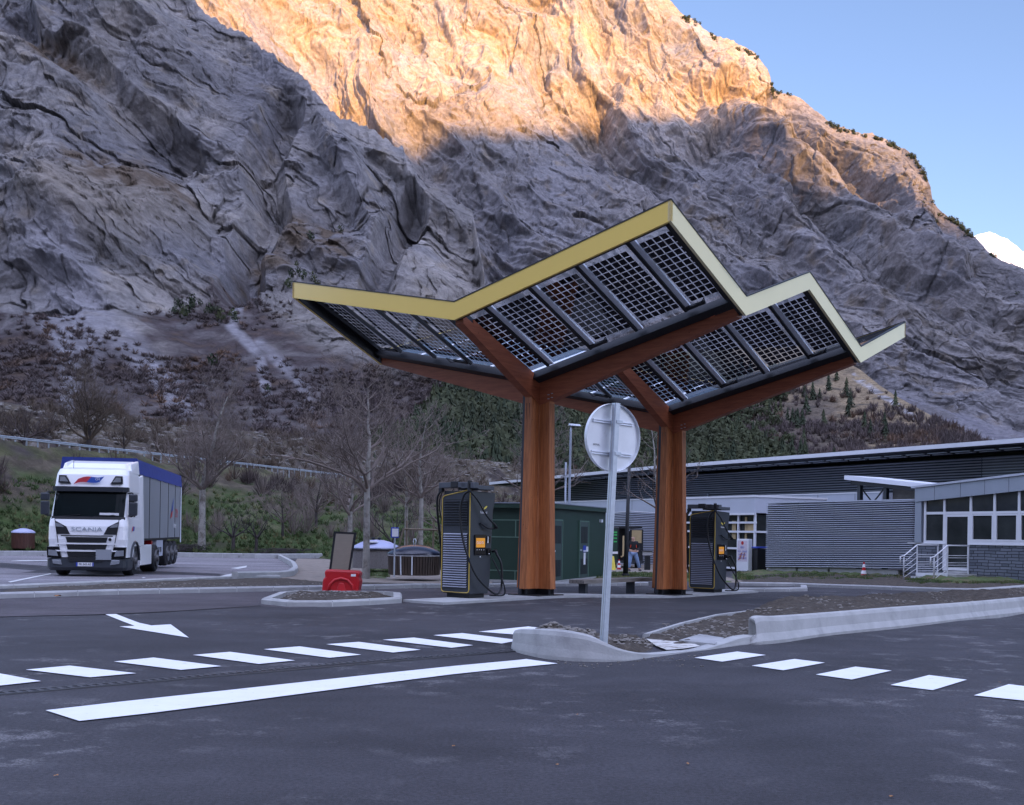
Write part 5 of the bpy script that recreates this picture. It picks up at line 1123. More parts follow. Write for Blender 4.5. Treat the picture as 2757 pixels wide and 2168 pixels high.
MB().box(.3, XE-.1, .35, .4, .2, 3.1).build('dim_interior', pm('dim_room', (.012, .014, .015), .9, var=.3, scale=.6), res)
ztr = 2.66; vx_ = [rs(u) for u in (2490, 2542, 2613, 2677, 2743)]; vx_ += [vx_[-1]+(vx_[-1]-vx_[-2])*i for i in (1, 2, 3)]
fr = MB()
for i, x in enumerate(vx_):
    lo_ = zs+.05 if x < dl-.3 or x > dr else .38
    fr.box(x-.05, x+.05, -.03, .06, lo_, zh(x))
fr.box(vx_[0], XE, -.027, .055, ztr-.05, ztr+.05); fr.box(vx_[0], vx_[1], -.027, .055, zs+.05, zs+.14); fr.box(vx_[2], XE, -.027, .055, zs+.05, zs+.16)
mb = fr.build('window_frame', M['whitematt'], res)
for i in range(len(vx_)-1):
    a, b = vx_[i]+.05, vx_[i+1]-.05
    MB().add([(a, .02, ztr+.05), (b, .02, ztr+.05), (b, .02, zh(b)), (a, .02, zh(a))], [(0, 1, 2, 3)]).build('pane', M['windowglass'], res)
    if i != 1:
        MB().add([(a, .02, zs+.12), (b, .02, zs+.12), (b, .02, ztr-.05), (a, .02, ztr-.05)], [(0, 1, 2, 3)]).build('pane', M['windowglass'], res)
        if i > 1:
            sf = MB(); e = .055
            for q in ((a, a+e, zs+.16, ztr-.06), (b-e, b, zs+.16, ztr-.06), (a+e, b-e, zs+.16, zs+.16+e), (a+e, b-e, ztr-.06-e, ztr-.06)): sf.box(q[0], q[1], -.035, .03, q[2], q[3])
            sf.build('sash', M['whitematt'], res)
dd = MB(); e = .08; a, b = vx_[1]+.05, vx_[2]-.05
for q in ((a, a+e, .4, ztr-.05), (b-e, b, .4, ztr-.05), (a+e, b-e, .4, .5), (a+e, b-e, ztr-.15, ztr-.05)): dd.box(q[0], q[1], -.02, .03, q[2], q[3])
do = dd.build('door', M['whitematt'], res); MB().box(a+e, b-e, .0, .012, .5, ztr-.15).build('door_glass', M['windowglass'], do)
MB().box(a, b, -.1, .3, .30, .38).build('threshold', M['concrete'], do)
# things seen dimly in the room
mb = MB()
for u, v in ((2650, 1393), (2700, 1393), (2725, 1390)): x = rs(u); z = rz(u, v); mb.lathe([(0, -.02), (.1, 0), (0, .02)], 12, (x, .2, z))
build_each(mb, 'ceiling_lamp_inside', pm('dim_lamp', (.6, .6, .55), .5), res)
# steps with white railings
stp = thing('entrance_steps', 'small concrete steps with white tubular railings at the glazed door', 'steps', (RO[0], RO[1], 0), wang)
sx0, sx1 = a-.28, b+.05
MB().box(sx0, sx1+.35, -1.3, -.06, -.2, .29).build('landing', M['concrete'], stp, bevel=.01)
for i, (y, z) in enumerate(((-1.62, .12), (-1.95, -.06))): MB().box(sx0, sx1-.15, y, y+.32, -.25, z+.02).build('step', M['concrete'], stp, bevel=.01); MB().box(sx0, sx1-.15, y-.02, y+.04, z-.04, z+.03).build('step_edge', M['whitematt'], stp)
MB().box(sx0, sx1, -1.36, -1.302, .16, .3).build('step_edge', M['whitematt'], stp)
def rail_(x):
    o = MB(); o.tube([(x, -2.1, .02), (x, -2.1, .95), (x, -1.35, 1.38), (x, -.1, 1.38)], .028, 8); o.tube([(x, -2.1, .95), (x, -2.3, .92), (x, -2.3, .62)], .028, 8); h = o.build('handrail', M['whitematt'], stp, smooth=True)
    for y, z0_ in ((-1.35, .2), (-.15, .28)): MB().tube([(x, y, z0_), (x, y, 1.38)], .026, 8).build('baluster', M['whitematt'], h)
    for k in range(4): MB().tube([(x, -2.08, .12+.2*k), (x, -1.38, .45+.22*k)], .011, 5).build('infill_bar', M['whitematt'], h)
    for k in range(7): MB().tube([(x, -1.33, .36+.09*k+(.1 if k > 4 else 0)), (x, -.17, .36+.09*k+(.1 if k > 4 else 0))], .011, 5).build('infill_bar', M['whitematt'], h)
rail_(sx0+.05); rail_(sx1+.02)
# ---- second ribbed volume beyond the bench
VO = at(1697, 1440, 66); v2 = thing('ribbed_annex', 'ribbed light grey corner block behind the open van', 'wall', (VO.x, VO.y, -.2), 0)
zt_ = EYE+ray(1700, 1378)[1]*66+.2
d1 = (at(1640, 1440, 72)-VO); d2 = (at(1775, 1440, 70)-VO); d1.z = d2.z = 0
mb = MB(); nn_ = 30
for i in range(nn_):
    for q, e in ((0, 0), (.3, .05), (.65, .05), (.95, 0)):
        pass
rows = []
for i in range(nn_):
    for q, e in ((0, 0), (.2, 0), (.3, .06), (.7, .06), (.8, 0)): z = zt_*(i+q)/nn_; rows.append([(d1.x, d1.y-e, z), (0, -e, z), (d2.x, d2.y-e, z)])
rows.append([(d1.x, d1.y, zt_), (0, 0, zt_), (d2.x, d2.y, zt_)])
mb.add([p for r in rows for p in r], [(i*3+k, i*3+k+1, (i+1)*3+k+1, (i+1)*3+k) for i in range(len(rows)-1) for k in range(2)]); mb.m = [1 if (j//2) % 5 in (0, 3, 4) else 0 for j in range(len(mb.f))]; mb.build('ribbed_sheet', [M['cladlight'], M['soffit']], v2)  # dark groove faces stand in for shade between the ribs
MB().prism([(d1.x, d1.y), (0, 0), (d2.x, d2.y), (d2.x-1, d2.y+3)], zt_, zt_+.06).build('top_cap', M['whitematt'], v2)
# ------------------------------------------------------------------ green technical shed
SC0 = Vector((1.36, 40.)); e1 = Vector((.366, .93)).normalized(); e2 = Vector((-e1.y, e1.x)); sh = thing('green_shed', 'dark green windowless technical shed with two louvred doors behind the front column', 'shed', (SC0.x, SC0.y, -.2), math.atan2(e1.y, e1.x))
LS, WS, HS = 6.9, 2.75, 2.72     # local x along the door side, local y to the left
MB().box(0, LS, 0, WS, .1, HS).build('wall', M['green'], sh)
MB().box(-.05, LS+.05, -.05, WS+.05, -.1, .1).build('plinth', M['concrete'], sh)
mb = MB(); mb.hexa([(-.18, -.18, HS), (LS+.18, -.18, HS-.0), (LS+.18, WS+.18, HS), (-.18, WS+.18, HS), (-.18, -.18, HS+.16), (LS+.18, -.18, HS+.16), (LS+.18, WS+.18, HS+.16), (-.18, WS+.18, HS+.16)]); ro = mb.build('roof', M['green'], sh); MB().box(-.2, LS+.2, -.2, WS+.2, HS+.163, HS+.2).build('roof_edge', M['cladgrey'], ro)
def door(xa, xb, sheet_=False):
    d = MB().box(xa, xb, -.04, -.002, .12, 2.28).build('door', M['greendoor'], sh); t = MB()
    for q in ((xa-.05, xa, .12, 2.33), (xb, xb+.05, .12, 2.33), (xa, xb, 2.28, 2.33)): t.box(q[0], q[1], -.055, -.001, q[2], q[3])
    t.build('door_frame', M['greentrim'], d); m = (xa+xb)/2
    for z0_, z1_ in ((1.45, 2.1), (.25, .85)):
        for a_, b_ in ((xa+.14, m-.015), (m+.015, xb-.14)): MB().box(a_, b_, -.046, -.041, z0_, z1_).build('louvre', M['louvre'], d)
    MB().lathe([(0, -.1), (.03, -.1), (.03, -.04)], 10, (xa+.09, 0, 1.18), 'y').build('door_knob', M['alu'], d); return d
door(.25, 1.25); d2_ = door(3.35, 4.45)
MB().box(3.75, 4.12, -.055, -.047, 1.1, 1.36).build('blue_notice', M['blueplate'], d2_); MB().box(3.78, 4.09, -.058, -.0555, 1.12, 1.18).build('notice_text', M['white_letter'], d2_); MB().box(4.14, 4.4, -.055, -.047, 1.12, 1.32).build('paper_notice', M['white_letter'], d2_); MB().box(3.82, 4.06, -.055, -.047, .62, 1.08).build('paper_notice', M['white_letter'], d2_)
mb = MB()
for x_ in (-.012,):
    for (y0_, y1_, z0_, z1_) in ((0, WS, 2.26, 2.3), (0, WS, 1.64, 1.68), (0, WS, .42, .46), (1.3, 1.34, 1.68, 2.26), (1.3, 1.34, .1, .42), (0, .04, .1, 2.7), (WS-.04, WS, .1, 2.7)): mb.box(x_, -.001, y0_, y1_, z0_, z1_)
build_each(mb, 'panel_rib', M['greentrim'], sh)
MB().box(6.0, 6.2, -.1, -.002, 2.3, 2.42).build('wall_lamp', M['alu'], sh)
# ------------------------------------------------------------------ articulated lorry
TR = R(7.0); tk = thing('articulated_lorry', 'white articulated lorry with grey panelled trailer and blue tarpaulin top parked in the lot', 'lorry', (-13.62, 35.75, 0), TR)
M['rimgrey'] = pm('dirty_rim', (.1, .1, .105), .5, .3, var=.2)
def wheel(parent, x, y, r=.5, w=.3, name='wheel'):
    s = 1 if x > 0 else -1
    o = MB().lathe([(0, -w/2), (r*.62, -w/2), (r*.93, -w/2), (r, -w/2+.05), (r, w/2-.05), (r*.93, w/2), (r*.62, w/2), (0, w/2-.06)], 28, (0, 0, 0), 'x').build(name, M['rubber'], parent, smooth=False); o.location = (x, y, r)
    h = MB().lathe([(0, .08), (.1, .1), (.13, .03), (r*.5, .02), (r*.6, .06), (r*.62, .0)], 20, (w/2*s, 0, 0), 'x').build('rim', M['rimgrey'], o); 
    return o
# cab body: sections stacked in height, front face slightly raked and rounded in plan
def plan(hw, y0, y1, r=.28, n=5):
    o = [(hw, y1), (-hw, y1)]
    o += [(-hw+r*(1-math.cos(a)), y0+r*.75*(1-math.sin(a))) for a in [math.pi/2*k/n for k in range(n+1)]]
    o += [(hw-r*(1-math.cos(a)), y0+r*.75*(1-math.sin(a))) for a in [math.pi/2*(1-k/n) for k in range(n+1)]]; return o
def stack(secs):
    return loft('x', [[(x, y, z) for x, y in plan(hw, y0, y1, r)] for hw, y0, y1, z, r in secs], None)
stack([(1.22, .04, 2.25, .98, .3), (1.23, .0, 2.25, 1.2, .3), (1.23, .02, 2.25, 1.62, .3), (1.21, .09, 2.25, 1.86, .3), (1.2, .14, 2.25, 1.9, .3)]).build('cab_lower', M['white'], tk)
stack([(1.2, .14, 2.25, 1.9, .3), (1.14, .42, 2.25, 2.76, .3)]).build('cab_middle', M['white'], tk)
stack([(1.17, .36, 2.25, 2.76, .3), (1.16, .40, 2.25, 2.9, .3), (1.13, .5, 2.25, 3.3, .32), (1.1, .66, 2.25, 3.48, .36), (1.0, .95, 2.25, 3.55, .3)]).build('high_roof', M['white'], tk, bevel=.02)
# roof air deflector
MB().hexa([(-.98, 1.0, 3.5), (.98, 1.0, 3.5), (1.08, 2.25, 3.5), (-1.08, 2.25, 3.5), (-.86, 1.35, 3.72), (.86, 1.35, 3.72), (.98, 2.2, 3.84), (-.98, 2.2, 3.84)]).build('roof_deflector', M['white'], tk, bevel=.03)
for s in (-1, 1): MB().hexa([(s*.98, 1.15, 3.4), (s*1.12, 1.15, 3.4), (s*1.14, 2.3, 3.4), (s*1.0, 2.3, 3.4), (s*.98, 1.3, 3.74), (s*1.06, 1.3, 3.7), (s*1.1, 2.3, 3.86), (s*1.0, 2.3, 3.86)]).build('side_deflector', M['white'], tk, bevel=.02)
for s in (-1, 1): MB().hexa([(s*1.1, 2.25, 1.0), (s*1.2, 2.25, 1.0), (s*1.22, 2.8, 1.0), (s*1.14, 2.8, 1.0), (s*1.06, 2.25, 3.3), (s*1.14, 2.25, 3.3), (s*1.18, 2.7, 3.4), (s*1.12, 2.7, 3.4)]).build('side_fairing', M['white'], tk)
# windscreen, wrapped slightly round the corners, 6 mm proud
def frontpatch(z0, z1, x0, x1, yf0, yf1, mat, name, parent, n=10, off=.0, hw0=1.2, hw1=1.14, r=.3, thick=.03):
    """patch following the rounded cab front between heights z0, z1"""
    def fy(x, hw, y0):
        e = abs(x)-(hw-r)
        return y0 if e <= 0 else y0+r*.75*(1-math.sqrt(max(0, 1-(e/r)**2)))
    V = []; 
    for z, yf, hw in ((z0, yf0, hw0), (z1, yf1, hw1)):
        for k in range(n+1): x = x0+(x1-x0)*k/n; V.append((x, fy(x, hw, yf)-off, z))
    for z, yf, hw in ((z0, yf0, hw0), (z1, yf1, hw1)):
        for k in range(n+1): x = x0+(x1-x0)*k/n; V.append((x, fy(x, hw, yf)-off+thick, z))
    m = n+1; f = [(k, k+1, m+k+1, m+k) for k in range(n)]+[(2*m+k, 3*m+k, 3*m+k+1, 2*m+k+1) for k in range(n)]+[(k, 2*m+k, 2*m+k+1, k+1) for k in range(n)]+[(m+k, m+k+1, 3*m+k+1, 3*m+k) for k in range(n)]+[(0, m, 3*m, 2*m), (n, 2*m+n, 3*m+n, m+n)]
    return MB().add(V, f).build(name, mat, parent)
ws = frontpatch(1.93, 2.74, -1.1, 1.1, .145, .415, M['glass'], 'windscreen', tk, 16, off=.03)
for x in (-.55, .5): MB().bar((x-.4, .13, 1.93), (x+.3, .1, 1.99), .02, .02).build('wiper', M['dark'], ws)
MB().box(.35, .95, .135, .14, 1.98, 2.06).build('name_board', M['white_letter'], ws); text('name_board_text', 'JEAN-LUC VERITE', .06, M['dark'], ws, (.65, .13, 2.02), ext=.001, sx=.9) if False else None
frontpatch(2.75, 2.9, -1.18, 1.18, .33, .3, M['anthracite'], 'sun_visor', tk, 16, off=.06, hw0=1.19, hw1=1.19, thick=.16)
frontpatch(1.84, 1.93, -1.14, 1.14, .1, .12, M['dark'], 'cowl', tk, 16, off=.02, hw0=1.21, hw1=1.21)
for s in (-1, 1):    # upper lamps in the high roof
    q = [(s*.62, 3.0), (s*1.0, 3.02), (s*.98, 3.26), (s*.78, 3.26)]
    m_ = MB(); m_.extr([(x, z) for x, z in q], .36, .5); l = m_.build('roof_lamp', M['dark'], tk); MB().extr([((x-s*.85)*.7+s*.85, (z-3.14)*.62+3.14) for x, z in q], .35, .365).build('lens', M['lampglass'], l)
# flag logo
def wavy(parent, cx, y, cz, w, h, face='y', sgn=1):
    L = MB(); Rr_ = MB(); n = 12
    for k in range(n):
        for (t0, t1), in (((k/n, (k+1)/n),),):
            P = []
            for t in (t0, t1):
                x = (t-.5)*w; z = .14*h*math.sin(t*5.5)+(t-.5)*.42*h; P.append((x+.09*w*1, z+h*.3)); P.append((x-.09*w, z-h*.3))
            q = [P[0], P[2], P[3], P[1]]; v = [(cx+a*sgn, y, cz+b) if face == 'y' else (y, cx+a*sgn, cz+b) for a, b in q]; (Rr_ if k < n/2 else L).add(v, [(0, 1, 2, 3)])
    o = Rr_.build('flag_logo', M['flagred'], parent); L.build('flag_blue_half', M['flagblue'], o); return o
fl = wavy(tk, -.05, .355, 3.12, .82, .3); text('logo_text', 'CM', .1, M['white_letter'], fl, (.22, .345, 3.14), ext=.001)
# front panel: centre part with badge, headlamp recesses, three grille slots
frontpatch(1.3, 1.33, -.8, .8, 0, 0, M['dark'], 'panel_gap', tk, off=.012, hw0=1.23, hw1=1.23)
text('grille_letters', 'SCANIA', .19, M['galv'], tk, (0, -.012, 1.52), ext=.008, sx=1.45)
for s in (-1, 1):
    m_ = MB().extr([(s*.52, 1.36), (s*.93, 1.36), (s*.97, 1.62), (s*.98, 1.78), (s*.86, 1.72), (s*.64, 1.6)], -.012, .06); l = m_.build('headlamp_recess', M['dark'], tk)
    MB().extr([(s*.7, 1.58), (s*.95, 1.6), (s*.97, 1.72), (s*.8, 1.68)], -.02, -.013).build('lamp_strip', M['lampglass'], l)
    MB().bar((s*.99, .0, 1.84), (s*.86, -.03, .98), .018, .02).build('panel_seam', M['dark'], tk)
for i, (z0_, z1_, hw) in enumerate(((1.1, 1.27, .62), (.87, 1.04, .6), (.64, .81, .58))):
    g_ = MB().extr([(-hw-.03, z1_), (hw+.03, z1_), (hw-.02, z0_), (-hw+.02, z0_)], -.022, .02).build('grille_slot', M['dark'], tk)
    mb = MB(); [mb.box(-hw+.03, hw-.03, -.03, -.022, z0_+.03+.04*k, z0_+.042+.04*k) for k in range(3)]; mb.build('mesh', M['rubber'], g_)
    if i < 2: frontpatch(z0_-.06, z0_-.02, -.96, .96, 0, 0, M['white'], 'grille_bar', tk, 14, off=.05, hw0=1.23, hw1=1.23)
MB().lathe([(0, 0), (.05, 0), (.05, .012), (0, .012)], 16, (.72, -.03, 1.2), 'y').build('emblem', M['dark'], tk)
stack([(1.22, .02, 1.2, .62, .25), (1.22, .0, 1.2, .98, .3)]).build('lower_panel', M['white'], tk)
stack([(1.2, .06, .9, .2, .25), (1.25, -.03, .9, .3, .3), (1.25, -.03, .9, .58, .3)]).build('bumper', M['anthracite'], tk, bevel=.01)
MB().extr([(-.6, .63), (.6, .63), (.5, .48), (-.5, .48)], -.06, -.02).build('lower_intake', M['dark'], tk)
for s in (-1, 1):
    o = MB(); o.extr([(s*.76, .6), (s*1.2, .6), (s*1.22, .96), (s*.84, .96)], -.045, .1); l = o.build('headlight', M['screenbezel'], tk, bevel=.01); MB().extr([(s*.86, .66), (s*1.16, .68), (s*1.16, .86), (s*.92, .84)], -.055, -.046).build('lens', M['lampglass'], l)
    o = MB(); o.extr([(s*.74, .38), (s*1.02, .42), (s*1.04, .54), (s*.78, .54)], -.065, -.02); o.build('fog_lamp', M['lampglass'], tk, bevel=.01)
MB().box(.3, .78, -.07, -.05, .55, .88).build('grey_notice_plate', M['boxgrey'], tk)
np_ = MB().box(-.3, .24, -.08, -.065, .34, .46).build('number_plate', M['white_letter'], tk); MB().box(-.3, -.25, -.084, -.08, .34, .46).build('plate_band', M['blueplate'], np_); MB().box(.2, .24, -.084, -.08, .34, .46).build('plate_band', M['blueplate'], np_); text('plate_text', 'FR·345·AE', .105, M['dark'], np_, (-.025, -.084, .4), ext=.001, sx=.85)
# side window, door, mirrors
for s in (-1, 1):
    MB().hexa([(s*1.19, .5, 2.0), (s*1.215, .5, 2.0), (s*1.215, 1.35, 1.95), (s*1.19, 1.35, 1.95), (s*1.15, .62, 2.68), (s*1.17, .62, 2.68), (s*1.17, 1.35, 2.68), (s*1.15, 1.35, 2.68)]).build('side_window', M['glass'], tk)
    mr = MB(); mr.box(s*1.24 if s > 0 else -1.5, s*1.5 if s > 0 else -1.24, .18, .34, 1.98, 2.42); mr.box(s*1.24 if s > 0 else -1.5, s*1.5 if s > 0 else -1.24, .18, .34, 2.44, 2.68)
    m_ = mr.build('mirror', M['anthracite'], tk, bevel=.04); a_ = MB(); a_.tube([(s*1.15, .5, 2.7), (s*1.3, .36, 2.72), (s*1.42, .28, 2.62)], .025, 6); a_.tube([(s*1.18, .4, 1.98), (s*1.3, .3, 1.95), (s*1.4, .27, 2.0)], .025, 6); a_.build('mirror_arm', M['dark'], m_)
MB().tube([(-.62, .7, 3.5), (-.62, .72, 3.95)], .008, 5).build('antenna', M['dark'], tk)
for s in (-1, 1):
    wheel(tk, s*1.05, 1.3, .5, .32, 'front_wheel'); wheel(tk, s*.98, 4.9, .5, .5, 'rear_wheel')
    n = 10; pr = [(-.1, .42)]+[(1.3-.66*math.cos(math.pi*k/n), .5+.62*math.sin(math.pi*k/n)) for k in range(n+1)]
    o = MB(); rs_ = [(s*1.235, y, z) for y, z in pr[1:]]; o.tube(rs_, .045, 6); o.build('wheel_arch', M['anthracite'], tk)
    MB().box(s*1.12 if s > 0 else -1.2, s*1.2 if s > 0 else -1.12, 2.4, 4.25, .3, 1.0).build('side_skirt', M['white'], tk, bevel=.02)
MB().box(-.45, .45, .9, 6.2, .5, .95).build('chassis', M['dark'], tk)
wavy(tk, .95, 1.238, 1.55, .42, .25, 'x')
# trailer, at a slight angle to the tractor
ta = R(2.6)
tl = [ (1.25, 3.75) ]
inv = Matrix.Rotation(TR, 4, 'Z').inverted()
fr_w = Vector((-13.33, 39.6, 0)); loc = inv @ (fr_w-Vector((-13.62, 35.75, 0)))
tref = bpy.data.objects.new('trailer', None)
tb = MB()
LT = 12.45
TM = Matrix.Translation(loc) @ Matrix.Rotation(ta, 4, 'Z')
def tp(x, y, z): return tuple(TM @ Vector((x, y, z)))
def tbox(mb, x0, x1, y0, y1, z0, z1, mi=0): return mb.hexa([tp(*q) for q in ((x0, y0, z0), (x1, y0, z0), (x1, y1, z0), (x0, y1, z0), (x0, y0, z1), (x1, y0, z1), (x1, y1, z1), (x0, y1, z1))], mi)
box_ = tbox(MB(), -2.52, 0, 0, LT, 1.2, 3.72).build('trailer_body', M['boxgrey'], tk)
cv = MB(); 
n = 14
for i in range(n): cv.hexa([tp(*q) for q in ((-2.56, LT*i/n, 3.52+.02*(i % 2)), (.035, LT*i/n, 3.5+.02*(i % 2)), (.035, LT*(i+1)/n, 3.5+.02*((i+1) % 2)), (-2.56, LT*(i+1)/n, 3.52+.02*((i+1) % 2)), (-2.5, LT*i/n, 4.03), (-.02, LT*i/n, 4.03), (-.02, LT*(i+1)/n, 4.03), (-2.5, LT*(i+1)/n, 4.03))])
cv.hexa([tp(*q) for q in ((-2.58, -.06, 3.6), (.05, -.06, 3.6), (.05, 0, 3.6), (-2.58, 0, 3.6), (-2.52, -.06, 4.05), (0, -.06, 4.05), (0, 0, 4.05), (-2.52, 0, 4.05))]); cv.build('tarpaulin', M['blue'], tk)
for y in (.4, 2.9, 5.7, 8.1, 10.3, LT-.35): tbox(MB(), 0, .014, y-.035, y+.035, 1.2, 3.62).build('panel_joint', M['dark'], box_)
tbox(MB(), 0, .02, LT-.2, LT, .95, 3.6).build('rear_post', M['alu'], tk); tbox(MB(), -2.5, 0, LT, LT+.04, 1.2, 3.6).build('rear_door', M['boxgrey'], tk)
tbox(MB(), -1.9, -.6, .3, LT, .85, 1.19).build('chassis_beam', M['dark'], tk)
tbox(MB(), -2.48, -.04, 0, LT, 1.12, 1.2).build('floor_frame', M['dark'], tk)
def tw(y):
    for x in (-.18, -2.34):
        p = Vector(tp(x, y, 0)); w = wheel(tk, 1.0 if x > -1 else -1.0, y, .52, .36, 'trailer_wheel'); w.location = (p.x, p.y, .52)
for y in (8.0, 9.3, 10.6): tw(y)
tbox(MB(), -.32, -.06, 5.3, 7.1, .45, 1.1).build('pallet_box', M['cladlight'], tk)
mb = MB(); [tbox(mb, -.058, -.045, 5.35+k, 5.6+k, .62, .82) for k in (0, .5, 1.0)]; build_each(mb, 'box_latch', M['dark'], tk)
tbox(MB(), -.4, -.1, 4.2, 4.5, .3, 1.15).build('support_leg', M['red'], tk); tbox(MB(), -2.3, -.2, LT-.4, LT-.1, .6, .95).build('under_run_bar', M['dark'], tk)
# side logo
q0 = tp(.018, 8.6, 2.4); o = MB(); o.add([tp(.02, y, z) for y, z in ((8.75, 2.0), (8.9, 2.25), (9.5, 2.42), (9.25, 2.12))], [(0, 1, 2, 3)]); lg_ = o.build('side_flag_logo', M['flagred'], box_); MB().add([tp(.02, y, z) for y, z in ((9.0, 2.27), (9.5, 2.38), (9.75, 2.95), (9.5, 2.75))], [(0, 1, 2, 3)]).build('flag_blue_half', M['flagblue'], lg_)
for i, (y, z, s_, t_, mt_) in enumerate(((10.7, 2.25, .55, 'CM', M['flagred']), (10.2, 1.72, .34, 'dilmex', M['white_letter']))):
    tt = text('side_text', t_, s_, mt_, box_, tp(.022, y, z), (R(90), 0, R(90)+ta), ext=.001)
# ------------------------------------------------------------------ bins
def place(u, v, dz=0): return G(u, v, dz)
p = place(1108, 1567); r_ = 146/2*p.y/F*1.0
b1 = thing('slatted_bin', 'round semi-buried bin with dark wooden slats and glossy navy domed lid beside the charger', 'bin', (p.x, p.y+r_, .02)); hb = (1567-1512)*p.y/F
MB().lathe([(0, 0), (r_*.93, 0), (r_*.97, hb), (0, hb)], 36).build('drum', M['binwood'], b1)
mb = MB()
for k in range(56):
    a = 2*math.pi*k/56; c, s = math.cos(a), math.sin(a)
    if k in (38, 42): continue
    mb.bar((r_*.955*c, r_*.955*s, .02), (r_*.99*c, r_*.99*s, hb-.04), .07, .025, (c, s, 0))
mb.build('wood_slats', M['binwood'], b1)
mb = MB()
for k in (38, 42): a = 2*math.pi*k/56; c, s = math.cos(a), math.sin(a); mb.bar((r_*.96*c, r_*.96*s, .02), (r_*1.0*c, r_*1.0*s, hb-.02), .045, .03, (c, s, 0))
build_each(mb, 'metal_strap', M['alu'], b1)
MB().lathe([(r_*1.0, hb-.04), (r_*1.02, hb)], 36).build('top_band', M['alu'], b1)
MB().lathe([(r_*1.03, hb), (r_*1.03, hb+.06), (r_*.9, hb+.17), (r_*.62, hb+.3), (r_*.3, hb+.37), (0, hb+.385)], 40).build('domed_lid', M['lidnavy'], b1, smooth=True)
MB().tube([(-.03, 0, hb+.36), (-.05, 0, hb+.5), (-.03, 0, hb+.58), (.03, 0, hb+.58), (.05, 0, hb+.5), (.03, 0, hb+.36)], .016, 8).build('lifting_ring', M['alu'], b1, smooth=True)
p = at(1012, 1530, 48.); p.z = 0; r_ = 128/2*p.y/F
b2 = thing('stone_bin', 'round pebble-faced bin with pale lilac domed lid behind the thin trunk', 'bin', (p.x, p.y, 0.02)); hb = .8
MB().lathe([(0, 0), (r_*.98, 0), (r_*.98, hb), (0, hb)], 40).build('drum', M['binstone'], b2)
MB().lathe([(r_*1.02, hb), (r_*1.03, hb+.05), (r_*.9, hb+.17), (r_*.6, hb+.32), (r_*.3, hb+.4), (0, hb+.42)], 40).build('domed_lid', M['lidblue'], b2, smooth=True)
MB().lathe([(r_*1.035, hb-.02), (r_*1.05, hb+.02), (r_*1.035, hb+.06)], 40).build('rim_band', M['lidnavy'], b2)
for x in (-.12, .14): MB().lathe([(.05, .36), (.05, .44), (.09, .46), (.09, .5), (.05, .52), (0, .52)], 12, (x, -.1, hb)).build('lifting_knob', M['dark'], b2)
MB().lathe([(0, 0), (.3, 0), (.3, .03), (0, .05)], 20, (-.15, -r_*.62, hb+.3)).build('filling_flap', M['white'], b2)
p = at(47, 1478, 72.5); p.z = 0.1; r_ = 60/2*p.y/F
b3 = thing('slatted_bin', 'round red-brown slatted bin with pale lid far left beyond the lorry park', 'bin', (p.x, p.y+.8, 0.12)); hb = 1.02
MB().lathe([(0, 0), (r_*.96, 0), (r_*.96, hb), (0, hb)], 32).build('drum', M['binwoodred'], b3); mb = MB()
for k in range(48): a = 2*math.pi*k/48; c, s = math.cos(a), math.sin(a); mb.bar((r_*.965*c, r_*.965*s, .02), (r_*.975*c, r_*.975*s, hb), .075, .025, (c, s, 0))
mb.build('wood_slats', M['binwoodred'], b3); MB().lathe([(r_*1.02, hb), (r_*1.02, hb+.08), (r_*.75, hb+.2), (r_*.25, hb+.3), (0, hb+.31)], 32).build('domed_lid', M['lidblue'], b3, smooth=True)
for x in (-.25, .2): MB().lathe([(.04, .38), (.05, .5), (.09, .52), (0, .54)], 8, (x, 0, hb)).build('lifting_knob', M['dark'], b3)
# ------------------------------------------------------------------ red plastic barrier with tilted board
pL, pR = at(868, 1574, 27.6), at(973, 1574, 27.6); rb = thing('red_plastic_barrier', 'red water-filled plastic road barrier standing behind the kerb', 'barrier', ((pL.x+pR.x)/2, 27.6, .06), R(-4)); w2 = (pR.x-pL.x)/2
o = [(-w2*.98, 0), (w2*.9, 0), (w2, .3), (w2*.93, .42), (w2*1.02, .5), (w2*.86, .56), (-w2*.78, .58), (-w2*.86, .5), (-w2*.8, .4), (-w2*.93, .34)]
ah = MB(); ah.extr(o, -.18, .18); body = ah.build('body', M['red'], rb, bevel=.045)
MB().tube([(-.3+.0, -.185, 0), (-.27, -.19, .2), (-.14, -.19, .33), (0.02, -.19, .37), (.18, -.19, .33), (.3, -.19, .2), (.34, -.185, 0)], .035, 8).build('moulded_arch', M['red'], rb, smooth=True)
MB().hexa([(-.13, -.24, 0), (.18, -.24, 0), (.14, -.17, 0), (-.1, -.17, 0), (-.03, -.2, .26), (.09, -.2, .26), (.07, -.17, .26), (-.01, -.17, .26)]).build('moulded_foot', M['red'], rb, bevel=.02)
MB().box(.26, .38, -.187, -.181, .42, .48).build('white_sticker', M['white_letter'], rb)
bd_ = thing('blank_board', 'tilted beige board in black frame propped behind the red barrier', 'board', at(902, 1516, 28.2)); z_ = 28.2/F
def bp_(u, v, e=0): q = at(u, v, 28.2+e)-Vector(bd_.location); return q
cor = [(882, 1560), (938, 1560), (960, 1434), (899, 1431)]; mb = MB(); fr_ = [bp_(*c) for c in cor]; bk = [bp_(*c, .06) for c in cor]; mb.hexa([fr_[0], fr_[1], bk[1], bk[0], fr_[3], fr_[2], bk[2], bk[3]]); mb.build('frame', M['dark'], bd_)
cor = [(889, 1554), (934, 1554), (952, 1439), (904, 1437)]; mb = MB(); fr_ = [bp_(*c, -.008) for c in cor]; bk = [bp_(*c, -.002) for c in cor]; mb.hexa([fr_[0], fr_[1], bk[1], bk[0], fr_[3], fr_[2], bk[2], bk[3]]); mb.build('panel', M['beigeboard'], bd_)
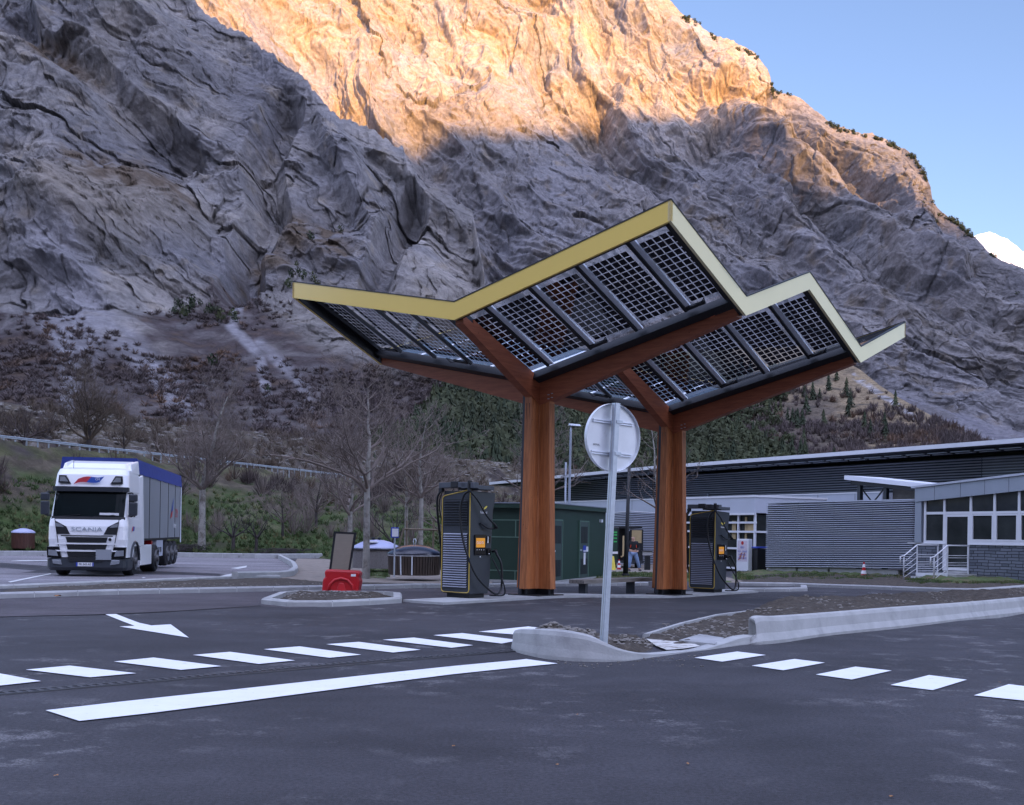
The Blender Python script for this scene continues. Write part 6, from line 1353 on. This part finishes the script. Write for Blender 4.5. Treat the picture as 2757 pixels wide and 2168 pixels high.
# small blue and white sign on a thin post
p = at(1061, 1530, 39); p.z = 0; ss = thing('small_sign', 'small pale blue-edged sign on a thin post between the two bins', 'sign', p, R(10)); MB().tube([(0, 0, 0), (0, 0, 1.75)], .03, 8).build('post', M['galv'], ss); q = MB().box(-.14, .14, -.05, -.03, 1.38, 1.74).build('plate', M['blueplate'], ss, bevel=.01); MB().box(-.1, .12, -.056, -.051, 1.42, 1.7).build('plate_face', M['white_letter'], q)
# ------------------------------------------------------------------ cones
def cone(u, v, label, hpx, Y=None):
    p = G(u, v) if Y is None else at(u, v, Y); h = hpx*p.y/F; t = thing('traffic_cone', label, 'traffic cone', p, .2, 'red and white traffic cones'); k = h/.75
    b = MB(); b.box(-.2*k, .2*k, -.2*k, .2*k, 0, .04*k); b.build('foot', M['orange'], t, bevel=.01)
    MB().lathe([(.15*k, .04*k), (.03*k, h), (0, h)], 20).build('shell', M['red'], t)
    for z0_, z1_ in ((.2, .36), (.5, .64)): MB().lathe([((.15-.12*(z0_-.04)/.71)*k+.003, z0_*k), ((.15-.12*(z1_-.04)/.71)*k+.003, z1_*k)], 20).build('white_band', M['white_letter'], t)
    return t
cone(2325, 1557, 'red and white traffic cone on the verge in front of the ribbed screen wall', 44)
cone(1666, 1536, 'red and white traffic cone left of the man near the van', 30, 58)
# ------------------------------------------------------------------ lamp posts
p = at(1530, 1450, 47); p.z = -.2
lp = thing('street_lamp', 'slim grey street lamp with flat head rising behind the green shed', 'street lamp', p); zt_ = EYE+ray(1534, 1146)[1]*47+.2
MB().tube([(0, 0, 0), (0, 0, 2.2), (.03, 0, zt_-.3), (.04, 0, zt_)], [.065, .06, .045, .04], 12).build('pole', M['cladgrey'], lp, smooth=True); MB().hexa([(-.08, -.12, zt_), (.46, -.12, zt_-.03), (.46, .12, zt_-.03), (-.08, .12, zt_), (-.06, -.1, zt_+.08), (.4, -.08, zt_+.05), (.4, .08, zt_+.05), (-.06, .1, zt_+.08)]).build('lamp_head', M['galv'], lp, bevel=.01)
p = at(1520, 1450, 47.6); p.z = -.2; MBp = MB().tube([(0, 0, 0), (0, 0, EYE+ray(1520, 1245)[1]*47.6+.2)], .045, 10); o = MBp.build('grey_pole', M['cladgrey'], None, smooth=True); o.location = p; tag(o, 'plain grey pole standing just left of the slim street lamp', 'pole')
p = at(1683, 1553, 46); zt_ = EYE+ray(1690, 1255)[1]*46-p.z; bpole = thing('black_pole', 'black lamp column rising behind the bench beside the round sign', 'pole', p); MB().tube([(0, 0, -.1), (.03, 0, 1.2), (.12, 0, zt_+1.2)], [.12, .085, .06], 12).build('shaft', M['dark'], bpole, smooth=True); MB().lathe([(.16, -.1), (.16, .1), (.1, .14)], 12).build('base_collar', M['dark'], bpole)
# ------------------------------------------------------------------ open van and the man
VP = at(1688, 1534, 60.5); van = thing('open_van', 'black van with open rear doors and tan lined interior behind the man', 'van', (VP.x, VP.y, VP.z), R(4)); kv = 60.5/F
def vx(u): return (u-1688)*kv
def vz(v): return (1534-v)*kv
MB().box(vx(1600), vx(1666), .1, 4.2, .35, vz(1419)).build('body', M['dark'], van, bevel=.06)
MB().box(vx(1690), vx(1732), .4, 4.4, .35, vz(1424)).build('body_right', M['dark'], van, bevel=.06) if False else None
MB().box(vx(1662), vx(1692), .9, 4.2, .45, vz(1421)).build('load_space', M['dark'], van)
MB().box(vx(1600), vx(1732), .5, 4.2, vz(1423), vz(1418)).build('roof', M['dark'], van)
dr_ = MB(); dr_.box(vx(1694), vx(1731), .0, .1, .45, vz(1424)); d_ = dr_.build('rear_door', M['dark'], van, bevel=.05); MB().box(vx(1699), vx(1726), -.03, -.005, vz(1462), vz(1428)).build('door_lining', M['interior'], d_, bevel=.06) 
MB().box(vx(1692), vx(1731), .12, 3.8, .4, vz(1430)).build('side_wall', M['dark'], van)
dl_ = MB().box(vx(1648), vx(1661), .0, .09, .45, vz(1424)).build('open_door', M['green'], van); gg = pm('green_decal', (.03, .45, .12), .4)
for i, v in enumerate((1434, 1441, 1450, 1459)): MB().box(vx(1650), vx(1659), -.012, -.001, vz(v+2), vz(v-2)).build('green_stripe', gg, dl_)
for u in (1655, 1722): 
    o = MB().lathe([(0, -.12), (.33, -.12), (.34, .12), (0, .12)], 18, (0, 0, 0), 'x').build('wheel', M['rubber'], van); o.location = (vx(u), .6, .33)
MB().box(vx(1645), vx(1662), -.04, .0, vz(1492), vz(1486)).build('number_plate', M['white_letter'], van); MB().box(vx(1640), vx(1732), -.12, .06, .36, .5).build('rear_bumper', M['anthracite'], van)
MB().tube([(vx(1668), -.35, .7), (vx(1674), -.3, .75), (vx(1676), -.1, vz(1443))], .05, 6).build('wooden_plank', M['interior'], van)
p = at(1742, 1535, 58); bo_ = thing('black_bollard', 'thick black bollard with pale box on top right of the man', 'bollard', p); kk = 58/F
MB().lathe([(.16, 0), (.15, .72), (.0, .74)], 16).build('shaft', M['dark'], bo_); MB().box(-.24, .24, -.15, .15, .76, .98).build('top_box', M['kerbstone'], bo_, bevel=.02); MB().box(-.3, .28, -.2, .16, .98, 1.02).build('box_lid', M['dark'], bo_)
p = at(1647, 1537, 57); ys_ = thing('yellow_floor_sign', 'small yellow folding floor sign at the van left of the cone', 'sign', p, .3); MB().hexa([(-.16, -.16, 0), (.16, -.16, 0), (.16, -.13, 0), (-.16, -.13, 0), (-.1, -.01, .75), (.1, -.01, .75), (.1, .01, .75), (-.1, .01, .75)]).build('front_leaf', M['logoyellow'], ys_); MB().hexa([(-.16, .13, 0), (.16, .13, 0), (.16, .16, 0), (-.16, .16, 0), (-.1, -.01+.03, .75), (.1, .02, .75), (.1, .04, .75), (-.1, .04, .75)]).build('rear_leaf', M['logoyellow'], ys_)
# the man: one skinned body, clothes as children
def skinned(name, verts, edges, mat, parent, sub=2):
    me = bpy.data.meshes.new(name); me.from_pydata([v[:3] for v in verts], edges, []); me.materials.append(mat); o = bpy.data.objects.new(name, me); link(o, parent)
    sk = o.modifiers.new('skin', 'SKIN'); me.skin_vertices.new() if not me.skin_vertices else None
    for i, v in enumerate(verts):
        d = me.skin_vertices[0].data[i]; d.radius = (v[3], v[4] if len(v) > 4 else v[3]); d.use_root = i == 0
    s = o.modifiers.new('sub', 'SUBSURF'); s.levels = sub; s.render_levels = sub; return o
pp_ = at(1703, 1537, 56); man = thing('person', 'bald person in dark jacket with red side panels and pale jeans walking by the van', 'person', pp_, R(6))
B_ = [(0, 0, .95, .15, .12), (0, 0, 1.15, .15, .11), (.01, -.02, 1.38, .17, .11), (.0, -.04, 1.5, .07, .07), (-.02, -.1, 1.6, .075, .09), (-.02, -.1, 1.7, .08, .095),
      (-.2, -.02, 1.42, .065), (-.27, .0, 1.15, .05), (-.2, -.2, 1.02, .04), (-.12, -.24, 1.0, .035),
      (.2, -.02, 1.42, .065), (.29, .0, 1.15, .05), (.2, -.2, .98, .04), (.1, -.24, .96, .035),
      (-.11, 0, .9, .11), (-.16, -.04, .5, .075), (-.2, 0, .09, .055), (-.21, -.08, .04, .03), (.12, 0, .9, .11), (.24, -.02, .5, .075), (.36, .1, .09, .055), (.38, .02, .04, .03)]
E_ = [(0, 1), (1, 2), (2, 3), (3, 4), (4, 5), (2, 6), (6, 7), (7, 8), (8, 9), (2, 10), (10, 11), (11, 12), (12, 13), (0, 14), (14, 15), (15, 16), (16, 17), (0, 18), (18, 19), (19, 20), (20, 21)]
skinned('body', B_, E_, M['skin'], man)
J = [(0, 0, .98, .175, .135), (0, 0, 1.15, .18, .135), (.01, -.02, 1.37, .195, .135), (.0, -.04, 1.5, .085, .085), (-.2, -.02, 1.42, .085), (-.27, .0, 1.15, .07), (-.2, -.19, 1.03, .055), (.2, -.02, 1.42, .085), (.29, .0, 1.15, .07), (.2, -.19, .99, .055)]
skinned('jacket', J, [(0, 1), (1, 2), (2, 3), (2, 4), (4, 5), (5, 6), (2, 7), (7, 8), (8, 9)], M['jacket'], man)
J2 = [(0, 0, .95, .165, .13), (-.11, 0, .86, .125), (-.16, -.04, .5, .095), (-.2, 0, .12, .08), (.12, 0, .86, .125), (.24, -.02, .5, .095), (.36, .1, .12, .08)]
skinned('jeans', J2, [(0, 1), (1, 2), (2, 3), (0, 4), (4, 5), (5, 6)], M['jeans'], man)
for s, x, y in ((-1, -.2, -.06), (1, .38, .04)): MB().hexa([(x-.06, y-.16, -.0), (x+.06, y-.16, 0), (x+.06, y+.12, 0), (x-.06, y+.12, 0), (x-.05, y-.14, .06), (x+.05, y-.14, .06), (x+.05, y+.1, .11), (x-.05, y+.1, .11)]).build('shoe', M['dark'], man, bevel=.015)
for s in (-1, 1): MB().hexa([(s*.13, -.13, 1.15), (s*.17, -.11, 1.15), (s*.17, 0, 1.15), (s*.13, 0, 1.15), (s*.12, -.15, 1.3), (s*.16, -.12, 1.32), (s*.16, 0, 1.32), (s*.13, 0, 1.3)]).build('jacket_panel', M['jacketred'], man, bevel=.01)
# face: nose, ears, eyes
fc = MB().hexa([(-.035, -.19, 1.63), (-.005, -.19, 1.63), (-.005, -.15, 1.63), (-.035, -.15, 1.63), (-.028, -.18, 1.68), (-.012, -.18, 1.68), (-.012, -.15, 1.68), (-.028, -.15, 1.68)]); fc.build('nose', M['skin'], man)
for s in (-1, 1): MB().lathe([(0, -.012), (.012, 0), (0, .012)], 8, (-.02+s*.032, -.187, 1.68)).build('eye', M['dark'], man); MB().lathe([(0, -.03), (.018, 0), (0, .03)], 8, (-.02+s*.088, -.09, 1.66)).build('ear', M['skin'], man)
# ------------------------------------------------------------------ guard rail on the embankment road
gr_ = thing('guard_rail', 'long galvanised guard rail running along the road shelf of the embankment', 'guard rail', (-41.2, 90, 8.1))
def grp(t): return Vector((17*t, 47*t, 0))
for k in range(0, 11): pass
def rail_pts(off): 
    out = []
    for k in range(-4, 14): t = k/10; x, y = -41.2+17*t, 90+47*t; out.append(Vector((17*t, 47*t, off)))
    return out
for off in (.62, .74): MB().tube(rail_pts(off), .055, 6).build('rail_beam', M['galv'], gr_)
for k in range(-16, 53): t = k/40; MB().box(17*t-.05, 17*t+.05, 47*t+.1, 47*t+.2, -.5, .72).build('post', M['galv'], gr_)
# tiny white house on the hillside
x_, w_ = ray(1368, 1137); Yh = float(Y3(x_, w_))-6; hp = Vector((x_*Yh, Yh, EYE+w_*Yh-2.2)); hs_ = thing('hillside_house', 'tiny white house among the trees on the wooded hillside', 'house', hp, .4)
hs_.scale = (.45, .45, .45); MB().box(-2.4, 2.4, -2, 2, -4, 2.6).build('wall', M['white'], hs_); MB().hexa([(-2.7, -2.4, 2.6), (2.7, -2.4, 2.6), (2.7, 2.4, 2.6), (-2.7, 2.4, 2.6), (-2.6, -.1, 3.7), (2.6, -.1, 3.7), (2.6, .1, 3.7), (-2.6, .1, 3.7)]).build('roof', M['cladgrey'], hs_)
# ------------------------------------------------------------------ vegetation
def tree_mesh(r, height, fork, spread, tr, nl=7, up=.55, twig=1.0, lean=(0, 0), depth=4, leader=True, droop=0):
    """bare tree; returns (trunk MB, crown MB)"""
    T, C = MB(), MB()
    def seg(mb, pts, rad, n): mb.tube(pts, rad, n, cap=False)
    def branch(p, d, L, rad, lev):
        n = max(3, int(L/(.32 if lev < 2 else .22))); n = min(n, 9); pts = [p.copy()]; rs = [rad]; q = p.copy(); dd = d.copy(); st = L/n
        for i in range(n):
            j = .26 if lev < 2 else .38
            dd = (dd+Vector((r.uniform(-j, j), r.uniform(-j, j), r.uniform(-j*.7, j)+(.10 if lev else .04)-droop*.1))).normalized(); q = q+dd*st; pts.append(q.copy()); rs.append(max(.006*twig, rad*(1-.75*(i+1)/n)))
            if lev < depth and i >= (1 if lev else 1):
                k = 1 if r.random() < (.85 if lev < 2 else .7) else 0
                if lev >= 1 and r.random() < .72: k += 1
                for _ in range(k):
                    a = Vector((r.uniform(-1, 1), r.uniform(-1, 1), r.uniform(-.5, .9))); a = (a-dd*a.dot(dd)); a.normalize() if a.length > 1e-3 else None
                    nd = (dd*r.uniform(.5, .9)+a*r.uniform(.6, 1.0)).normalized(); branch(q, nd, L*r.uniform(.35, .62)*(1-.3*i/n), rs[-1]*r.uniform(.55, .8), lev+1)
        seg(C, pts, rs, 6 if lev == 0 else (4 if lev < 3 else 3))
    top = Vector((lean[0], lean[1], fork)); tp_ = [Vector((0, 0, -.15)), Vector((lean[0]*.2, lean[1]*.2, fork*.3)), Vector((lean[0]*.6, lean[1]*.6, fork*.7)), top]
    seg(T, tp_, [tr*1.25, tr, tr*.92, tr*.85], 10)
    if leader:
        q = top.copy(); L = height-fork; pts = [q.copy()]; rs = [tr*.8]; dd = Vector((0, 0, 1)); n = 8
        for i in range(n):
            dd = (dd+Vector((r.uniform(-.16, .16), r.uniform(-.16, .16), .1))).normalized(); q = q+dd*(L*.8/n); pts.append(q.copy()); rs.append(max(.01, tr*.8*(1-.85*(i+1)/n)))
            for _ in range(2 if i < 5 else 3):
                a = r.uniform(0, 6.283); e = .35+.5*i/n; branch(q, Vector((math.cos(a), math.sin(a), e)).normalized(), spread*r.uniform(.5, .85)*(1-.5*i/n), rs[-1]*.6, 1)
        seg(T, pts, rs, 8)
    for k in range(nl):
        a = 6.283*k/nl+r.uniform(-.35, .35); st = top-Vector((0, 0, r.uniform(0, fork*.08))); branch(st, Vector((math.cos(a), math.sin(a), up*r.uniform(.6, 1.5))).normalized(), spread*r.uniform(.85, 1.2), tr*r.uniform(.42, .62), 0)
    return T, C
def fast(mb, name, mat, parent):
    f = np.array([q for q in mb.f if len(q) == 4], np.int32); return rawmesh(name, np.array([tuple(v) for v in mb.v], np.float32), f, mat, parent, smooth=True)
def tree(loc, label, seed, mats=('bark', 'twig'), group='bare trees behind the car park', name='bare_tree', **k):
    r = random.Random(seed); T, C = tree_mesh(r, **k); t = thing(name, label, 'tree', loc, r.uniform(0, 6), group); fast(T, 'trunk', M[mats[0]], t); fast(C, 'crown', M[mats[1]], t); return t
def zemb(u, Y):     # ground height of the embankment at photo column u and depth Y
    i = int(np.clip((u+420)/3370*479, 0, 479)); c = VE[:, i]; return float(np.interp(Y, c[:, 1], c[:, 2]))
def ep(u, Y): x = ray(u, 1450)[0]; return (x*Y, Y, zemb(u, Y))
tree((at(985, 1545, 41.5).x, 41.5, 0), 'tall pale-trunked bare plane tree with wide crown behind the stone bin', 11, height=8.1, fork=3.2, spread=3.5, tr=.125, nl=8, up=.6)
tree(ep(543, 77.5), 'big bare tree with smooth pale trunk right of the lorry trailer', 23, height=12.6, fork=4.3, spread=4.6, tr=.24, nl=7, up=.6)
tree((at(941, 1500, 52).x, 52, 0), 'smaller bare tree just left of the tall pale plane tree', 5, height=5.6, fork=2.5, spread=2.5, tr=.12, nl=6, up=.7)
tree((at(1132, 1500, 53).x, 53, 0), 'bare tree held by wooden stakes behind the navy-lidded bin', 31, height=7.6, fork=3.4, spread=2.8, tr=.11, nl=6, up=.7)
tree((at(1092, 1500, 54).x, 54, 0), 'thin bare tree just left of the staked tree', 37, height=6.2, fork=3.0, spread=2.2, tr=.09, nl=6, up=.8)
tree(ep(628, 77), 'low dark bare tree nearest right of the big pale trunk beyond the lorry park', 41, ('barkdark', 'barkdark'), height=3.2, fork=1.1, spread=1.7, tr=.13, nl=6, up=.8, leader=False)
tree(ep(690, 77.5), 'low dark bare tree second right of the big pale trunk', 43, ('barkdark', 'barkdark'), height=3.2, fork=1.0, spread=1.6, tr=.12, nl=5, up=.9, leader=False)
tree((at(1440, 1500, 48).x, 48, -.2), 'bare tree behind the front timber column and green shed', 47, height=8.0, fork=3.4, spread=2.6, tr=.12, nl=7, up=.6)
tree((at(1768, 1500, 45).x, 45, -.2), 'slender pale-trunked sapling left of the rear column with a few brown leaves', 53, height=7.6, fork=3.0, spread=1.9, tr=.075, nl=5, up=.5)
tree(ep(235, 104), 'broad brown twiggy tree on the embankment above the lorry cab', 61, ('barkdark', 'twigbrown'), height=8.6, fork=1.6, spread=4.4, tr=.24, nl=9, up=.9, depth=4)
tree(ep(60, 97), 'dark scrubby tree on the embankment at the far left', 67, ('barkdark', 'bushmat'), height=4.5, fork=.8, spread=2.8, tr=.14, nl=8, up=1.0, leader=False)
tree(ep(330, 112), 'thin brown tree on the embankment above the trailer roof', 71, ('barkdark', 'twigbrown'), height=5.5, fork=1.4, spread=2.2, tr=.12, nl=6, up=1.0)
tree(ep(760, 84), 'small bare tree between the low dark tree and the board', 73, ('barkdark', 'twig'), height=4.2, fork=1.1, spread=2.0, tr=.1, nl=7, up=.9)
tree(ep(850, 86), 'bare tree on the embankment behind the tilted board', 79, ('barkdark', 'twig'), height=5.2, fork=1.3, spread=2.4, tr=.11, nl=7, up=.9)
tree((at(1200, 1500, 60).x, 60, 0), 'bare tree on the slope just left behind the charger', 83, ('barkdark', 'twig'), height=5.6, fork=1.6, spread=2.5, tr=.1, nl=7, up=.8)
tree((at(1045, 1500, 58).x, 60, 0), 'dark-stemmed bare tree behind the lilac-lidded bin', 89, ('barkdark', 'barkdark'), height=4.2, fork=1.0, spread=2.1, tr=.08, nl=7, up=1.1, leader=False)
# wooden stakes
p = at(1150, 1500, 50); sk_ = thing('tree_stakes', 'weathered wooden tree stakes with a cross rail round the staked tree', 'tree support', (p.x, 50, 0)); kk = 50/F
for u0_, u1_ in ((1093, 1093), (1165, 1165)): MB().tube([((u0_-1150)*kk, 0, 0), ((u1_-1150)*kk+.01, 0, 2.1)], .045, 8).build('stake', M['stake'], sk_)
MB().tube([(-62*kk, -.05, 1.72), (26*kk, -.05, 1.7)], .045, 8).build('cross_rail', M['stake'], sk_); MB().tube([(-80*kk, -.1, .7), (-64*kk, -.05, 1.75)], .04, 8).build('brace', M['stake'], sk_)
# --- numpy scatter: many small plants in one object
def scatter(name, proto, pts, mats, label, cat, sc, rz=True, midx=None):
    pv, pf = proto; n = len(pts); k = len(pv); a = np.random.RandomState(5).uniform(0, 6.28, n); s = np.asarray(sc); c, sn = np.cos(a), np.sin(a)
    X = pv[None, :, 0]*c[:, None]-pv[None, :, 1]*sn[:, None]; Y = pv[None, :, 0]*sn[:, None]+pv[None, :, 1]*c[:, None]
    P = np.stack([X*s[:, None, 0]+pts[:, None, 0], Y*s[:, None, 0]+pts[:, None, 1], pv[None, :, 2]*s[:, None, 1]+pts[:, None, 2]], -1).reshape(-1, 3)
    Fx = (pf[None]+(np.arange(n)*k)[:, None, None]).reshape(-1, pf.shape[1]); o = rawmesh(name, P, Fx, mats); return tag(o, label, cat, None, 'stuff')
def conifer(seed, tiers=7, m=9):
    r = random.Random(seed); V, Fc = [], []
    for t in range(tiers):
        z = .1+.85*t/tiers; R_ = .23*(1-t/tiers)**.8+.02
        for k in range(m):
            a = 6.283*k/m+r.uniform(-.3, .3); rr = R_*r.uniform(.6, 1.25); d = .35; b = len(V)
            V += [(0, 0, z+.16), (math.cos(a-d)*rr*.8, math.sin(a-d)*rr*.8, z-.02+r.uniform(-.02, .02)), (math.cos(a+d)*rr, math.sin(a+d)*rr, z-.05+r.uniform(-.03, .03))]; Fc.append((b, b+1, b+2))
    b = len(V); V += [(-.012, 0, 0), (.012, 0, 0), (0, 0, .9)]; Fc.append((b, b+1, b+2)); return np.array(V, np.float32), np.array(Fc, np.int32)
def brush(seed, n=46, w=.03, flat=.8):
    r = random.Random(seed); V, Fc = [], []
    for _ in range(n):
        a = r.uniform(0, 6.283); e = r.uniform(.25, 1.0); rr = r.uniform(.35, 1)*.5; tx_, ty_, tz_ = math.cos(a)*rr*(1.15-e*.5), math.sin(a)*rr*(1.15-e*.5), e*flat*r.uniform(.7, 1.15); q = r.uniform(.1, .6); sx, sy, sz = tx_*q, ty_*q, tz_*q; b = len(V); ww = w*r.uniform(.6, 1.6); pa = a+r.uniform(-1.5, 1.5)
        V += [(sx-math.sin(pa)*ww, sy+math.cos(pa)*ww, sz), (sx+math.sin(pa)*ww, sy-math.cos(pa)*ww, sz), (tx_, ty_, tz_)]; Fc.append((b, b+1, b+2))
    return np.array(V, np.float32), np.array(Fc, np.int32)
def blobby(seed, n=60):     # rounded broadleaf / juniper clump of small leaf faces
    r = random.Random(seed); V, Fc = [], []
    for _ in range(n):
        d = Vector((r.gauss(0, 1), r.gauss(0, 1), r.gauss(0, 1))).normalized()*r.uniform(.25, .5); c = Vector((d.x, d.y, .5+d.z*.9)); u = Vector((r.gauss(0, 1), r.gauss(0, 1), r.gauss(0, 1))).normalized()*.13; w = d.cross(u).normalized()*.13; b = len(V); V += [tuple(c+u), tuple(c-u*.5+w), tuple(c-u*.5-w)]; Fc.append((b, b+1, b+2))
    return np.array(V, np.float32), np.array(Fc, np.int32)
def pick(mV, mU, mP, n, cond, seed):
    rs = np.random.RandomState(seed); out = []
    a, b = mU.shape; i = rs.randint(0, a, n*6); j = rs.randint(0, b, n*6); U, V = mU[i, j], mP[i, j]; P = mV[i, j]; nn = fbm(P/45., 3); ok = cond(U, V, nn, rs.uniform(0, 1, len(i))); return P[ok][:n], U[ok][:n], V[ok][:n], rs
M['con'] = pm('conifer_needles', (.028, .042, .02), .9, var=.45, scale=.05, c2=(.055, .062, .024), c2t=(.5, .6), c2s=.03)
M['con2'] = pm('pine_green', (.048, .058, .026), .9, var=.4, scale=.05)
M['brushf'] = pm('bare_wood', (.115, .088, .085), .95, var=.35, scale=.05, c2=(.18, .11, .075), c2t=(.52, .62), c2s=.035)
def lay(name, mV, mU, mP, n, cond, seed, proto, mat, label, s0, s1, asp, cat='trees'):
    P, U, V, rs = pick(mV, mU, mP, n, cond, seed)
    if len(P) == 0: return
    h = rs.uniform(s0, s1, len(P)); P = P.copy(); P[:, 2] -= h*.08; scatter(name, proto, P, M[mat], label, cat, np.stack([h*asp, h], -1))
# hill
lay('conifer_wood', mV3, mU3, mP3, 5200, lambda U, V, n, r: (U < 2120) & (r < np.clip((2080-U)/330+n*.9+(V-1080)/400, .03, 1)) & (V > 1000), 1, blobby(2, 70), 'con2', 'green pine wood covering the left and lower part of the hill', 3.5, 7.5, 1.0)
lay('conifer_wood', mV3, mU3, mP3, 1100, lambda U, V, n, r: (U < 2450) & (r < np.clip((2250-U)/600+n*.5, .05, .8)) & (V > 990), 2, conifer(3), 'con', 'dark pointed conifers scattered over the wooded hill', 6, 11, 1.0)
lay('bare_wood', mV3, mU3, mP3, 5200, lambda U, V, n, r: (U > 1650) & (V > 1000+np.clip((U-2150)*.25, 0, 200)+n*60) & (r < .35+n+.6*np.clip((V-1080)/80, 0, 1)), 3, brush(4, 60, .028), 'brushf', 'bare purple-brown woodland on the slope above the building', 2.5, 5.5, 1.2)
# left ridge: brush on the lower slopes, conifers on the spur
def lowcond(U, V, n, r): return (V > 800+n*60) & (U < 1200) & (r < .25+n*.9+np.clip((V-900)/250, 0, .4)) & ~((U > 780) & (V < 1000))
lay('scree_brush', mV1, mU1, mP1, 5200, lowcond, 4, brush(6, 40, .035, .6), 'brushf', 'low purple-brown scrub over the lower mountain slopes', 1.8, 4.2, 1.4)
spur = lambda U, V: np.maximum.reduce([np.clip(1.3-((U-a)/c)**2-((V-b)/d)**2, 0, 1) for a, b, c, d in ((790, 690, 90, 60), (840, 620, 40, 45), (740, 745, 70, 40), (890, 600, 25, 20), (520, 820, 90, 60), (610, 930, 60, 80), (380, 1090, 50, 30), (690, 1010, 60, 60))])
lay('conifer_wood', mV1, mU1, mP1, 900, lambda U, V, n, r: (r < spur(U, V)*np.clip(.25+n*1.6, 0, 1)), 5, blobby(7, 45), 'con', 'dark conifers clinging to the rocky spur of the left ridge', 3, 6.5, .7)
# crest trees of the main cliff
rs = np.random.RandomState(77); jj = rs.randint(0, mU2.shape[1], 9000); ii = mU2.shape[0]-1-rs.randint(0, 14, 9000); PP = mV2[ii, jj]; UU = mU2[ii, jj]
ok = (UU > 1800) & (UU < 2700) & (rs.uniform(0, 1, 9000) < np.clip(fbm(PP/40., 3)*1.6-.05, 0, .5)); PP = PP[ok][:260].copy(); PP[:, 2] -= .8; h = rs.uniform(2, 6, len(PP))
scatter('crest_pines', blobby(8, 50), PP, M['con'], 'small dark pines growing along the crest of the cliff', 'trees', np.stack([h*.95, h], -1))
lay('crest_pines', mV2, mU2, mP2, 500, lambda U, V, n, r: (U > 1900) & (V < np.interp(U, [1796, 1866, 2031, 2082, 2158, 2361, 2513, 2757], [60, 130, 200, 330, 350, 450, 640, 830])) & (r < .03+n*.12), 7, blobby(9, 40), 'con2', 'scattered small pines on ledges near the cliff top', 4, 8, 1.1)
# embankment undergrowth
rs = np.random.RandomState(9); nr_, nc_ = VE.shape[:2]
def epick(n, cond, seed):
    rs = np.random.RandomState(seed); i = rs.randint(2, nr_-8, n*5); j = rs.randint(0, nc_, n*5); P = VE[i, j]+0; P[:, :2] += rs.uniform(-.6, .6, (len(P), 2)); U = -420+3370*j/479.; t = i/nr_; nn = fbm(P/9., 3); ok = cond(U, t, nn, rs.uniform(0, 1, len(i))); return P[ok][:n], rs
for k_, (n, cond, pr, mat, a, b, asp, lab) in enumerate((
    (1400, lambda U, t, n, r: (t > .2) & (t < .37) & (r < .35+n*1.2), brush(11, 90, .012, 1.0), 'bushmat', 1.0, 2.6, 1.2, 'tangled dark bare bushes on the lower embankment'),
    (1500, lambda U, t, n, r: (t > .5) & (r < .5+n), brush(13, 70, .014, .9), 'twigbrown', .8, 2.0, 1.5, 'brown stony scrub on the upper embankment'),
    (380, lambda U, t, n, r: (t > .05) & (t < .3) & (r < .2+n), brush(15, 110, .01, 1.1), 'twig', 1.2, 2.8, 1.0, 'pale bare twiggy bushes at the foot of the embankment'))):
    P, rs_ = epick(n, cond, 20+k_); h = rs_.uniform(a, b, len(P)); scatter('scrub', pr, P, M[mat], lab, 'bushes', np.stack([h*asp, h], -1))
P, rs_ = epick(6000, lambda U, t, n, r: (t < .3) & (t > .03) & (r < 1.2-t*3), 40); h = rs_.uniform(.25, .6, len(P)); scatter('grass', brush(17, 16, .05, 1.0), P, M['grassblade'], 'long green grass on the foot of the embankment', 'grass', np.stack([h*1.6, h], -1))
P, rs_ = epick(2600, lambda U, t, n, r: (t > .5), 41); h = rs_.uniform(.15, .5, len(P)); scatter('stones', (np.array([v.co[:] for v in SM[1].vertices], np.float32), np.array([p.vertices[:] for p in SM[1].polygons], np.int32)), P, M['gravel'], 'pale stones strewn over the upper embankment', 'stones', np.stack([h, h*.6], -1))
# brush piles at the foot of the slope
def pile(u, Y, w, label, seed):
    r = random.Random(seed); mb = MB(); x, y, z = ep(u, Y)
    for _ in range(260): a, b = Vector((r.gauss(0, w*.35), r.gauss(0, .5), r.uniform(.02, .5))), r.uniform(0, 6.28); d = Vector((math.cos(b), math.sin(b)*.5, r.uniform(-.15, .25)))*r.uniform(.4, 1.1); mb.tube([a-d*.5, a+d*.1+Vector((0, 0, .05)), a+d*.5], .012, 3, False)
    o = fast(mb, 'brushwood_pile', M['barkdark'], None); o.location = (x, y, z); tag(o, label, 'brushwood')
pile(770, 76.3, 3.0, 'long dark heap of cut brushwood at the far kerb right of the low trees', 3); pile(505, 76.8, 1.6, 'small heap of cut brushwood beside the trailer rear', 4)
